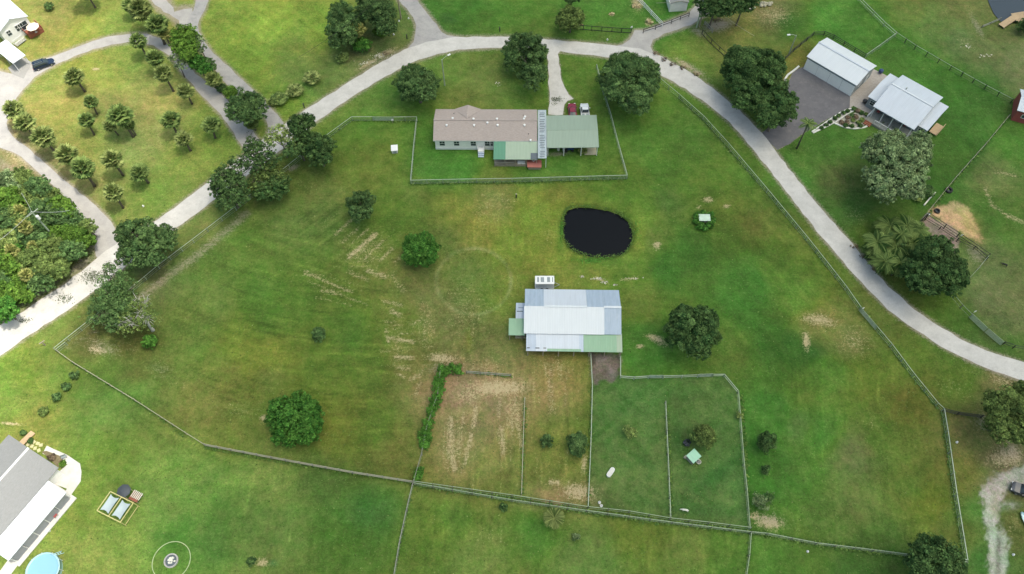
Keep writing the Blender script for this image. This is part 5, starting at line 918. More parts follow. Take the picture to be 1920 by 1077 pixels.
p = W(1107, 284, .1); t = thing('plywood_sheet', 'tan board lying at the right front corner of the carport', 'board', (p[0], p[1], 0), an+.02); MB().box((0, 0, .12), (2.5, 1.9, .06)).build('sheet', M['tanrail'], t); MB().box((-.9, 0, .05), (.1, 1.7, .09)).box((.9, 0, .05), (.1, 1.7, .09)).build('batten', M['wood'], t)
palm(1093, 281, 9, 'tiny palm at the front edge of the carport', 2, .3, None)
p = W(740, 281, .7); t = thing('white_box', 'white hutch standing alone on the grass left of the fenced yard', 'hutch', (p[0], p[1], 0), .08); MB().box((0, .1, .65), (1.2, 1.3, .9)).build('body', M['white'], t); MB().slab((-.7, -.65, 1.12), (.7, -.65, 1.12), (.7, .85, 1.25), (-.7, .85, 1.25), .06).build('roof', M['white'], t); MB().box((0, -.56, .6), (.7, .04, .5)).build('door', M['grey_paint'], t)
for q in ((-.5, -.4), (.5, -.4), (-.5, .6), (.5, .6)): MB().box((*q, .1), (.09, .09, .2)).build('leg', M['wood'], t)

# --- barn
c, an, L, Wd = rectfit([(983.3, 624), (1164.7, 626.6), (1160.2, 544.5), (984.5, 541.9)], 3.2)
BN = thing('barn', 'big barn with a patchwork of white, blue-grey and green metal roof sheets', 'barn', (*c, 0), an)
ZE, ZR = 3.2, 4.9; hw = Wd/2
def bl(x, y, z=3.6): return loc(c, an, W(x, y, z))
def sheet(xa, xb, ya, yb, mat, label=None, za=None, zb=None, lift=0, name='roof_sheet', par=None, fn=None):
    f = fn or (lambda y: ZR-(ZR-ZE)*abs(y)/hw)
    r = MB().slab((xa, ya, f(ya)+lift), (xb, ya, f(ya)+lift), (xb, yb, f(yb)+lift), (xa, yb, f(yb)+lift), .05).build(name, M[mat], par or BN)
    if label: r['label'] = label
xl, xr = -L/2, L/2; X = lambda px, py=560: bl(px, py, 4.0)[0]
q1, q2, q3, q4 = X(1019.5), X(1057), X(1099.5), X(1131)
g = .01
sheet(xl, q1-g, 0, hw, 'roofbluegrey', 'blue-grey roof sheet at the back left'); sheet(q1, q2-g, 0, hw, 'roofwhite', 'off-white roof sheet at the back'); sheet(q2, q3-g, 0, hw, 'roofwhite', 'second off-white roof sheet at the back'); sheet(q3, q4-g, 0, hw, 'roofbluegrey', 'blue-grey roof sheet at the back right'); sheet(q4, xr, 0, hw, 'roofbluegrey', 'smooth blue-grey roof sheet at the back right corner')
q5 = X(1133, 600); sheet(xl-.1, q5-g, -hw-.15, -.012, 'roofwhite2', 'wide bright white roof sheet on the front slope'); sheet(q5, xr+.05, -hw-.1, -.012, 'roofbluegrey', 'blue-grey roof sheet at the front right')
MB().box(((q4+xr)/2+0, 0, ZR+.03), (xr-q4+.1, .4, .06)).box(((q1+q3)/2, 0, ZR+.03), (q3-q1, .35, .06)).build('ridge_cap', M['roofwhite2'], BN)
p0, p1 = bl(987, 625, 2.95), bl(1167, 661, 2.3); yl = p1[1]; xa, xb = bl(986.5, 659, 2.3)[0], p1[0]; yt = -hw+.12
lf = lambda y: 2.3+(2.98-2.3)*(y-yl)/(yt-yl)
qa, qb, qc, qd = bl(1005, 640, 2.6)[0], bl(1086, 640, 2.6)[0], bl(1094, 640, 2.6)[0], bl(1156, 640, 2.6)[0]
sheet(xa, qa-g, yl, yt, 'rooflightblue', 'pale blue lean-to sheet at the far left', fn=lf, name='lean_to_sheet'); sheet(qa, qb, yl, yt, 'roofwhite', 'white lean-to sheet', fn=lf, name='lean_to_sheet'); sheet(qb+g, qc-g, yl, yt, 'rooflightblue', 'pale strip beside the green lean-to sheet', fn=lf, name='lean_to_sheet')
sheet(qc, qd-g, yl, yt, 'roofmint', 'mint green lean-to sheet', fn=lf, name='lean_to_sheet'); sheet(qd, xb, yl, yt, 'roofgreenlight', 'grey-green lean-to sheet at the right end', fn=lf, name='lean_to_sheet')
sheet(qa+2, qb+.3, yl-.01, yl+.45, 'roofmint', 'thin green strip along the lean-to eave', fn=lf, lift=.03, name='eave_strip')
bx = bl(1014, 655, 2.35)
for dx_, w_ in ((-2.2, .5), (-.6, .7), (.7, .5)): MB().box((bx[0]+dx_, yl+.52, 2.47), (w_, .13, .04)).build('roof_stain', M['dark'], BN)
box_walls(L, Wd, 3.0, M['rooflightblue'], BN, gable=4.7)
for k in range(7): post_at(BN, xa+.3+(xb-xa-.6)*k/6, yl+.25, 2.28, .18, 'wood', 'lean_to_post')
b = MB(); b.box(((xa+qc)/2, yl+1.6, 1.1), (qc-xa-.5, .08, 2.2)); b.build('lean_to_wall', M['grey_paint'], BN)
# side sheds at the left end
x0, x1, y0, y1 = rect_local(c, an, (967, 597), (985, 568), 2.6); ms = (y0+y1)/2
r = MB().slab((x0, y0, 2.5), (xl+.05, y0, 2.5), (xl+.05, ms, 2.75), (x0, ms, 2.75), .06).slab((xl+.05, y1, 2.5), (x0, y1, 2.5), (x0, ms, 2.75), (xl+.05, ms, 2.75), .06).build('side_shed_roof', M['rooflightblue'], BN); MB().box((x0+.7, ms-.25, 2.74), (1.1, .16, .05)).box((x0+.9, ms+.5, 2.68), (.9, .1, .05)).build('rust_patch', M['roofdarkpatch'], r)
MB().box(((x0+xl)/2+.1, (y0+y1)/2, 1.2), (xl-x0-.3, y1-y0-.3, 2.4)).build('side_shed_wall', M['siding'], BN)
x0, x1, y0, y1 = rect_local(c, an, (953.5, 628), (985, 598), 2.4)
MB().slab((x0, y0, 2.25), (xl+.05, y0, 2.25), (xl+.05, y1-.05, 2.6), (x0, y1-.05, 2.6), .06).build('side_shed_roof', M['roofmint'], BN)
for q in ((x0+.2, y0+.2), (x0+.2, y1-.3), (xl-.4, y0+.2)): post_at(BN, *q, 2.2, .14, 'wood', 'side_shed_post')
p = W(976, 631, .4); t = thing('hay_feeder', 'pale wooden feeder under the green side shed of the barn', 'feeder', (p[0], p[1], 0), an); MB().box((0, 0, .35), (1.9, .7, .1)).box((0, .35, .6), (1.9, .07, .5)).box((0, -.35, .6), (1.9, .07, .5)).build('trough', M['tanrail'], t)
for q in ((-.8, -.25), (.8, -.25), (-.8, .25), (.8, .25)): MB().box((*q, .15), (.1, .1, .3)).build('leg', M['wood'], t)
c2, an2, L2, W2 = rectfit([(1004, 533), (1039, 533), (1038.5, 518.5), (1003.5, 518.5)], 2.1)
T = thing('livestock_trailer', 'white slat-roofed cage trailer parked against the back of the barn', 'trailer', (*c2, 0), an2)
b = MB()
for x in (-L2/2, L2/2):
    for y in (-W2/2, W2/2): b.box((x*.97, y*.95, 1.3), (.09, .09, 1.7))
for z in (.5, 2.15): b.bar((-L2/2, -W2/2, z), (L2/2, -W2/2, z), .1); b.bar((-L2/2, W2/2, z), (L2/2, W2/2, z), .1); b.bar((-L2/2, -W2/2, z), (-L2/2, W2/2, z), .1); b.bar((L2/2, -W2/2, z), (L2/2, W2/2, z), .1)
b.build('frame', M['white'], T)
r = MB().box((0, 0, 2.2), (L2, W2, .05)).build('roof', M['white'], T)
for x, w in ((-1.55, .35), (-.75, .3), (-.35, .3), (.75, .3), (1.1, .3), (1.85, .18)): MB().box((x*L2/4.4, .05, 2.235), (w, W2*.62, .02)).build('roof_slot', M['grey_paint'], r)
b = MB(); [b.bar((-L2/2+.05, s*W2/2, z), (L2/2-.05, s*W2/2, z), .05) for z in (.8, 1.1, 1.4, 1.75) for s in (-1, 1)]; b.build('side_slats', M['rooflightblue'], T); MB().box((0, 0, .5), (L2-.1, W2-.1, .08)).build('floor', M['greywood'], T)
for s in (-1, 1):
    for x in (-.5, .5):
        w = MB().tube([(x, s*(W2/2+.05), .33), (x, s*(W2/2+.25), .33)], .33, 14).build('tyre', M['rubber'], T); MB().tube([(x, s*(W2/2+.24), .33), (x, s*(W2/2+.27), .33)], .18, 10).build('rim', M['rim'], w)
b = MB(); b.bar((L2/2, -W2/3, .45), (L2/2+1.1, 0, .45), .08); b.bar((L2/2, W2/3, .45), (L2/2+1.1, 0, .45), .08); b.build('tow_hitch', M['grey_paint'], T)

# --- four-door garage
c, an, L, Wd = rectfit([(1512.7, 106.2), (1607, 161.9), (1643.4, 123.5), (1550.5, 71)], 3.5)
G = thing('garage', 'grey garage with four pale doors and a white gable roof beside the asphalt', 'garage', (*c, 0), an)
box_walls(L, Wd, 3.45, M['grey_paint'], G, gable=4.75, inset=.25); gable(L, Wd, 3.55, 4.9, M['roofwhite2'], G, cap=M['roofwhite'])
for k in range(4):
    x = -L/2+.25+(L-.5)*(k+.5)/4; d = MB().box((x, -Wd/2+.20, 1.42), (2.95, .10, 2.84)); dd = d.build('garage_door', M['garagedoor'], G); b = MB()
    for j in range(1, 5): b.box((x, -Wd/2+.145, j*.57), (2.9, .02, .03))
    b.build('panel_joint', M['garagedoor'], dd)
window(G, (L/2-.25, -1.2, 1.9), .9, 1.1, 'x+'); MB().box((L/2-.22, 1.8, 1.05), (.08, .95, 2.1)).build('door', M['white'], G)
# --- white metal-roofed house
c, an, L, Wd = rectfit([(1637.2, 199.1), (1713.8, 244), (1768.9, 182.7), (1692.4, 140.9)], 3.7)
HR = thing('farmhouse', 'white metal-roofed house with front porch and lower side wings near the garage', 'house', (*c, 0), an)
rz = 5.7; gable(L, Wd, 3.7, rz, M['roofwhite'], HR, cap=M['roofwhite2'])
pd = 2.6  # porch depth under the main roof
b = MB(); b.box((0, pd/2, 1.95), (L-.8, Wd-pd-.6, 3.3)); b.build('wall', M['grey_paint'], HR)
for s in (-1, 1):
    bb = MB(); x = s*(L/2-.5); w = Wd/2-.4; n = 0; bb.v = [(x-.05, -w, 3.5), (x-.05, w, 3.5), (x-.05, 0, 5.45), (x+.05, -w, 3.5), (x+.05, w, 3.5), (x+.05, 0, 5.45)]; bb.f = [(0, 2, 1), (3, 4, 5), (0, 1, 4, 3), (1, 2, 5, 4), (2, 0, 3, 5)]; bb.build('gable_wall', M['grey_paint'], HR)
for (A, B_, C_, D_) in [((1627.4, 181.7), (1642.3, 190.9), (1684.5, 145), (1668.9, 137.8)), ((1720, 235.8), (1738.3, 245), (1780.2, 201.1), (1762.8, 189.9))]:
    cc, a2, l2, w2 = rectfit([A, B_, C_, D_], 3.0); lc = loc(c, an, cc); left = lc[0] < 0
    xa, xb = ((lc[0]-l2/2, -L/2+.45) if left else (L/2-.45, lc[0]+l2/2)); cx = (xa+xb)/2; lw = xb-xa; w2 = w2*.98
    gable(lw, w2, 3.0, 3.62+.2, M['roofwhite'], HR, 'wing_roof', cx, lc[1], .1); b = MB(); b.box((cx+(.15 if left else -.15), lc[1], 1.5), (lw-.3, w2-.7, 2.9)); b.build('wing_wall', M['grey_paint'], HR)
    window(HR, (cx, lc[1]-w2/2+.35, 1.7), 1.0, 1.1, 'y-')
    WC = (cx, lc[1], lw, w2)
yp = -Wd/2-.2
b = MB(); b.box((.0, -Wd/2+pd/2-.5, .35), (L-.3, pd+1.2, .5)); b.build('porch_floor', M['greywood'], HR)
for k in range(5): post_at(HR, -L/2+.5+(L-1)*k/4, -Wd/2+.3, 3.6, .16, 'white', 'porch_post')
railing(HR, [(-L/2+1.9, yp-.7), (L/2-.2, yp-.7)], .6, .95); railing(HR, [(-L/2+.1, yp-.6), (-L/2+.1, -Wd/2+pd-.5)], .6, .95)
for x in (-L/2+2.6, -1.2, 2.2): window(HR, (x, -Wd/2+pd+.3, 1.9), 1.3, 1.3, 'y-')
MB().box((.6, -Wd/2+pd+.28, 1.65), (1.0, .06, 2.1)).build('door', M['white'], HR)
b = MB(); [b.box((-L/2+1.0, yp-.95-.3*k, .45-.15*k), (1.5, .3, .3)) for k in range(3)]; b.build('brick_steps', M['brick'], HR)
cx, cy, lw, w2 = WC; b = MB(); b.box((L/2+1.6, cy-w2/2-.9, .4), (3.0, 2.2, .3)); b.build('side_deck', M['greywood'], HR); railing(HR, [(L/2+.3, cy-w2/2-1.95), (L/2+3.0, cy-w2/2-1.95), (L/2+3.0, cy-w2/2)], .55, .95)
b = MB(); b.box((cx+lw/2+.9, cy-.4, .75), (1.7, 3.2, .15)); b.build('east_deck', M['tanwood'], HR); railing(HR, [(cx+lw/2+1.7, cy-2.0), (cx+lw/2+1.7, cy+1.2)], .8, .9, 'tanwood', 'deck_railing')
MB().tube([(-1.8, .9, 5.2), (-1.8, .9, 5.85)], .16, 10).build('chimney_pipe', M['steel'], HR)
def chair(x, y, z, col, label, an_, tpx=None):
    p = W(x, y, z); t = thing('porch_chair', label, 'chair', (p[0], p[1], z), an_, None); MB().box((0, 0, .42), (.6, .6, .1)).build('seat', M[col], t); MB().box((0, .28, .75), (.6, .08, .6)).build('backrest', M[col], t)
    for q in ((-.25, -.25), (.25, -.25), (-.25, .25), (.25, .25)): MB().box((*q, .19), (.06, .06, .38)).build('leg', M['dark'], t)
chair(1645.5, 212, .62, 'redwall', 'red chair at the left end of the white-roofed house porch', an); chair(1695.5, 237.5, .62, 'redwall', 'red chair toward the right end of the porch', an)
for (x, y, l, m_) in [(1732, 247, 'dark patio table on the right deck of the white-roofed house', 'dark'), (1651.5, 134.5, 'dark blue covered grill behind the paver patio', 'blueplastic'), (1621.5, 191, 'black grill standing on the paver patio', 'dark')]:
    p = W(x, y, .5); t = thing('covered_grill' if m_ != 'dark' or 'grill' in l else 'patio_table', l, 'grill' if 'grill' in l else 'table', (p[0], p[1], 0 if 'deck' not in l else .55), an)
    if 'grill' in l: MB().lathe([(.42, .35), (.5, .6), (.48, .95), (.25, 1.12)], 12).build('cover', M[m_], t)
    else: MB().lathe([(.6, .7), (.6, .75)], 14).build('table_top', M[m_], t)
    for q in ((-.28, -.22), (.28, -.22), (-.28, .22), (.28, .22)): MB().box((*q, .36 if 'grill' not in l else .2), (.06, .06, .7 if 'grill' not in l else .4)).build('leg', M['dark'], t)
# curved kerb bed and planting
def ribbon(name, label, pts, w, h, mat, z0=0, cat='kerb'):
    q = px2(pts); c0 = q[0]; b = MB()
    for i in range(len(q)-1): a, d = q[i]-c0, q[i+1]-c0; b.bar((a[0], a[1], z0+h/2), (d[0], d[1], z0+h/2), w, h)
    o = b.build(name, M[mat]); o.location = (c0[0], c0[1], 0); tag(o, label, cat); return o
ribbon('garden_kerb', 'pale kerb along the asphalt edge of the flower beds', [(1522, 248), (1540, 236), (1560, 222), (1575, 212), (1588, 206), (1600, 204), (1612, 210), (1632, 217), (1638, 207)], .28, .18, 'curb')
ribbon('garden_kerb', 'curved pale kerb on the lawn side of the flower beds', [(1524, 250), (1545, 240), (1563, 231), (1572, 235), (1585, 240), (1602, 242), (1620, 240), (1633, 233), (1638, 228)], .35, .18, 'curb')
ribbon('garden_kerb', 'short pale kerb dividing the two flower beds', [(1566, 230), (1575, 224), (1590, 214), (1600, 209)], .2, .18, 'curb'); ribbon('garden_kerb', 'long tan kerb along the porch front of the white-roofed house', [(1638, 229), (1655, 238), (1672, 248)], .3, .2, 'tanrail')
ribbon('garden_kerb', 'pale kerb under the oak by the asphalt driveway', [(1475, 158), (1471, 150), (1477, 141), (1487, 134), (1498, 125)], .4, .18, 'curb')
flat('mulch_bed', [(1566, 231), (1575, 225), (1590, 216), (1603, 212), (1620, 216), (1632, 222), (1634, 230), (1618, 237), (1600, 239), (1582, 237)], surf('pale_mulch', (.36, .34, .28), .95, var=.3, sc=4), .036, .1)
flat('upper_flower_bed', [(1524, 248), (1542, 237), (1560, 224), (1576, 214), (1590, 208), (1600, 206), (1598, 210), (1584, 217), (1566, 229), (1545, 239)], surf('pale_gravel_bed', (.46, .45, .40), .95, var=.25, sc=4), .032, .05)
k = 0
for (x, y, m_) in [(1540, 240, 'oak'), (1549, 234, 'oak'), (1557, 229, 'oak'), (1565, 222, 'oak'), (1573, 217, 'oak'), (1581, 212, 'oak'), (1589, 208, 'oak'), (1601, 205, 'oak2'), (1608, 208, 'brush'), (1616, 212, 'oak2'), (1624, 215, 'olive'), (1578, 230, 'brush'), (1590, 221, 'brush'), (1597, 216, 'oak2'), (1605, 219, 'brush'), (1600, 226, 'lime'), (1610, 230, 'olive'), (1616, 225, 'lime'), (1588, 230, 'brush'), (1585, 235, 'oak'), (1597, 237, 'oak'), (1613, 236, 'oak'), (1647, 226, 'oak2'), (1656, 231, 'olive'), (1665, 236, 'brush'), (1674, 242, 'oak2')]:
    k += 1; where = 'upper gravel bed by the asphalt' if k <= 7 else 'bed edge beside the paver patio' if k <= 11 else 'mulch bed in the kerb loop' if k <= 22 else 'strip before the porch railing'
    n_ = {1: 'lowest', 2: 'second', 3: 'third', 4: 'fourth', 5: 'fifth', 6: 'sixth', 7: 'topmost', 8: 'first', 9: 'brown second', 10: 'third', 11: 'olive last', 12: 'leftmost brown', 13: 'brown middle-left', 14: 'uppermost green', 15: 'brown upper right', 16: 'yellow central', 17: 'olive lower right', 18: 'yellow right-hand', 19: 'brown central', 20: 'dark lower left', 21: 'dark bottom', 22: 'dark lower right', 23: 'leftmost', 24: 'olive second', 25: 'brown third', 26: 'rightmost'}[k]
    shrub(f'{n_} small plant in the {where}', x, y, 3.6 if k < 12 else 4.5, m_, h=.5, group='small plants in the kerbed flower beds', name='garden_plant', cat='plant', leaf=.16)

# --- other buildings
c, an, L, Wd = rectfit([(1899, 204), (1945, 216), (1972, 184), (1921, 170)], 3.2)
t = thing('red_barn', 'red barn with a white metal roof cut by the right edge', 'barn', (*c, 0), an); box_walls(L, Wd, 3.1, M['redwall'], t, gable=4.0, inset=.3); gable(L, Wd, 3.2, 4.3, M['roofwhite'], t); window(t, (-L/2+2.0, -Wd/2+.3, 1.8), .8, .8, 'y-', mull=False)
c, an, L, Wd = rectfit([(1253, -16), (1259, 12), (1290, 0), (1280, -30)], 2.6)
t = thing('shed', 'grey shed corner with pale trim at the top edge beside the white rails', 'shed', (*c, 0), an); box_walls(L, Wd, 2.5, M['siding'], t, gable=3.1, inset=.2); gable(L, Wd, 2.6, 3.2, M['greyshingle'], t); MB().box((0, -Wd/2, 2.55), (L, .1, .15)).build('fascia', M['white'], t)
# top left house
c, an, L, Wd = rectfit([(1.5, 59.4), (56.5, 29), (-24, -33), (-79, -2)], 4.0)
TL = thing('white_house', 'raised white house with a pale roof and gable end at the top left corner', 'house', (*c, 0), an)
box_walls(L, Wd, 3.9, M['siding'], TL, gable=5.35, inset=.35, axis='y'); gable(L, Wd, 4.0, 5.6, M['roofwhite2'], TL, cap=M['roofwhite2'], axis='y')
window(TL, (-L/2+1.9, -Wd/2+.35, 2.5), .9, 1.3, 'y-'); window(TL, (.5, -Wd/2+.35, 2.5), 1.1, 1.5, 'y-'); window(TL, (L/2-2.0, -Wd/2+.35, 2.3), 2.0, 2.0, 'y-', mull=True)
q = [loc(c, an, W(x, y, 1.0)) for x, y in ((43, 58), (54, 68), (80, 54), (66, 42))]
b = MB(); b.prism([tuple(v) for v in q], .75, 1.0); dk = b.build('deck', M['redwood'], TL); b = MB()
b.prism([tuple(q[1]+(q[2]-q[1])*0), tuple(q[2]), tuple(q[2]+(q[3]-q[2])*.02), tuple(q[1]+(q[0]-q[1])*.02)], .1, .75); b.build('deck_skirt', M['redwood'], TL)
railing(TL, [tuple(q[0]), tuple(q[1]), tuple(q[2]), tuple(q[3])], 1.0, .9, 'redwood', 'deck_railing', .16)
p = W(59.5, 48.5, 2.9); t = thing('patio_umbrella', 'cream parasol open over the red deck of the top left house', 'umbrella', (p[0], p[1], 1.0), 0); MB().lathe([(1.45, 1.55), (1.45, 1.6), (.7, 1.95), (.05, 2.2)], 8).build('canopy', surf('cream_canvas', (.72, .66, .55), .8), t); MB().tube([(0, 0, 0), (0, 0, 2.25)], .04, 8).build('pole', M['steel'], t); MB().lathe([(.3, 0), (.3, .06), (.08, .15)], 12).build('base', M['concrete'], t)
c, an, L, Wd = rectfit([(24.5, 118.9), (48.3, 103.3), (11.1, 75.8), (-13, 91)], 2.6)
t = thing('carport', 'flat white carport on posts in front of the top left house', 'carport', (*c, 0), an); MB().slab((-L/2, -Wd/2, 2.6), (L/2, -Wd/2, 2.6), (L/2, Wd/2, 2.75), (-L/2, Wd/2, 2.75), .12).build('roof', M['roofwhite2'], t)
for x in (-1, 1):
    for y in (-1, 0, 1): post_at(t, x*(L/2-.2), y*(Wd/2-.3), 2.55, .12, 'white')
p = W(37, 78, .5); t = thing('white_ramp', 'white-railed steps on the grass beside the red deck', 'steps', (p[0], p[1], 0), an+.1); MB().box((0, 0, .3), (2.6, 1.2, .1)).build('platform', M['greywood'], t); railing(t, [(-1.3, -.6), (1.3, -.6)], .35, .8); railing(t, [(-1.3, .6), (1.3, .6)], .35, .8)
# bottom left house
pc = [np.array(v, float) for v in [(12.4, 817.2), (113.7, 875.2)]]; dv = np.array([-170., 191.]); 
c, an, L, Wd = rectfit([tuple(pc[1]+dv), tuple(pc[1]), tuple(pc[0]), tuple(pc[0]+dv)], 3.0)
BL = thing('grey_roofed_house', 'grey-roofed house with a long white porch roof at the lower left', 'house', (*c, 0), an)
box_walls(L, Wd, 2.9, M['siding'], BL, gable=4.3, inset=.4); gable(L, Wd, 3.0, 4.5, M['greyshingle'], BL, cap=M['white'])
q = [loc(c, an, W(x, y, 2.6)) for x, y in ((89.7, 902.8), (124.1, 922.1), (15.2, 1051.7))]; x1 = (q[0][0]+q[1][0])/2; x0 = q[2][0]-.0; ya = -Wd/2+.25; yb = (q[1][1]+q[2][1])/2
MB().slab((x0, yb, 2.45), (x1, yb, 2.45), (x1, ya, 2.86), (x0, ya, 2.86), .1).build('porch_roof', M['roofwhite2'], BL)
for k in range(6): post_at(BL, x0+.3+(x1-x0-.6)*k/5, yb+.2, 2.4, .14, 'white', 'porch_post')
b = MB()
for k in range(5): xx = x0+.4+(x1-x0-.8)*(k+.5)/5; b.box((xx, yb+.1, 1.3), ((x1-x0)/5-.35, .03, 2.1))
b.build('porch_screen', surf('grey_screen', (.26, .27, .30), .7), BL); MB().box(((x0+x1)/2, (ya+yb)/2-.3, .14), (x1-x0+.2, ya-yb+.8, .16)).build('porch_floor', M['concrete'], BL)
for (x, y, l) in [(104, 967, 'red cushioned chair on the long porch nearest the patio'), (48, 1022, 'red chair at the far end of the long porch')]:
    p = W(x, y, .4); t = thing('porch_chair', l, 'chair', (p[0], p[1], .22), an); MB().box((0, 0, .42), (.6, .6, .1)).build('seat', M['redwall'], t); MB().box((0, .28, .75), (.6, .08, .6)).build('backrest', M['redwall'], t)
    for q_ in ((-.25, -.25), (.25, -.25), (-.25, .25), (.25, .25)): MB().box((*q_, .19), (.06, .06, .38)).build('leg', M['dark'], t)
flat('planter_soil', [(78, 848), (88, 845), (112, 856), (124, 871), (116, 880), (104, 872)], surf('planter_soil', (.17, .14, .08), .95, var=.3, sc=3), .07, .1)
shrub('low brown plants in the patio bed of the grey-roofed house', 96, 857, 8, 'brush', h=.6, name='garden_plants', cat='plants'); shrub('low green plants at the corner of the patio bed', 117, 870, 6, 'bright', h=.4, name='garden_plants', cat='plants')
p0, p1 = W(41, 830, .6), W(57, 812, .6); t = thing('wooden_ramp', 'orange-brown wooden ramp at the end wall of the grey-roofed house', 'ramp', ((p0[0]+p1[0])/2, (p0[1]+p1[1])/2, 0), math.atan2(p1[1]-p0[1], p1[0]-p0[0])); MB().slab((-1.3, -.5, .6), (1.3, -.5, .25), (1.3, .5, .25), (-1.3, .5, .6), .1).build('deck_boards', M['tanwood'], t); MB().box((-1.2, 0, .25), (.1, .9, .5)).box((0, 0, .18), (.1, .9, .3)).build('joist', M['wood'], t)
k = 0
for (x, y) in [(53, 834), (60, 837), (66, 841), (73, 845), (64, 829), (71, 832), (77, 835)]:
    k += 1; p = W(x, y, 0); o = MB().prism([(-.3, -.25), (.3, -.27), (.32, .25), (-.28, .28)], 0, .07).build('stepping_stone', surf('stone_yellow', (.5, .48, .28), .9) if k == 1 else bpy.data.materials['stone_yellow']); o.location = (p[0], p[1], 0); o.rotation_euler = (0, 0, k*.4+.5)
    tag(o, ['yellowish stepping stone nearest the wooden ramp', 'second yellowish stepping stone from the ramp', 'third yellowish stepping stone from the ramp', 'yellowish stepping stone nearest the patio', 'outer-row stepping stone nearest the ramp', 'middle stepping stone of the outer row', 'outer-row stepping stone nearest the patio'][k-1], 'paving stone', 'stepping stones by the grey-roofed house')
for (x, y, l) in [(57, 827, 'dark potted shrub by the wooden ramp'), (44, 812, 'bushy plant beyond the wooden ramp')]: shrub(l, x, y, 5, 'oak', h=.8)
p = W(119, 857, .5); t = thing('patio_set', 'small dark bicycle-like patio seat on the concrete patio', 'seat', (p[0], p[1], .05), .4); MB().box((0, 0, .42), (.8, .35, .07)).build('seat', M['grey_paint'], t); MB().box((0, .18, .7), (.8, .05, .4)).build('backrest', M['grey_paint'], t); [MB().box((a_, b_, .2), (.05, .05, .4)).build('leg', M['dark'], t) for a_ in (-.35, .35) for b_ in (-.13, .13)]
# pergola with shade sails
c, an, L, Wd = rectfit([(182.3, 957.4), (225.2, 979.9), (250.7, 943.1), (206.8, 922.2)], 2.3)
t = thing('pergola', 'yellow timber pergola with two grey shade sails on the lower left lawn', 'pergola', (*c, 0), an); b = MB()
for y in (-Wd/2, Wd/2): b.bar((-L/2, y, 2.3), (L/2, y, 2.3), .13)
for x in (-L/2, -.05, L/2): b.bar((x, -Wd/2, 2.31), (x, Wd/2, 2.31), .12)
b.build('frame', M['yellowwood'], t)
for x in (-L/2, 0, L/2):
    for y in (-Wd/2, Wd/2): post_at(t, x, y, 2.25, .12, 'yellowwood')
b = MB(); b.bar((L/2, -Wd/2, .5), (L/2, Wd/2, .5), .08); b.build('side_rail', M['yellowwood'], t)
for x in (-L/4-.05, L/4-.05):
    b = MB(); w, h = L/4-.35, Wd/2-.3; N_ = 8; n0 = 0
    for i in range(N_+1):
        for j in range(N_+1): u, v = i/N_*2-1, j/N_*2-1; pin = .25*(1-u*u); b.v.append((x+u*w*(1-.05*(1-v*v)), v*(h-pin*abs(v)), 2.22-.25*(1-v*v)*(1-u*u)))
    for i in range(N_):
        for j in range(N_): a = i*(N_+1)+j; b.f.append((a, a+N_+1, a+N_+2, a+1))
    o = b.build('shade_sail', M['canopy'], t, True)
p = W(232, 921, 2.0); t = thing('play_fort', 'dark round-topped playset with striped slats behind the pergola', 'playset', (p[0], p[1], 0), an); MB().lathe([(1.15, 2.0), (1.1, 2.06), (.3, 2.35)], 8).build('canopy', M['tarpdark'], t)
for q in ((-.7, -.7), (.7, -.7), (-.7, .7), (.7, .7)): post_at(t, *q, 2.0, .1, 'wood')
MB().box((1.7, .1, 1.0), (1.6, 1.5, .1)).build('deck', M['redwood'], t); b = MB()
for k in range(6): b.box((1.2+.3*k, .35, 1.3), (.12, 1.2, .08))
b.build('slats', M['palestone'], t); [post_at(t, 2.4, y, 1.0, .1, 'wood', 'leg') for y in (-.5, .7)]
# pool and fire pit
p = W(87, 1071, 0); t = thing('round_pool', 'round above-ground swimming pool with pale blue water, lower left', 'pool', (p[0], p[1], 0)); R0 = 2.5
b = MB(); n = 40; 
for (r_, z_) in ((R0, 0), (R0, 1.15), (R0+.1, 1.15), (R0+.1, 1.2), (R0-.12, 1.2), (R0-.12, .1)):
    for k in range(n): b.v.append((r_*math.cos(2*math.pi*k/n), r_*math.sin(2*math.pi*k/n), z_))
for i in range(5):
    for k in range(n): a = i*n+k; d = i*n+(k+1) % n; b.f.append((a, d, d+n, a+n))
b.build('wall', M['poolwall'], t, True); m, nt, bb = nodes('pool_water'); bb.inputs['Base Color'].default_value = (.22, .42, .55, 1); bb.inputs['Roughness'].default_value = .1
MB().lathe([(R0-.14, .95), (R0-.14, 1.0)], 40).build('water', m, t)
for k in range(10): a = k*.628; MB().box((math.cos(a)*(R0+.14), math.sin(a)*(R0+.14), .6), (.08, .08, 1.2), a).build('upright', M['white'], t)
b = MB(); a = 1.0; cx, cy = math.cos(a)*R0, math.sin(a)*R0
for s in (-.25, .25): ox, oy = -math.sin(a)*s, math.cos(a)*s; b.bar((cx+ox, cy+oy, 1.5), (cx+ox+math.cos(a)*.9, cy+oy+math.sin(a)*.9, 0), .06)
for z in (.4, .8, 1.2): q = .9*(1.5-z)/1.5; b.bar((cx-math.sin(a)*-.25+math.cos(a)*q, cy+math.cos(a)*-.25+math.sin(a)*q, z), (cx-math.sin(a)*.25+math.cos(a)*q, cy+math.cos(a)*.25+math.sin(a)*q, z), .08)
b.build('ladder', M['poolwall'], t)
p = W(321.5, 1052, 0); rr = random.Random(5); b = MB()
o = thing('edging_ring', 'large white edging ring on the lawn around the fire pit', 'edging', (p[0], p[1], 0)); R1 = 2.95
for k in range(72):
    a = k*2*math.pi/72; b.box((math.cos(a)*R1, math.sin(a)*R1, .05), (.24+rr.uniform(-.03, .03), .10, .10), a+math.pi/2+rr.uniform(-.1, .1))
b.build('stones', surf('lime_white_stone', (.42, .50, .28), .9), o)
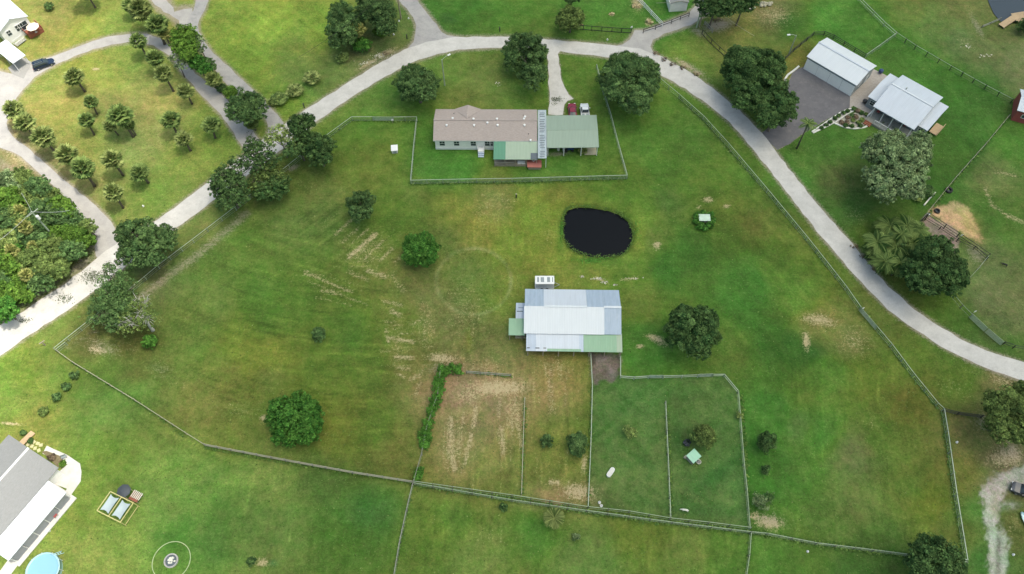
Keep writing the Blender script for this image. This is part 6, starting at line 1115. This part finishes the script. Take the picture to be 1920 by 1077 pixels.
t = thing('fire_pit', 'grey stone-ringed fire pit in the middle of the white ring', 'fire pit', (p[0]+.0, p[1], 0)); b = MB()
for k in range(20):
    a = k*2*math.pi/20; b.box((math.cos(a)*1.0, math.sin(a)*1.0, .14), (.3+rr.uniform(-.02, .02), .2, .28), a+math.pi/2)
b.build('stone_ring', M['stone'], t); MB().lathe([(.88, .0), (.88, .05)], 24).build('ash_bed', M['roofdarkpatch'], t); b = MB()
for k in range(16): a = rr.uniform(0, 6.28); q = rr.uniform(0, .55); b.box((math.cos(a)*q+.05, math.sin(a)*q, .12+rr.uniform(0, .08)), (rr.uniform(.15, .35),)*2+(.14,), a)
b.build('rocks', M['palestone'], t)
bin_(91, 995, 'white', 'white round lid on the grass beside the long porch', .5)
# shelter in the paddock, well cover
c, an, L, Wd = rectfit([(1299.8, 870.1), (1315.1, 855.6), (1301.9, 841.4), (1286.8, 854.4)], 1.5)
t = thing('animal_shelter', 'small shelter with a mint green square roof in the right green paddock', 'shelter', (*c, 0), an); MB().slab((-L/2, -Wd/2, 1.45), (L/2, -Wd/2, 1.45), (L/2, Wd/2, 1.65), (-L/2, Wd/2, 1.65), .06).build('roof', M['roofteal'], t)
MB().box((-.0, Wd/2-.2, .75), (L-.4, .06, 1.45)).box((-L/2+.2, 0, .72), (.06, Wd-.5, 1.4)).build('wall', M['greywood'], t); [post_at(t, x, y, 1.42, .09, 'wood') for x in (-L/2+.15, L/2-.15) for y in (-Wd/2+.15, Wd/2-.15)]
p = W(1310, 866.5, .2); t = thing('water_tub', 'pale tub on the ground at the right corner of the mint-roofed shelter', 'tub', (p[0], p[1], 0), .5); b = MB(); b.lathe([(.32, 0), (.42, .35), (.36, .35), (.28, .08)], 16); b.build('tub', M['palestone'], t); MB().lathe([(.3, .26), (.3, .28)], 14).build('water', M['glass'], t)
p = W(1285, 857.5, .2); t = thing('block', 'pinkish feed block at the left corner of the mint-roofed shelter', 'block', (p[0], p[1], 0), .8); MB().box((0, 0, .22), (.5, .4, .44)).build('body', M['tanrail'], t)
p = W(1287, 832, .3); t = thing('dark_tarp_pile', 'dark blue-grey heap on the left of the spiky olive bush', 'heap', (p[0], p[1], 0)); crown('pile', [(0, 0, .3, .9, .7, .35)], foliage('dark_tarp_folds', (.04, .045, .06), (.07, .08, .10), 0), 1.2, .3, .4, 9, parent=t)
p = W(1321, 409, .9); t = thing('well_cover', 'small pale green roofed box ringed by leafy plants', 'well cover', (p[0], p[1], 0), -.03); MB().box((0, 0, .45), (1.7, 1.1, .9)).build('wall', M['greywood'], t); MB().slab((-1.1, -.75, 1.0), (1.1, -.75, 1.0), (1.1, .75, 1.12), (-1.1, .75, 1.12), .07).build('roof', surf('pale_mint_roof', (.45, .58, .48), .5), t)
# stock tank in the left paddock (long, white)
p = W(1145, 886, .3); b_ = W(1139, 895, .3); a_ = W(1151, 878, .3); an = math.atan2(a_[1]-b_[1], a_[0]-b_[0]); t = thing('stock_tank', 'long white oval trough lying in the left green paddock', 'trough', (p[0], p[1], 0), an)
prof = []
for k in range(28): a = 2*math.pi*k/28; prof.append((math.cos(a)*.38+(.52 if math.cos(a) > 0 else -.52), math.sin(a)*.38))
b = MB(); b.prism(prof, 0, .5); b.build('tank', M['white'], t); b = MB(); b.prism([(x*.9, y*.85) for x, y in prof], .5, .512); b.build('water', surf('milky_water', (.55, .55, .52), .3), t)
for (x, y, l) in [(1124, 943, 'upper of two white buckets in the lower left paddock corner'), (1127.5, 949, 'lower of two white buckets by the paddock fence')]:
    p = W(x, y, .2); t = thing('bucket', l, 'bucket', (p[0], p[1], 0)); MB().lathe([(.18, 0), (.24, .4), (.2, .4), (.16, .05)], 12).build('pail', M['white'], t); MB().tube([(-.23, 0, .38), (0, .1, .5), (.23, 0, .38)], .012, 5).build('handle', M['steel'], t)
# animals -------------------------------------------------------------
def animal(name, label, cat, x, y, an, S_=1.0, mat='blackfur'):
    """small grazing quadruped: skinned body with bent legs, head lowered on its neck"""
    p = W(x, y, .4); me = bpy.data.meshes.new('body')
    V = [(-.50, 0, .78), (-.2, 0, .80), (.15, 0, .78), (.48, 0, .80), (.70, 0, .82), (.92, 0, .66), (1.14, 0, .50), (-.66, 0, .74), (-.74, 0, .45)]; E_ = [(0, 1), (1, 2), (2, 3), (3, 4), (4, 5), (5, 6), (0, 7), (7, 8)]; Rr = [.19, .22, .23, .20, .13, .11, .06, .04, .02]
    for s in (-1, 1):
        i = len(V); V += [(.42, s*.15, .55), (.44, s*.15, .32), (.42, s*.15, .02)]; E_ += [(3, i), (i, i+1), (i+1, i+2)]; Rr += [.085, .05, .045]
        i = len(V); V += [(-.46, s*.16, .56), (-.62, s*.16, .34), (-.56, s*.16, .02)]; E_ += [(0, i), (i, i+1), (i+1, i+2)]; Rr += [.11, .05, .045]
        i = len(V); V += [(.88, s*.13, .76)]; E_ += [(5, i)]; Rr += [.03]
    me.from_pydata([tuple(q*S_ for q in v) for v in V], E_, []); t = bpy.data.objects.new('body', me); COL.objects.link(t); me.materials.append(M[mat])
    t.modifiers.new('skin', 'SKIN'); 
    for k, r_ in enumerate(Rr): me.skin_vertices[0].data[k].radius = (r_*S_, r_*S_)
    me.skin_vertices[0].data[0].use_root = True; sb = t.modifiers.new('s', 'SUBSURF'); sb.levels = 1; sb.render_levels = 1
    t.name = name; t.location = (p[0], p[1], 0); t.rotation_euler = (0, 0, an); tag(t, label, cat); return t
animal('calf', 'small black animal standing alone on the grass right of the pen', 'animal', 1884, 496.5, R_(152), .72); animal('goat', 'small white animal standing at the foot of the right green paddock', 'animal', 1285, 957, R_(170), .78, 'whitefur')

# ------------------------------------------------------------------ vehicles
def car(name, label, x0, y0, x1, y1, col, kind='suv', L=4.7, Wd=1.9, H=1.7, cat='car', roofcol=None, glassroof=False):
    """nose at pixel (x1, y1), tail at (x0, y0)"""
    a, b_ = W(x0, y0, .8), W(x1, y1, .8); c = (a+b_)/2; an = math.atan2(b_[1]-a[1], b_[0]-a[0]); t = thing(name, label, cat, (c[0], c[1], 0), an)
    hl, hw = L/2, Wd/2
    def loft(secs, name, mat, par, sm=True):      # sections: (x, half width, z low, z high, shoulder inset)
        b = MB()
        for (x, w, z0, z1, sh) in secs: b.v += [(x, -w*.92, z0), (x, -w, z0+(z1-z0)*.35), (x, -w*.98, z0+(z1-z0)*.75), (x, -w+sh, z1), (x, 0, z1+.03), (x, w-sh, z1), (x, w*.98, z0+(z1-z0)*.75), (x, w, z0+(z1-z0)*.35), (x, w*.92, z0)]
        n = 9
        for i in range(len(secs)-1):
            for k in range(n): p_, q_ = i*n+k, i*n+(k+1) % n; b.f.append((p_, q_, q_+n, p_+n))
        b.f.append(tuple(range(n))); b.f.append(tuple((len(secs)-1)*n+k for k in range(n))[::-1]); return b.build(name, mat, par, False)
    hb = H*.56
    body = loft([(-hl, hw*.82, .42, hb*.82, .1), (-hl+.12, hw*.93, .3, hb*.98, .08), (-hl*.55, hw, .24, hb, .07), (hl*.1, hw, .24, hb, .07), (hl*.45, hw, .24, hb*.97, .08), (hl*.82, hw*.96, .28, hb*.86, .12), (hl-.06, hw*.84, .34, hb*.72, .15), (hl, hw*.72, .42, hb*.6, .15)], 'body', col, t)
    if kind == 'suv': cs = [(-hl+.10, hw*.80, hb-.02, hb+.05, .05), (-hl+.38, hw*.84, hb-.02, H-.05, .17), (-hl*.3, hw*.86, hb-.02, H, .17), (hl*.08, hw*.86, hb-.02, H-.02, .18), (hl*.48, hw*.82, hb-.06, hb+.02, .08)]
    elif kind == 'pickup': cs = [(-hl*.12, hw*.82, hb-.02, hb+.1, .06), (-hl*.08, hw*.85, hb-.02, H-.03, .17), (hl*.2, hw*.86, hb-.02, H, .17), (hl*.52, hw*.82, hb-.06, hb+.02, .08)]
    else: cs = [(-hl*.78, hw*.74, hb-.03, hb+.02, .05), (-hl*.42, hw*.80, hb-.02, H-.05, .2), (-hl*.05, hw*.82, hb-.02, H, .2), (hl*.12, hw*.82, hb-.02, H-.04, .2), (hl*.46, hw*.80, hb-.06, hb+.01, .08)]
    loft(cs, 'cabin_glass', M['glass'], t)
    r0, r1 = cs[1][0]+.08, cs[-2][0]; b = MB(); rw = cs[2][1]-.19; b.prism([(r0, -rw), (r1, -rw), (r1+.08, 0), (r1, rw), (r0, rw), (r0-.04, 0)], H-.005, H+.045); b.build('roof', roofcol or col, t)
    b = MB()
    for s in (-1, 1):
        ww = hw*.83; b.bar((cs[-2][0], s*(rw), H+.0), (cs[-1][0]-.02, s*(ww-.03), hb+.02), .07); b.bar((cs[1][0], s*rw, H-.02), (cs[0][0], s*(ww-.05), hb+.03), .09); xm = (r0+r1)/2; b.bar((xm, s*rw, H), (xm, s*(hw*.87), hb), .08)
    b.build('pillars', col, t)
    if kind == 'suv' and roofcol is None:
        b = MB(); [b.bar((r0+.1, s*(rw-.08), H+.1), (r1-.1, s*(rw-.08), H+.1), .05) for s in (-1, 1)]; b.build('roof_rack', M['rim'], t)
        if glassroof: MB().prism([(r0+.35, -rw*.55), (r1-.15, -rw*.55), (r1-.15, rw*.55), (r0+.35, rw*.55)], H+.046, H+.055).build('sunroof', M['glass'], t)
    if kind == 'pickup': MB().box((-hl*.56, 0, hb+.005), (hl*.72, Wd*.76, .04)).build('cargo_bed', M['grey_paint'], t)
    for s in (-1, 1):
        for x in (-hl*.62, hl*.62):
            w = MB().tube([(x, s*(hw-.22), .34), (x, s*(hw+.01), .34)], .34, 18).build('wheel', M['rubber'], t); MB().tube([(x, s*(hw), .34), (x, s*(hw+.025), .34)], .2, 12).build('rim', M['rim'], w)
        MB().box((hl-.10, s*hw*.62, hb*.66), (.16, .36, .14)).build('headlight', M['lens'], t); MB().box((-hl+.02, s*hw*.7, hb*.78), (.08, .28, .16)).build('tail_light', M['taillens'], t); MB().box((hl*.36, s*(hw+.08), hb+.08), (.14, .2, .13)).build('wing_mirror', col, t)
    return t
car('parked_car', 'dark blue estate car parked on the curve by the top left carport', 61.5, 126, 100, 112, M['carblue'], 'suv', 4.7, 1.85, 1.6, glassroof=True)
car('parked_car', 'crimson car half under the green carport', 1075, 228, 1072, 188, M['carred'], 'sedan', 4.7, 1.85, 1.4)
car('parked_car', 'white pickup half under the green carport, right of the red car', 1099, 233, 1095, 189, M['carwhite'], 'pickup', 5.2, 1.95, 1.75)
car('parked_car', 'dark grey car with its nose in from the right edge beside the sandy track', 1945, 930, 1914, 917, M['cargrey'], 'pickup', 5.3, 1.95, 1.8, 'truck')
p = W(1066, 279.5, .6); t = thing('tractor', 'dark blue garden tractor at the shaded front of the green carport', 'tractor', (p[0], p[1]+.2, 0), 0)
MB().box((.55, 0, .72), (1.1, .7, .55)).build('hood', M['blueplastic'], t); MB().box((-.55, 0, .55), (1.1, .95, .25)).build('chassis', M['blueplastic'], t); MB().box((-.45, 0, .82), (.5, .5, .12)).box((-.7, 0, 1.05), (.1, .5, .4)).build('seat', M['dark'], t); MB().tube([(.0, 0, .8), (-.12, 0, 1.1)], .03, 6).lathe([(.2, 1.1), (.2, 1.13)], 14, (-.12, 0)).build('steering_wheel', M['rubber'], t)
for s in (-1, 1): MB().tube([(-.6, s*.45, .45), (-.6, s*.7, .45)], .45, 16).build('wheel', M['rubber'], t); MB().tube([(.8, s*.4, .28), (.8, s*.55, .28)], .28, 14).build('wheel', M['rubber'], t)
p = W(1918, 980, .4); t = thing('small_boat', 'pale blue dinghy poking in from the right edge below the grey car', 'boat', (p[0]+.9, p[1], 0), 1.9); b = MB()
n = 9; S2 = [(-1.6, .62), (-.8, .72), (0, .74), (.8, .62), (1.4, .35), (1.75, .05)]
for (x, w) in S2: b.v += [(x, -w, .5), (x, -w*.7, .12), (x, 0, .02), (x, w*.7, .12), (x, w, .5), (x, w*.85, .5), (x, w*.55, .2), (x, -w*.55, .2), (x, -w*.85, .5)]
for i in range(len(S2)-1):
    for k in range(n): a, d = i*n+k, i*n+(k+1) % n; b.f.append((a, d, d+n, a+n))
b.f.append(tuple(range(n))); b.build('hull', surf('pale_blue_hull', (.45, .62, .66), .4), t); MB().box((-.5, 0, .38), (.3, 1.15, .05)).box((.5, 0, .38), (.3, 1.0, .05)).build('bench', M['white'], t)

# ------------------------------------------------------------------ lamps, poles, wires
def lamp(label, base, top, arm_px, h):
    p = W(*base); q = W(*arm_px, h+.3); t = thing('street_lamp', label, 'street lamp', (p[0], p[1], 0)); MB().tube([(0, 0, 0), (0, 0, h*.5), (0, 0, h)], [.16, .13, .10], 10).build('pole', M['greyrail'], t)
    e = Vector((q[0]-p[0], q[1]-p[1], h+.3)); b = MB(); b.tube([(0, 0, h-.1), Vector((0, 0, h)).lerp(e, .5)+Vector((0, 0, .1)), e], .05, 8); b.build('arm', M['greyrail'], t); d = Vector((e.x, e.y, 0)).normalized()
    hd = MB().bar(e-d*.1, e+d*.6, .34, .16).build('lamp_head', M['lamp'], t); return t
lamp('street lamp on a tall pole right of the first round oak', (833.9, 160.4), None, (840, 104), 7.6); lamp('street lamp beside the big spreading oak left of the garage', (1480, 100), None, (1481, 65.5), 5.2)
def pole(label, base, h, arm=None, tr=False, lean=(0, 0), cat='utility pole', cross=0.0):
    p = W(*base); t = thing('utility_pole', label, cat, (p[0], p[1], 0)); MB().tube([(0, 0, 0), (lean[0]*.5, lean[1]*.5, h*.5), (lean[0], lean[1], h)], [.17, .15, .12], 10).build('pole', M['greyrail'] if tr else M['wood'], t)
    if arm: b = MB(); b.bar((-math.cos(arm)*1.2, -math.sin(arm)*1.2, h-.4), (math.cos(arm)*1.2, math.sin(arm)*1.2, h-.4), .12); b.build('crossarm', M['greyrail'], t)
    if tr: MB().tube([(.38, -.1, h-2.2), (.38, -.1, h-1.3), (.38, -.1, h-1.25)], [.28, .28, .2], 12).build('transformer', M['white'], t)
    return (p[0]+lean[0], p[1]+lean[1], h)
P1 = pole('utility pole with a transformer rising out of the left wood', (107, 450), 9.5, .9, True); P2 = pole('grey utility pole at the top right of the thicket', (752, 36), 10, None); P3 = pole('utility pole by the entrance road under the top oaks', (1383, 50) if False else (1306, 52), 8.5, .3, True)
pole('thin second pole beside the entrance road pole', (1311, 50), 6.5)
def wire(label, a, b_, sag=.8, w=.03, mat='rubber'):
    a, b_ = Vector(a), Vector(b_); pts = [a.lerp(b_, k/10)-Vector((0, 0, sag*4*(k/10)*(1-k/10))) for k in range(11)]; o = MB().tube([q-a for q in pts], w, 5).build('power_line', M[mat]); o.location = a; tag(o, label, 'wire'); return o
wire('power line crossing in front of the top thicket', P2, tuple(W(560, 108, 8.5)), 1.0); wire('pale power line over the left wood running to the upper left', P1, tuple(W(40, 362, 9)), .5, .03, 'steel'); wire('pale power line from the wood pole to the lower left', P1, tuple(W(-30, 470, 9)), .5, .03, 'steel'); wire('pale power line from the wood pole to the upper right', P1, tuple(W(130, 395, 9)), .4, .03, 'steel')
wire('pale service wire from the entrance pole down across the lawn', P3, tuple(W(1415, 68, 2)), .6, .03, 'tanrail'); wire('pale wire between the entrance pole and the shed at the top edge', P3, tuple(W(1230, 6, 5)), .3, .03, 'tanrail')
# dock
a, b_ = W(1878, 48, .7), W(1908, 28, .7); an = math.atan2(b_[1]-a[1], b_[0]-a[0]); L = np.linalg.norm((b_-a)[:2]); t = thing('dock', 'new tan timber dock reaching into the lake corner', 'dock', (a[0], a[1], 0), an); b = MB()
n = int(L/.3)
for k in range(n): b.box((.15+.3*k, 0, .55), (.28, 1.5, .05))
for k in range(22): b.box((L-1.2+.3*k*.9, .9 if False else -.2-.12*k, .551), (.25, 3.0, .05), -.42)
b.build('deck_boards', M['tanwood'], t); [MB().box((x, y, -.1), (.14, .14, 1.3)).build('pile', M['wood'], t) for x in (.3, L/2, L-.3) for y in (-.7, .7)]
b = MB(); b.bar((0, -.65, .47), (L, -.65, .47), .12); b.bar((0, .65, .47), (L, .65, .47), .12); b.build('beam', M['wood'], t)
fence('grey double rail leading to the lake edge beside the dock', [(1843, 48), (1858, 42), (1878, 33)], z=.7, post='post', rail='greywood', rails=(1., .4), rw=.09)
# loose things
def tyre(label, x, y, R=.55, w=.28, rz=0):
    p = W(x, y, .15); b = MB(); b.lathe([(R*.55, .02), (R*.95, .0), (R, w*.5), (R*.95, w), (R*.55, w-.02)], 22); t = thing('tractor_tyre', label, 'tub', (p[0], p[1], 0)); b.f = b.f[:-2]; n = 22; b.f += [((4*n+k), (4*n+(k+1) % n), (k+1) % n, k) for k in range(n)]; b.build('rim_wall', M['rubber'], t); MB().lathe([(R*.5, .03), (R*.5, .06)], 16).build('fill', M['glass'], t); return t  # tractor tyre lying on its side with a dark filled centre
tyre('large black rubber tractor tyre beside the boundary wire fence', 1779, 357, .75, .4); tyre('black-rimmed pale tyre in the sand yard by the feather palms', 1757, 396, .6, .35)
bin_(1740.5, 386 if False else 403, 'rim', 'small grey bin at the left end of the black pipe pen', .5)
for (x, y, l) in [(1802, 443, 'white salt block on the pen rail at the sand patch'), (1827, 586, 'white sign on top of the upper green mesh gate'), (1617, 580, 'white number plate on the roadside mesh gate'), (1184, 53, 'white plate on the last post of the crossbuck fence'), (736, 227, 'white plate at the end of the green mesh gate')]:
    p = W(x, y, .8); o = thing('marker_plate', l, 'plate', (p[0], p[1], 0), .3); MB().box((0, 0, 1.1), (.45, .06, .45)).build('plate', M['white'], o); MB().box((0, .06, .55), (.08, .05, 1.1)).build('stake', M['wood'], o)
for (x, y, l, col) in [(748, 39, 'white marker right beside the top utility pole', 'white'), (766, 34, 'white bucket near the top branch road', 'white'), (738, 64, 'small white cone under the thicket edge', 'white'), (1139, 74, 'white upright marker on the verge of the top road', 'white'), (268, 386, 'white lid lying on the lawn near the loop fork', 'white'), (1795, 829, 'white marker on the strip right of the pasture fence', 'white'), (1515, 1034, 'white scrap standing in the bottom field', 'white'), (1901, 1040, 'white marker beside the sandy track', 'white')]:
    p = W(x, y, .2); t = thing('yard_marker', l, 'marker', (p[0], p[1], 0)); MB().lathe([(.17, 0), (.14, .3), (.08, .34)], 10).build('cap', M[col], t); MB().lathe([(.2, 0), (.2, .04)], 10).build('base', M[col], t)
for (x, y, l) in [(763, 71, 'dark stub post on the verge by the top junction'), (937, 57, 'dark post on the verge above the top road'), (570, 200, 'dark post on the verge by the main road'), (83, 646, 'dark T-shaped post outside the left fence corner'), (968, 369, 'dark post with a yellow top in the upper pasture')]:
    p = W(x, y, .4); t = thing('verge_post', l, 'post', (p[0], p[1], 0), .7); MB().box((0, 0, .6), (.18, .18, 1.2)).build('shaft', M['wood' if 'T-' in l else 'blackfence'], t)
    MB().box((0, 0, 1.25), ((1.0, .16, .14) if 'T-' in l else (.26, .26, .12))).build('cap', M['tanrail' if 'yellow' in l else 'wood' if 'T-' in l else 'dark'], t)
def heap(label, x, y, rx, h, mat, name, cat, n=1.0, leaf=.3, seed=3):
    p = W(x, y, .1); s = scale_at(x, y); t = bpy.data.objects; c = crown(name, [(0, 0, h*.35, rx/s, rx/s*.7, h*.6)], mat, n, leaf, .3, seed); c.location = (p[0], p[1], 0); tag(c, label, cat); return c
hay = foliage('hay', (.48, .36, .20), (.66, .55, .34), 0)
heap('heap of pale hay beside the white three-rail fence', 1192, 12, 8, .8, hay, 'hay_pile', 'hay'); heap('hay heap at the lower end of the white three-rail fence', 1217, 42, 7, .9, hay, 'hay_pile', 'hay', seed=4); heap('small scattered hay heap in the top field', 1147, 27, 4, .3, hay, 'hay_pile', 'hay', .6, seed=6); heap('pinkish cut branches beside the bushy olive tree', 1089, 46, 7, .9, F['deadfrond'], 'branch_pile', 'branches', .8, seed=7)
for k, (x, y, r, l) in enumerate([(1230, 101, 7, 'brown brush pile nearest the entrance road on the verge'), (1245, 112, 6, 'second brown brush pile along the verge'), (1262, 122, 7, 'third brown brush pile along the verge'), (1280, 128, 6, 'fourth brown brush pile along the verge'), (1305, 139, 7, 'reddish brush pile at the lower end of the verge'), (1602, 463, 7, 'pale brush pile on the right verge beside the palms'), (1618, 482, 6, 'brush pile below the pale one on the right verge'), (1640, 506, 6, 'lowest brush pile on the right verge'), (725, 101, 7, 'sandy rubble pile on the verge left of the top junction'), (1345, 38, 10, 'brown brush under the oaks by the entrance road')]):
    heap(l, x, y, r, .6, F['deadfrond'] if k in (4, 5, 8) else F['brush'], 'brush_pile', 'brush', .5, .22, 20+k)
for (x, y, w_, h_, l) in [(1437, 7, 2.6, 1.6, 'pale boulder pile at the top edge right of the oaks'), (1407, 17, 2.4, .5, 'long pale log on the ground at the top edge'), (707, 104, .0, 0, '')]:
    if w_ == 0: continue
    p = W(x, y, .3); t = thing('log' if 'log' in l else 'boulders', l, 'log' if 'log' in l else 'rocks', (p[0], p[1], 0), .35)
    if 'log' in l: MB().tube([(-1.3, 0, .22), (0, .05, .22), (1.3, 0, .22)], [.24, .22, .2], 9).build('trunk', M['palebark'], t); MB().tube([(.4, 0, .22), (.9, .5, .5)], [.1, .06], 7).build('branch', M['palebark'], t)
    else:
        b = MB(); rr = random.Random(2)
        for k in range(9): a = rr.uniform(0, 6.28); q = rr.uniform(0, 1.4); b.lathe([(.3, 0), (rr.uniform(.4, .6), .3), (.25, rr.uniform(.5, .8))], 7, (math.cos(a)*q, math.sin(a)*q*.6))
        b.build('rocks', M['tanrail'], t)
p = W(1730, 372, .3); ribbon('timber_edging', 'pale timber edging board along the garden bed under the silver tree', [(1732, 386), (1742, 374), (1753, 362)], .25, .3, 'palestone')
# limestone rubble and pebbles by the barn; waterside weeds (uncountable)
def scatter(name, label, pts, r0, n, size, mat, seed=1, z=.03):
    r = np.random.default_rng(seed); pos = []
    for (x, y, rx, ry, k) in pts:
        q = r.normal(size=(k, 2))*.5; pos += [W(x+a*rx, y+b_*ry, z) for a, b_ in q]
    pos = np.array(pos); m = len(pos); nr = r.normal(size=(m, 3))*.35+np.array([0, 0, 1.]); me = leaf_mesh(name, pos, nr, size*r.uniform(.5, 1.6, m), np.c_[r.uniform(.7, 1.3, m), r.uniform(0, 1, m)], mat, .8, seed); o = bpy.data.objects.new(name, me); COL.objects.link(o); tag(o, label, kind='stuff'); return o
scatter('limestone_rubble', 'pale limestone rubble strewn on the grass above the barn', [(1092, 519, 4, 1.5, 10), (1120, 523, 12, 3, 26), (1135, 530, 9, 3, 18), (1153, 534, 4, 2, 6), (1185, 522, 22, 2, 12), (712, 104, 16, 5, 60), (690, 118, 20, 5, 30), (934, 158, 6, 4, 14), (1815, 88, 10, 5, 16), (1848, 104, 14, 4, 22)], 0, 0, .3, foliage('limestone', (.45, .43, .34), (.62, .6, .5), 0), 5)
WP = []; pcx, pcy = np.mean(POND, axis=0); PW = [(pcx+(x-pcx)*1.075, pcy+(y-pcy)*1.09) for x, y in POND]
for i in range(len(POND)):
    (xa, ya), (xb, yb) = PW[i], PW[(i+1) % len(PW)]
    for k in range(9): q = (k+random.random())/9; WP.append((xa+(xb-xa)*q, ya+(yb-ya)*q, random.uniform(2, 7), random.uniform(2, 5), random.choice((3, 5, 14))))
wd = foliage('waterside_weeds', (.06, .13, .03), (.15, .24, .055)); scatter('pond_weeds', 'low dark weeds fringing the pond edge', WP, 0, 0, .20, wd, 8, -.05)
scatter('pond_weeds', 'greener weed patch on the near bank of the pond', [(1110, 489, 24, 5, 200), (1112, 486, 44, 3, 120), (1053, 430, 4, 24, 90), (1194, 430, 6, 26, 60)], 0, 0, .22, F['vine'], 9, .08)
scatter('fallen_twigs', 'grey twigs and leaf litter across the left road under the thin tree', [(175, 520, 26, 12, 500), (120, 560, 16, 10, 160), (45, 600, 14, 6, 80), (205, 500, 14, 8, 150), (1043, 186, 14, 5, 120), (1040, 192, 8, 8, 60), (470, 262, 10, 16, 160)], 0, 0, .22, F['grey'], 10, .06)
TW = []
for pts, w, s in WEED:
    for i in range(len(pts)-1):
        (xa, ya), (xb, yb) = pts[i], pts[i+1]; Ls = math.hypot(xb-xa, yb-ya); n = max(1, int(Ls/6))
        for k in range(n): q = (k+random.random())/n; TW.append((xa+(xb-xa)*q, ya+(yb-ya)*q, w*1.3, w*.9, int(9*s*(1 if random.random() > .25 else 3))))
scatter('fence_weeds', 'uncut tufts of weeds along the foot of the fences', TW, 0, 0, .34, wd, 12, .1)

# coarse tufts standing proud of the mown sward (uncountable)
def tufts():
    r = np.random.default_rng(77); n = 24000; q = np.c_[r.uniform(-10, 1930, n), r.uniform(-5, 1085, n)]
    keep = np.ones(n, bool)
    for poly in (main_poly, LOOP_A, ROAD2, ROAD3, B_N, B_NE, DRIVE, ASPH, PAVER, PATIO, POND, POND2, SANDP, YARD, MUD, TRACK): keep &= ~inpoly(q, poly)
    keep &= np.sin(q[:, 0]*.021+2*np.sin(q[:, 1]*.017))*np.sin(q[:, 1]*.027+q[:, 0]*.006) > r.uniform(-1.2, .6, n); q = q[keep]; pos = np.array([W(x, y, .03) for x, y in q]); m = len(pos)
    me = leaf_mesh('grass_tufts', pos, r.normal(size=(m, 3))*.5+np.array([0, 0, 1.]), r.uniform(.10, .34, m), np.c_[r.uniform(.55, 1.35, m), r.random(m)**1.5], foliage('coarse_grass', (.05, .105, .02), (.19, .23, .08), .2), .7, 5)
    o = bpy.data.objects.new('grass_tufts', me); COL.objects.link(o); tag(o, 'coarse weedy tufts dotted through the mown grass', kind='stuff')
tufts()
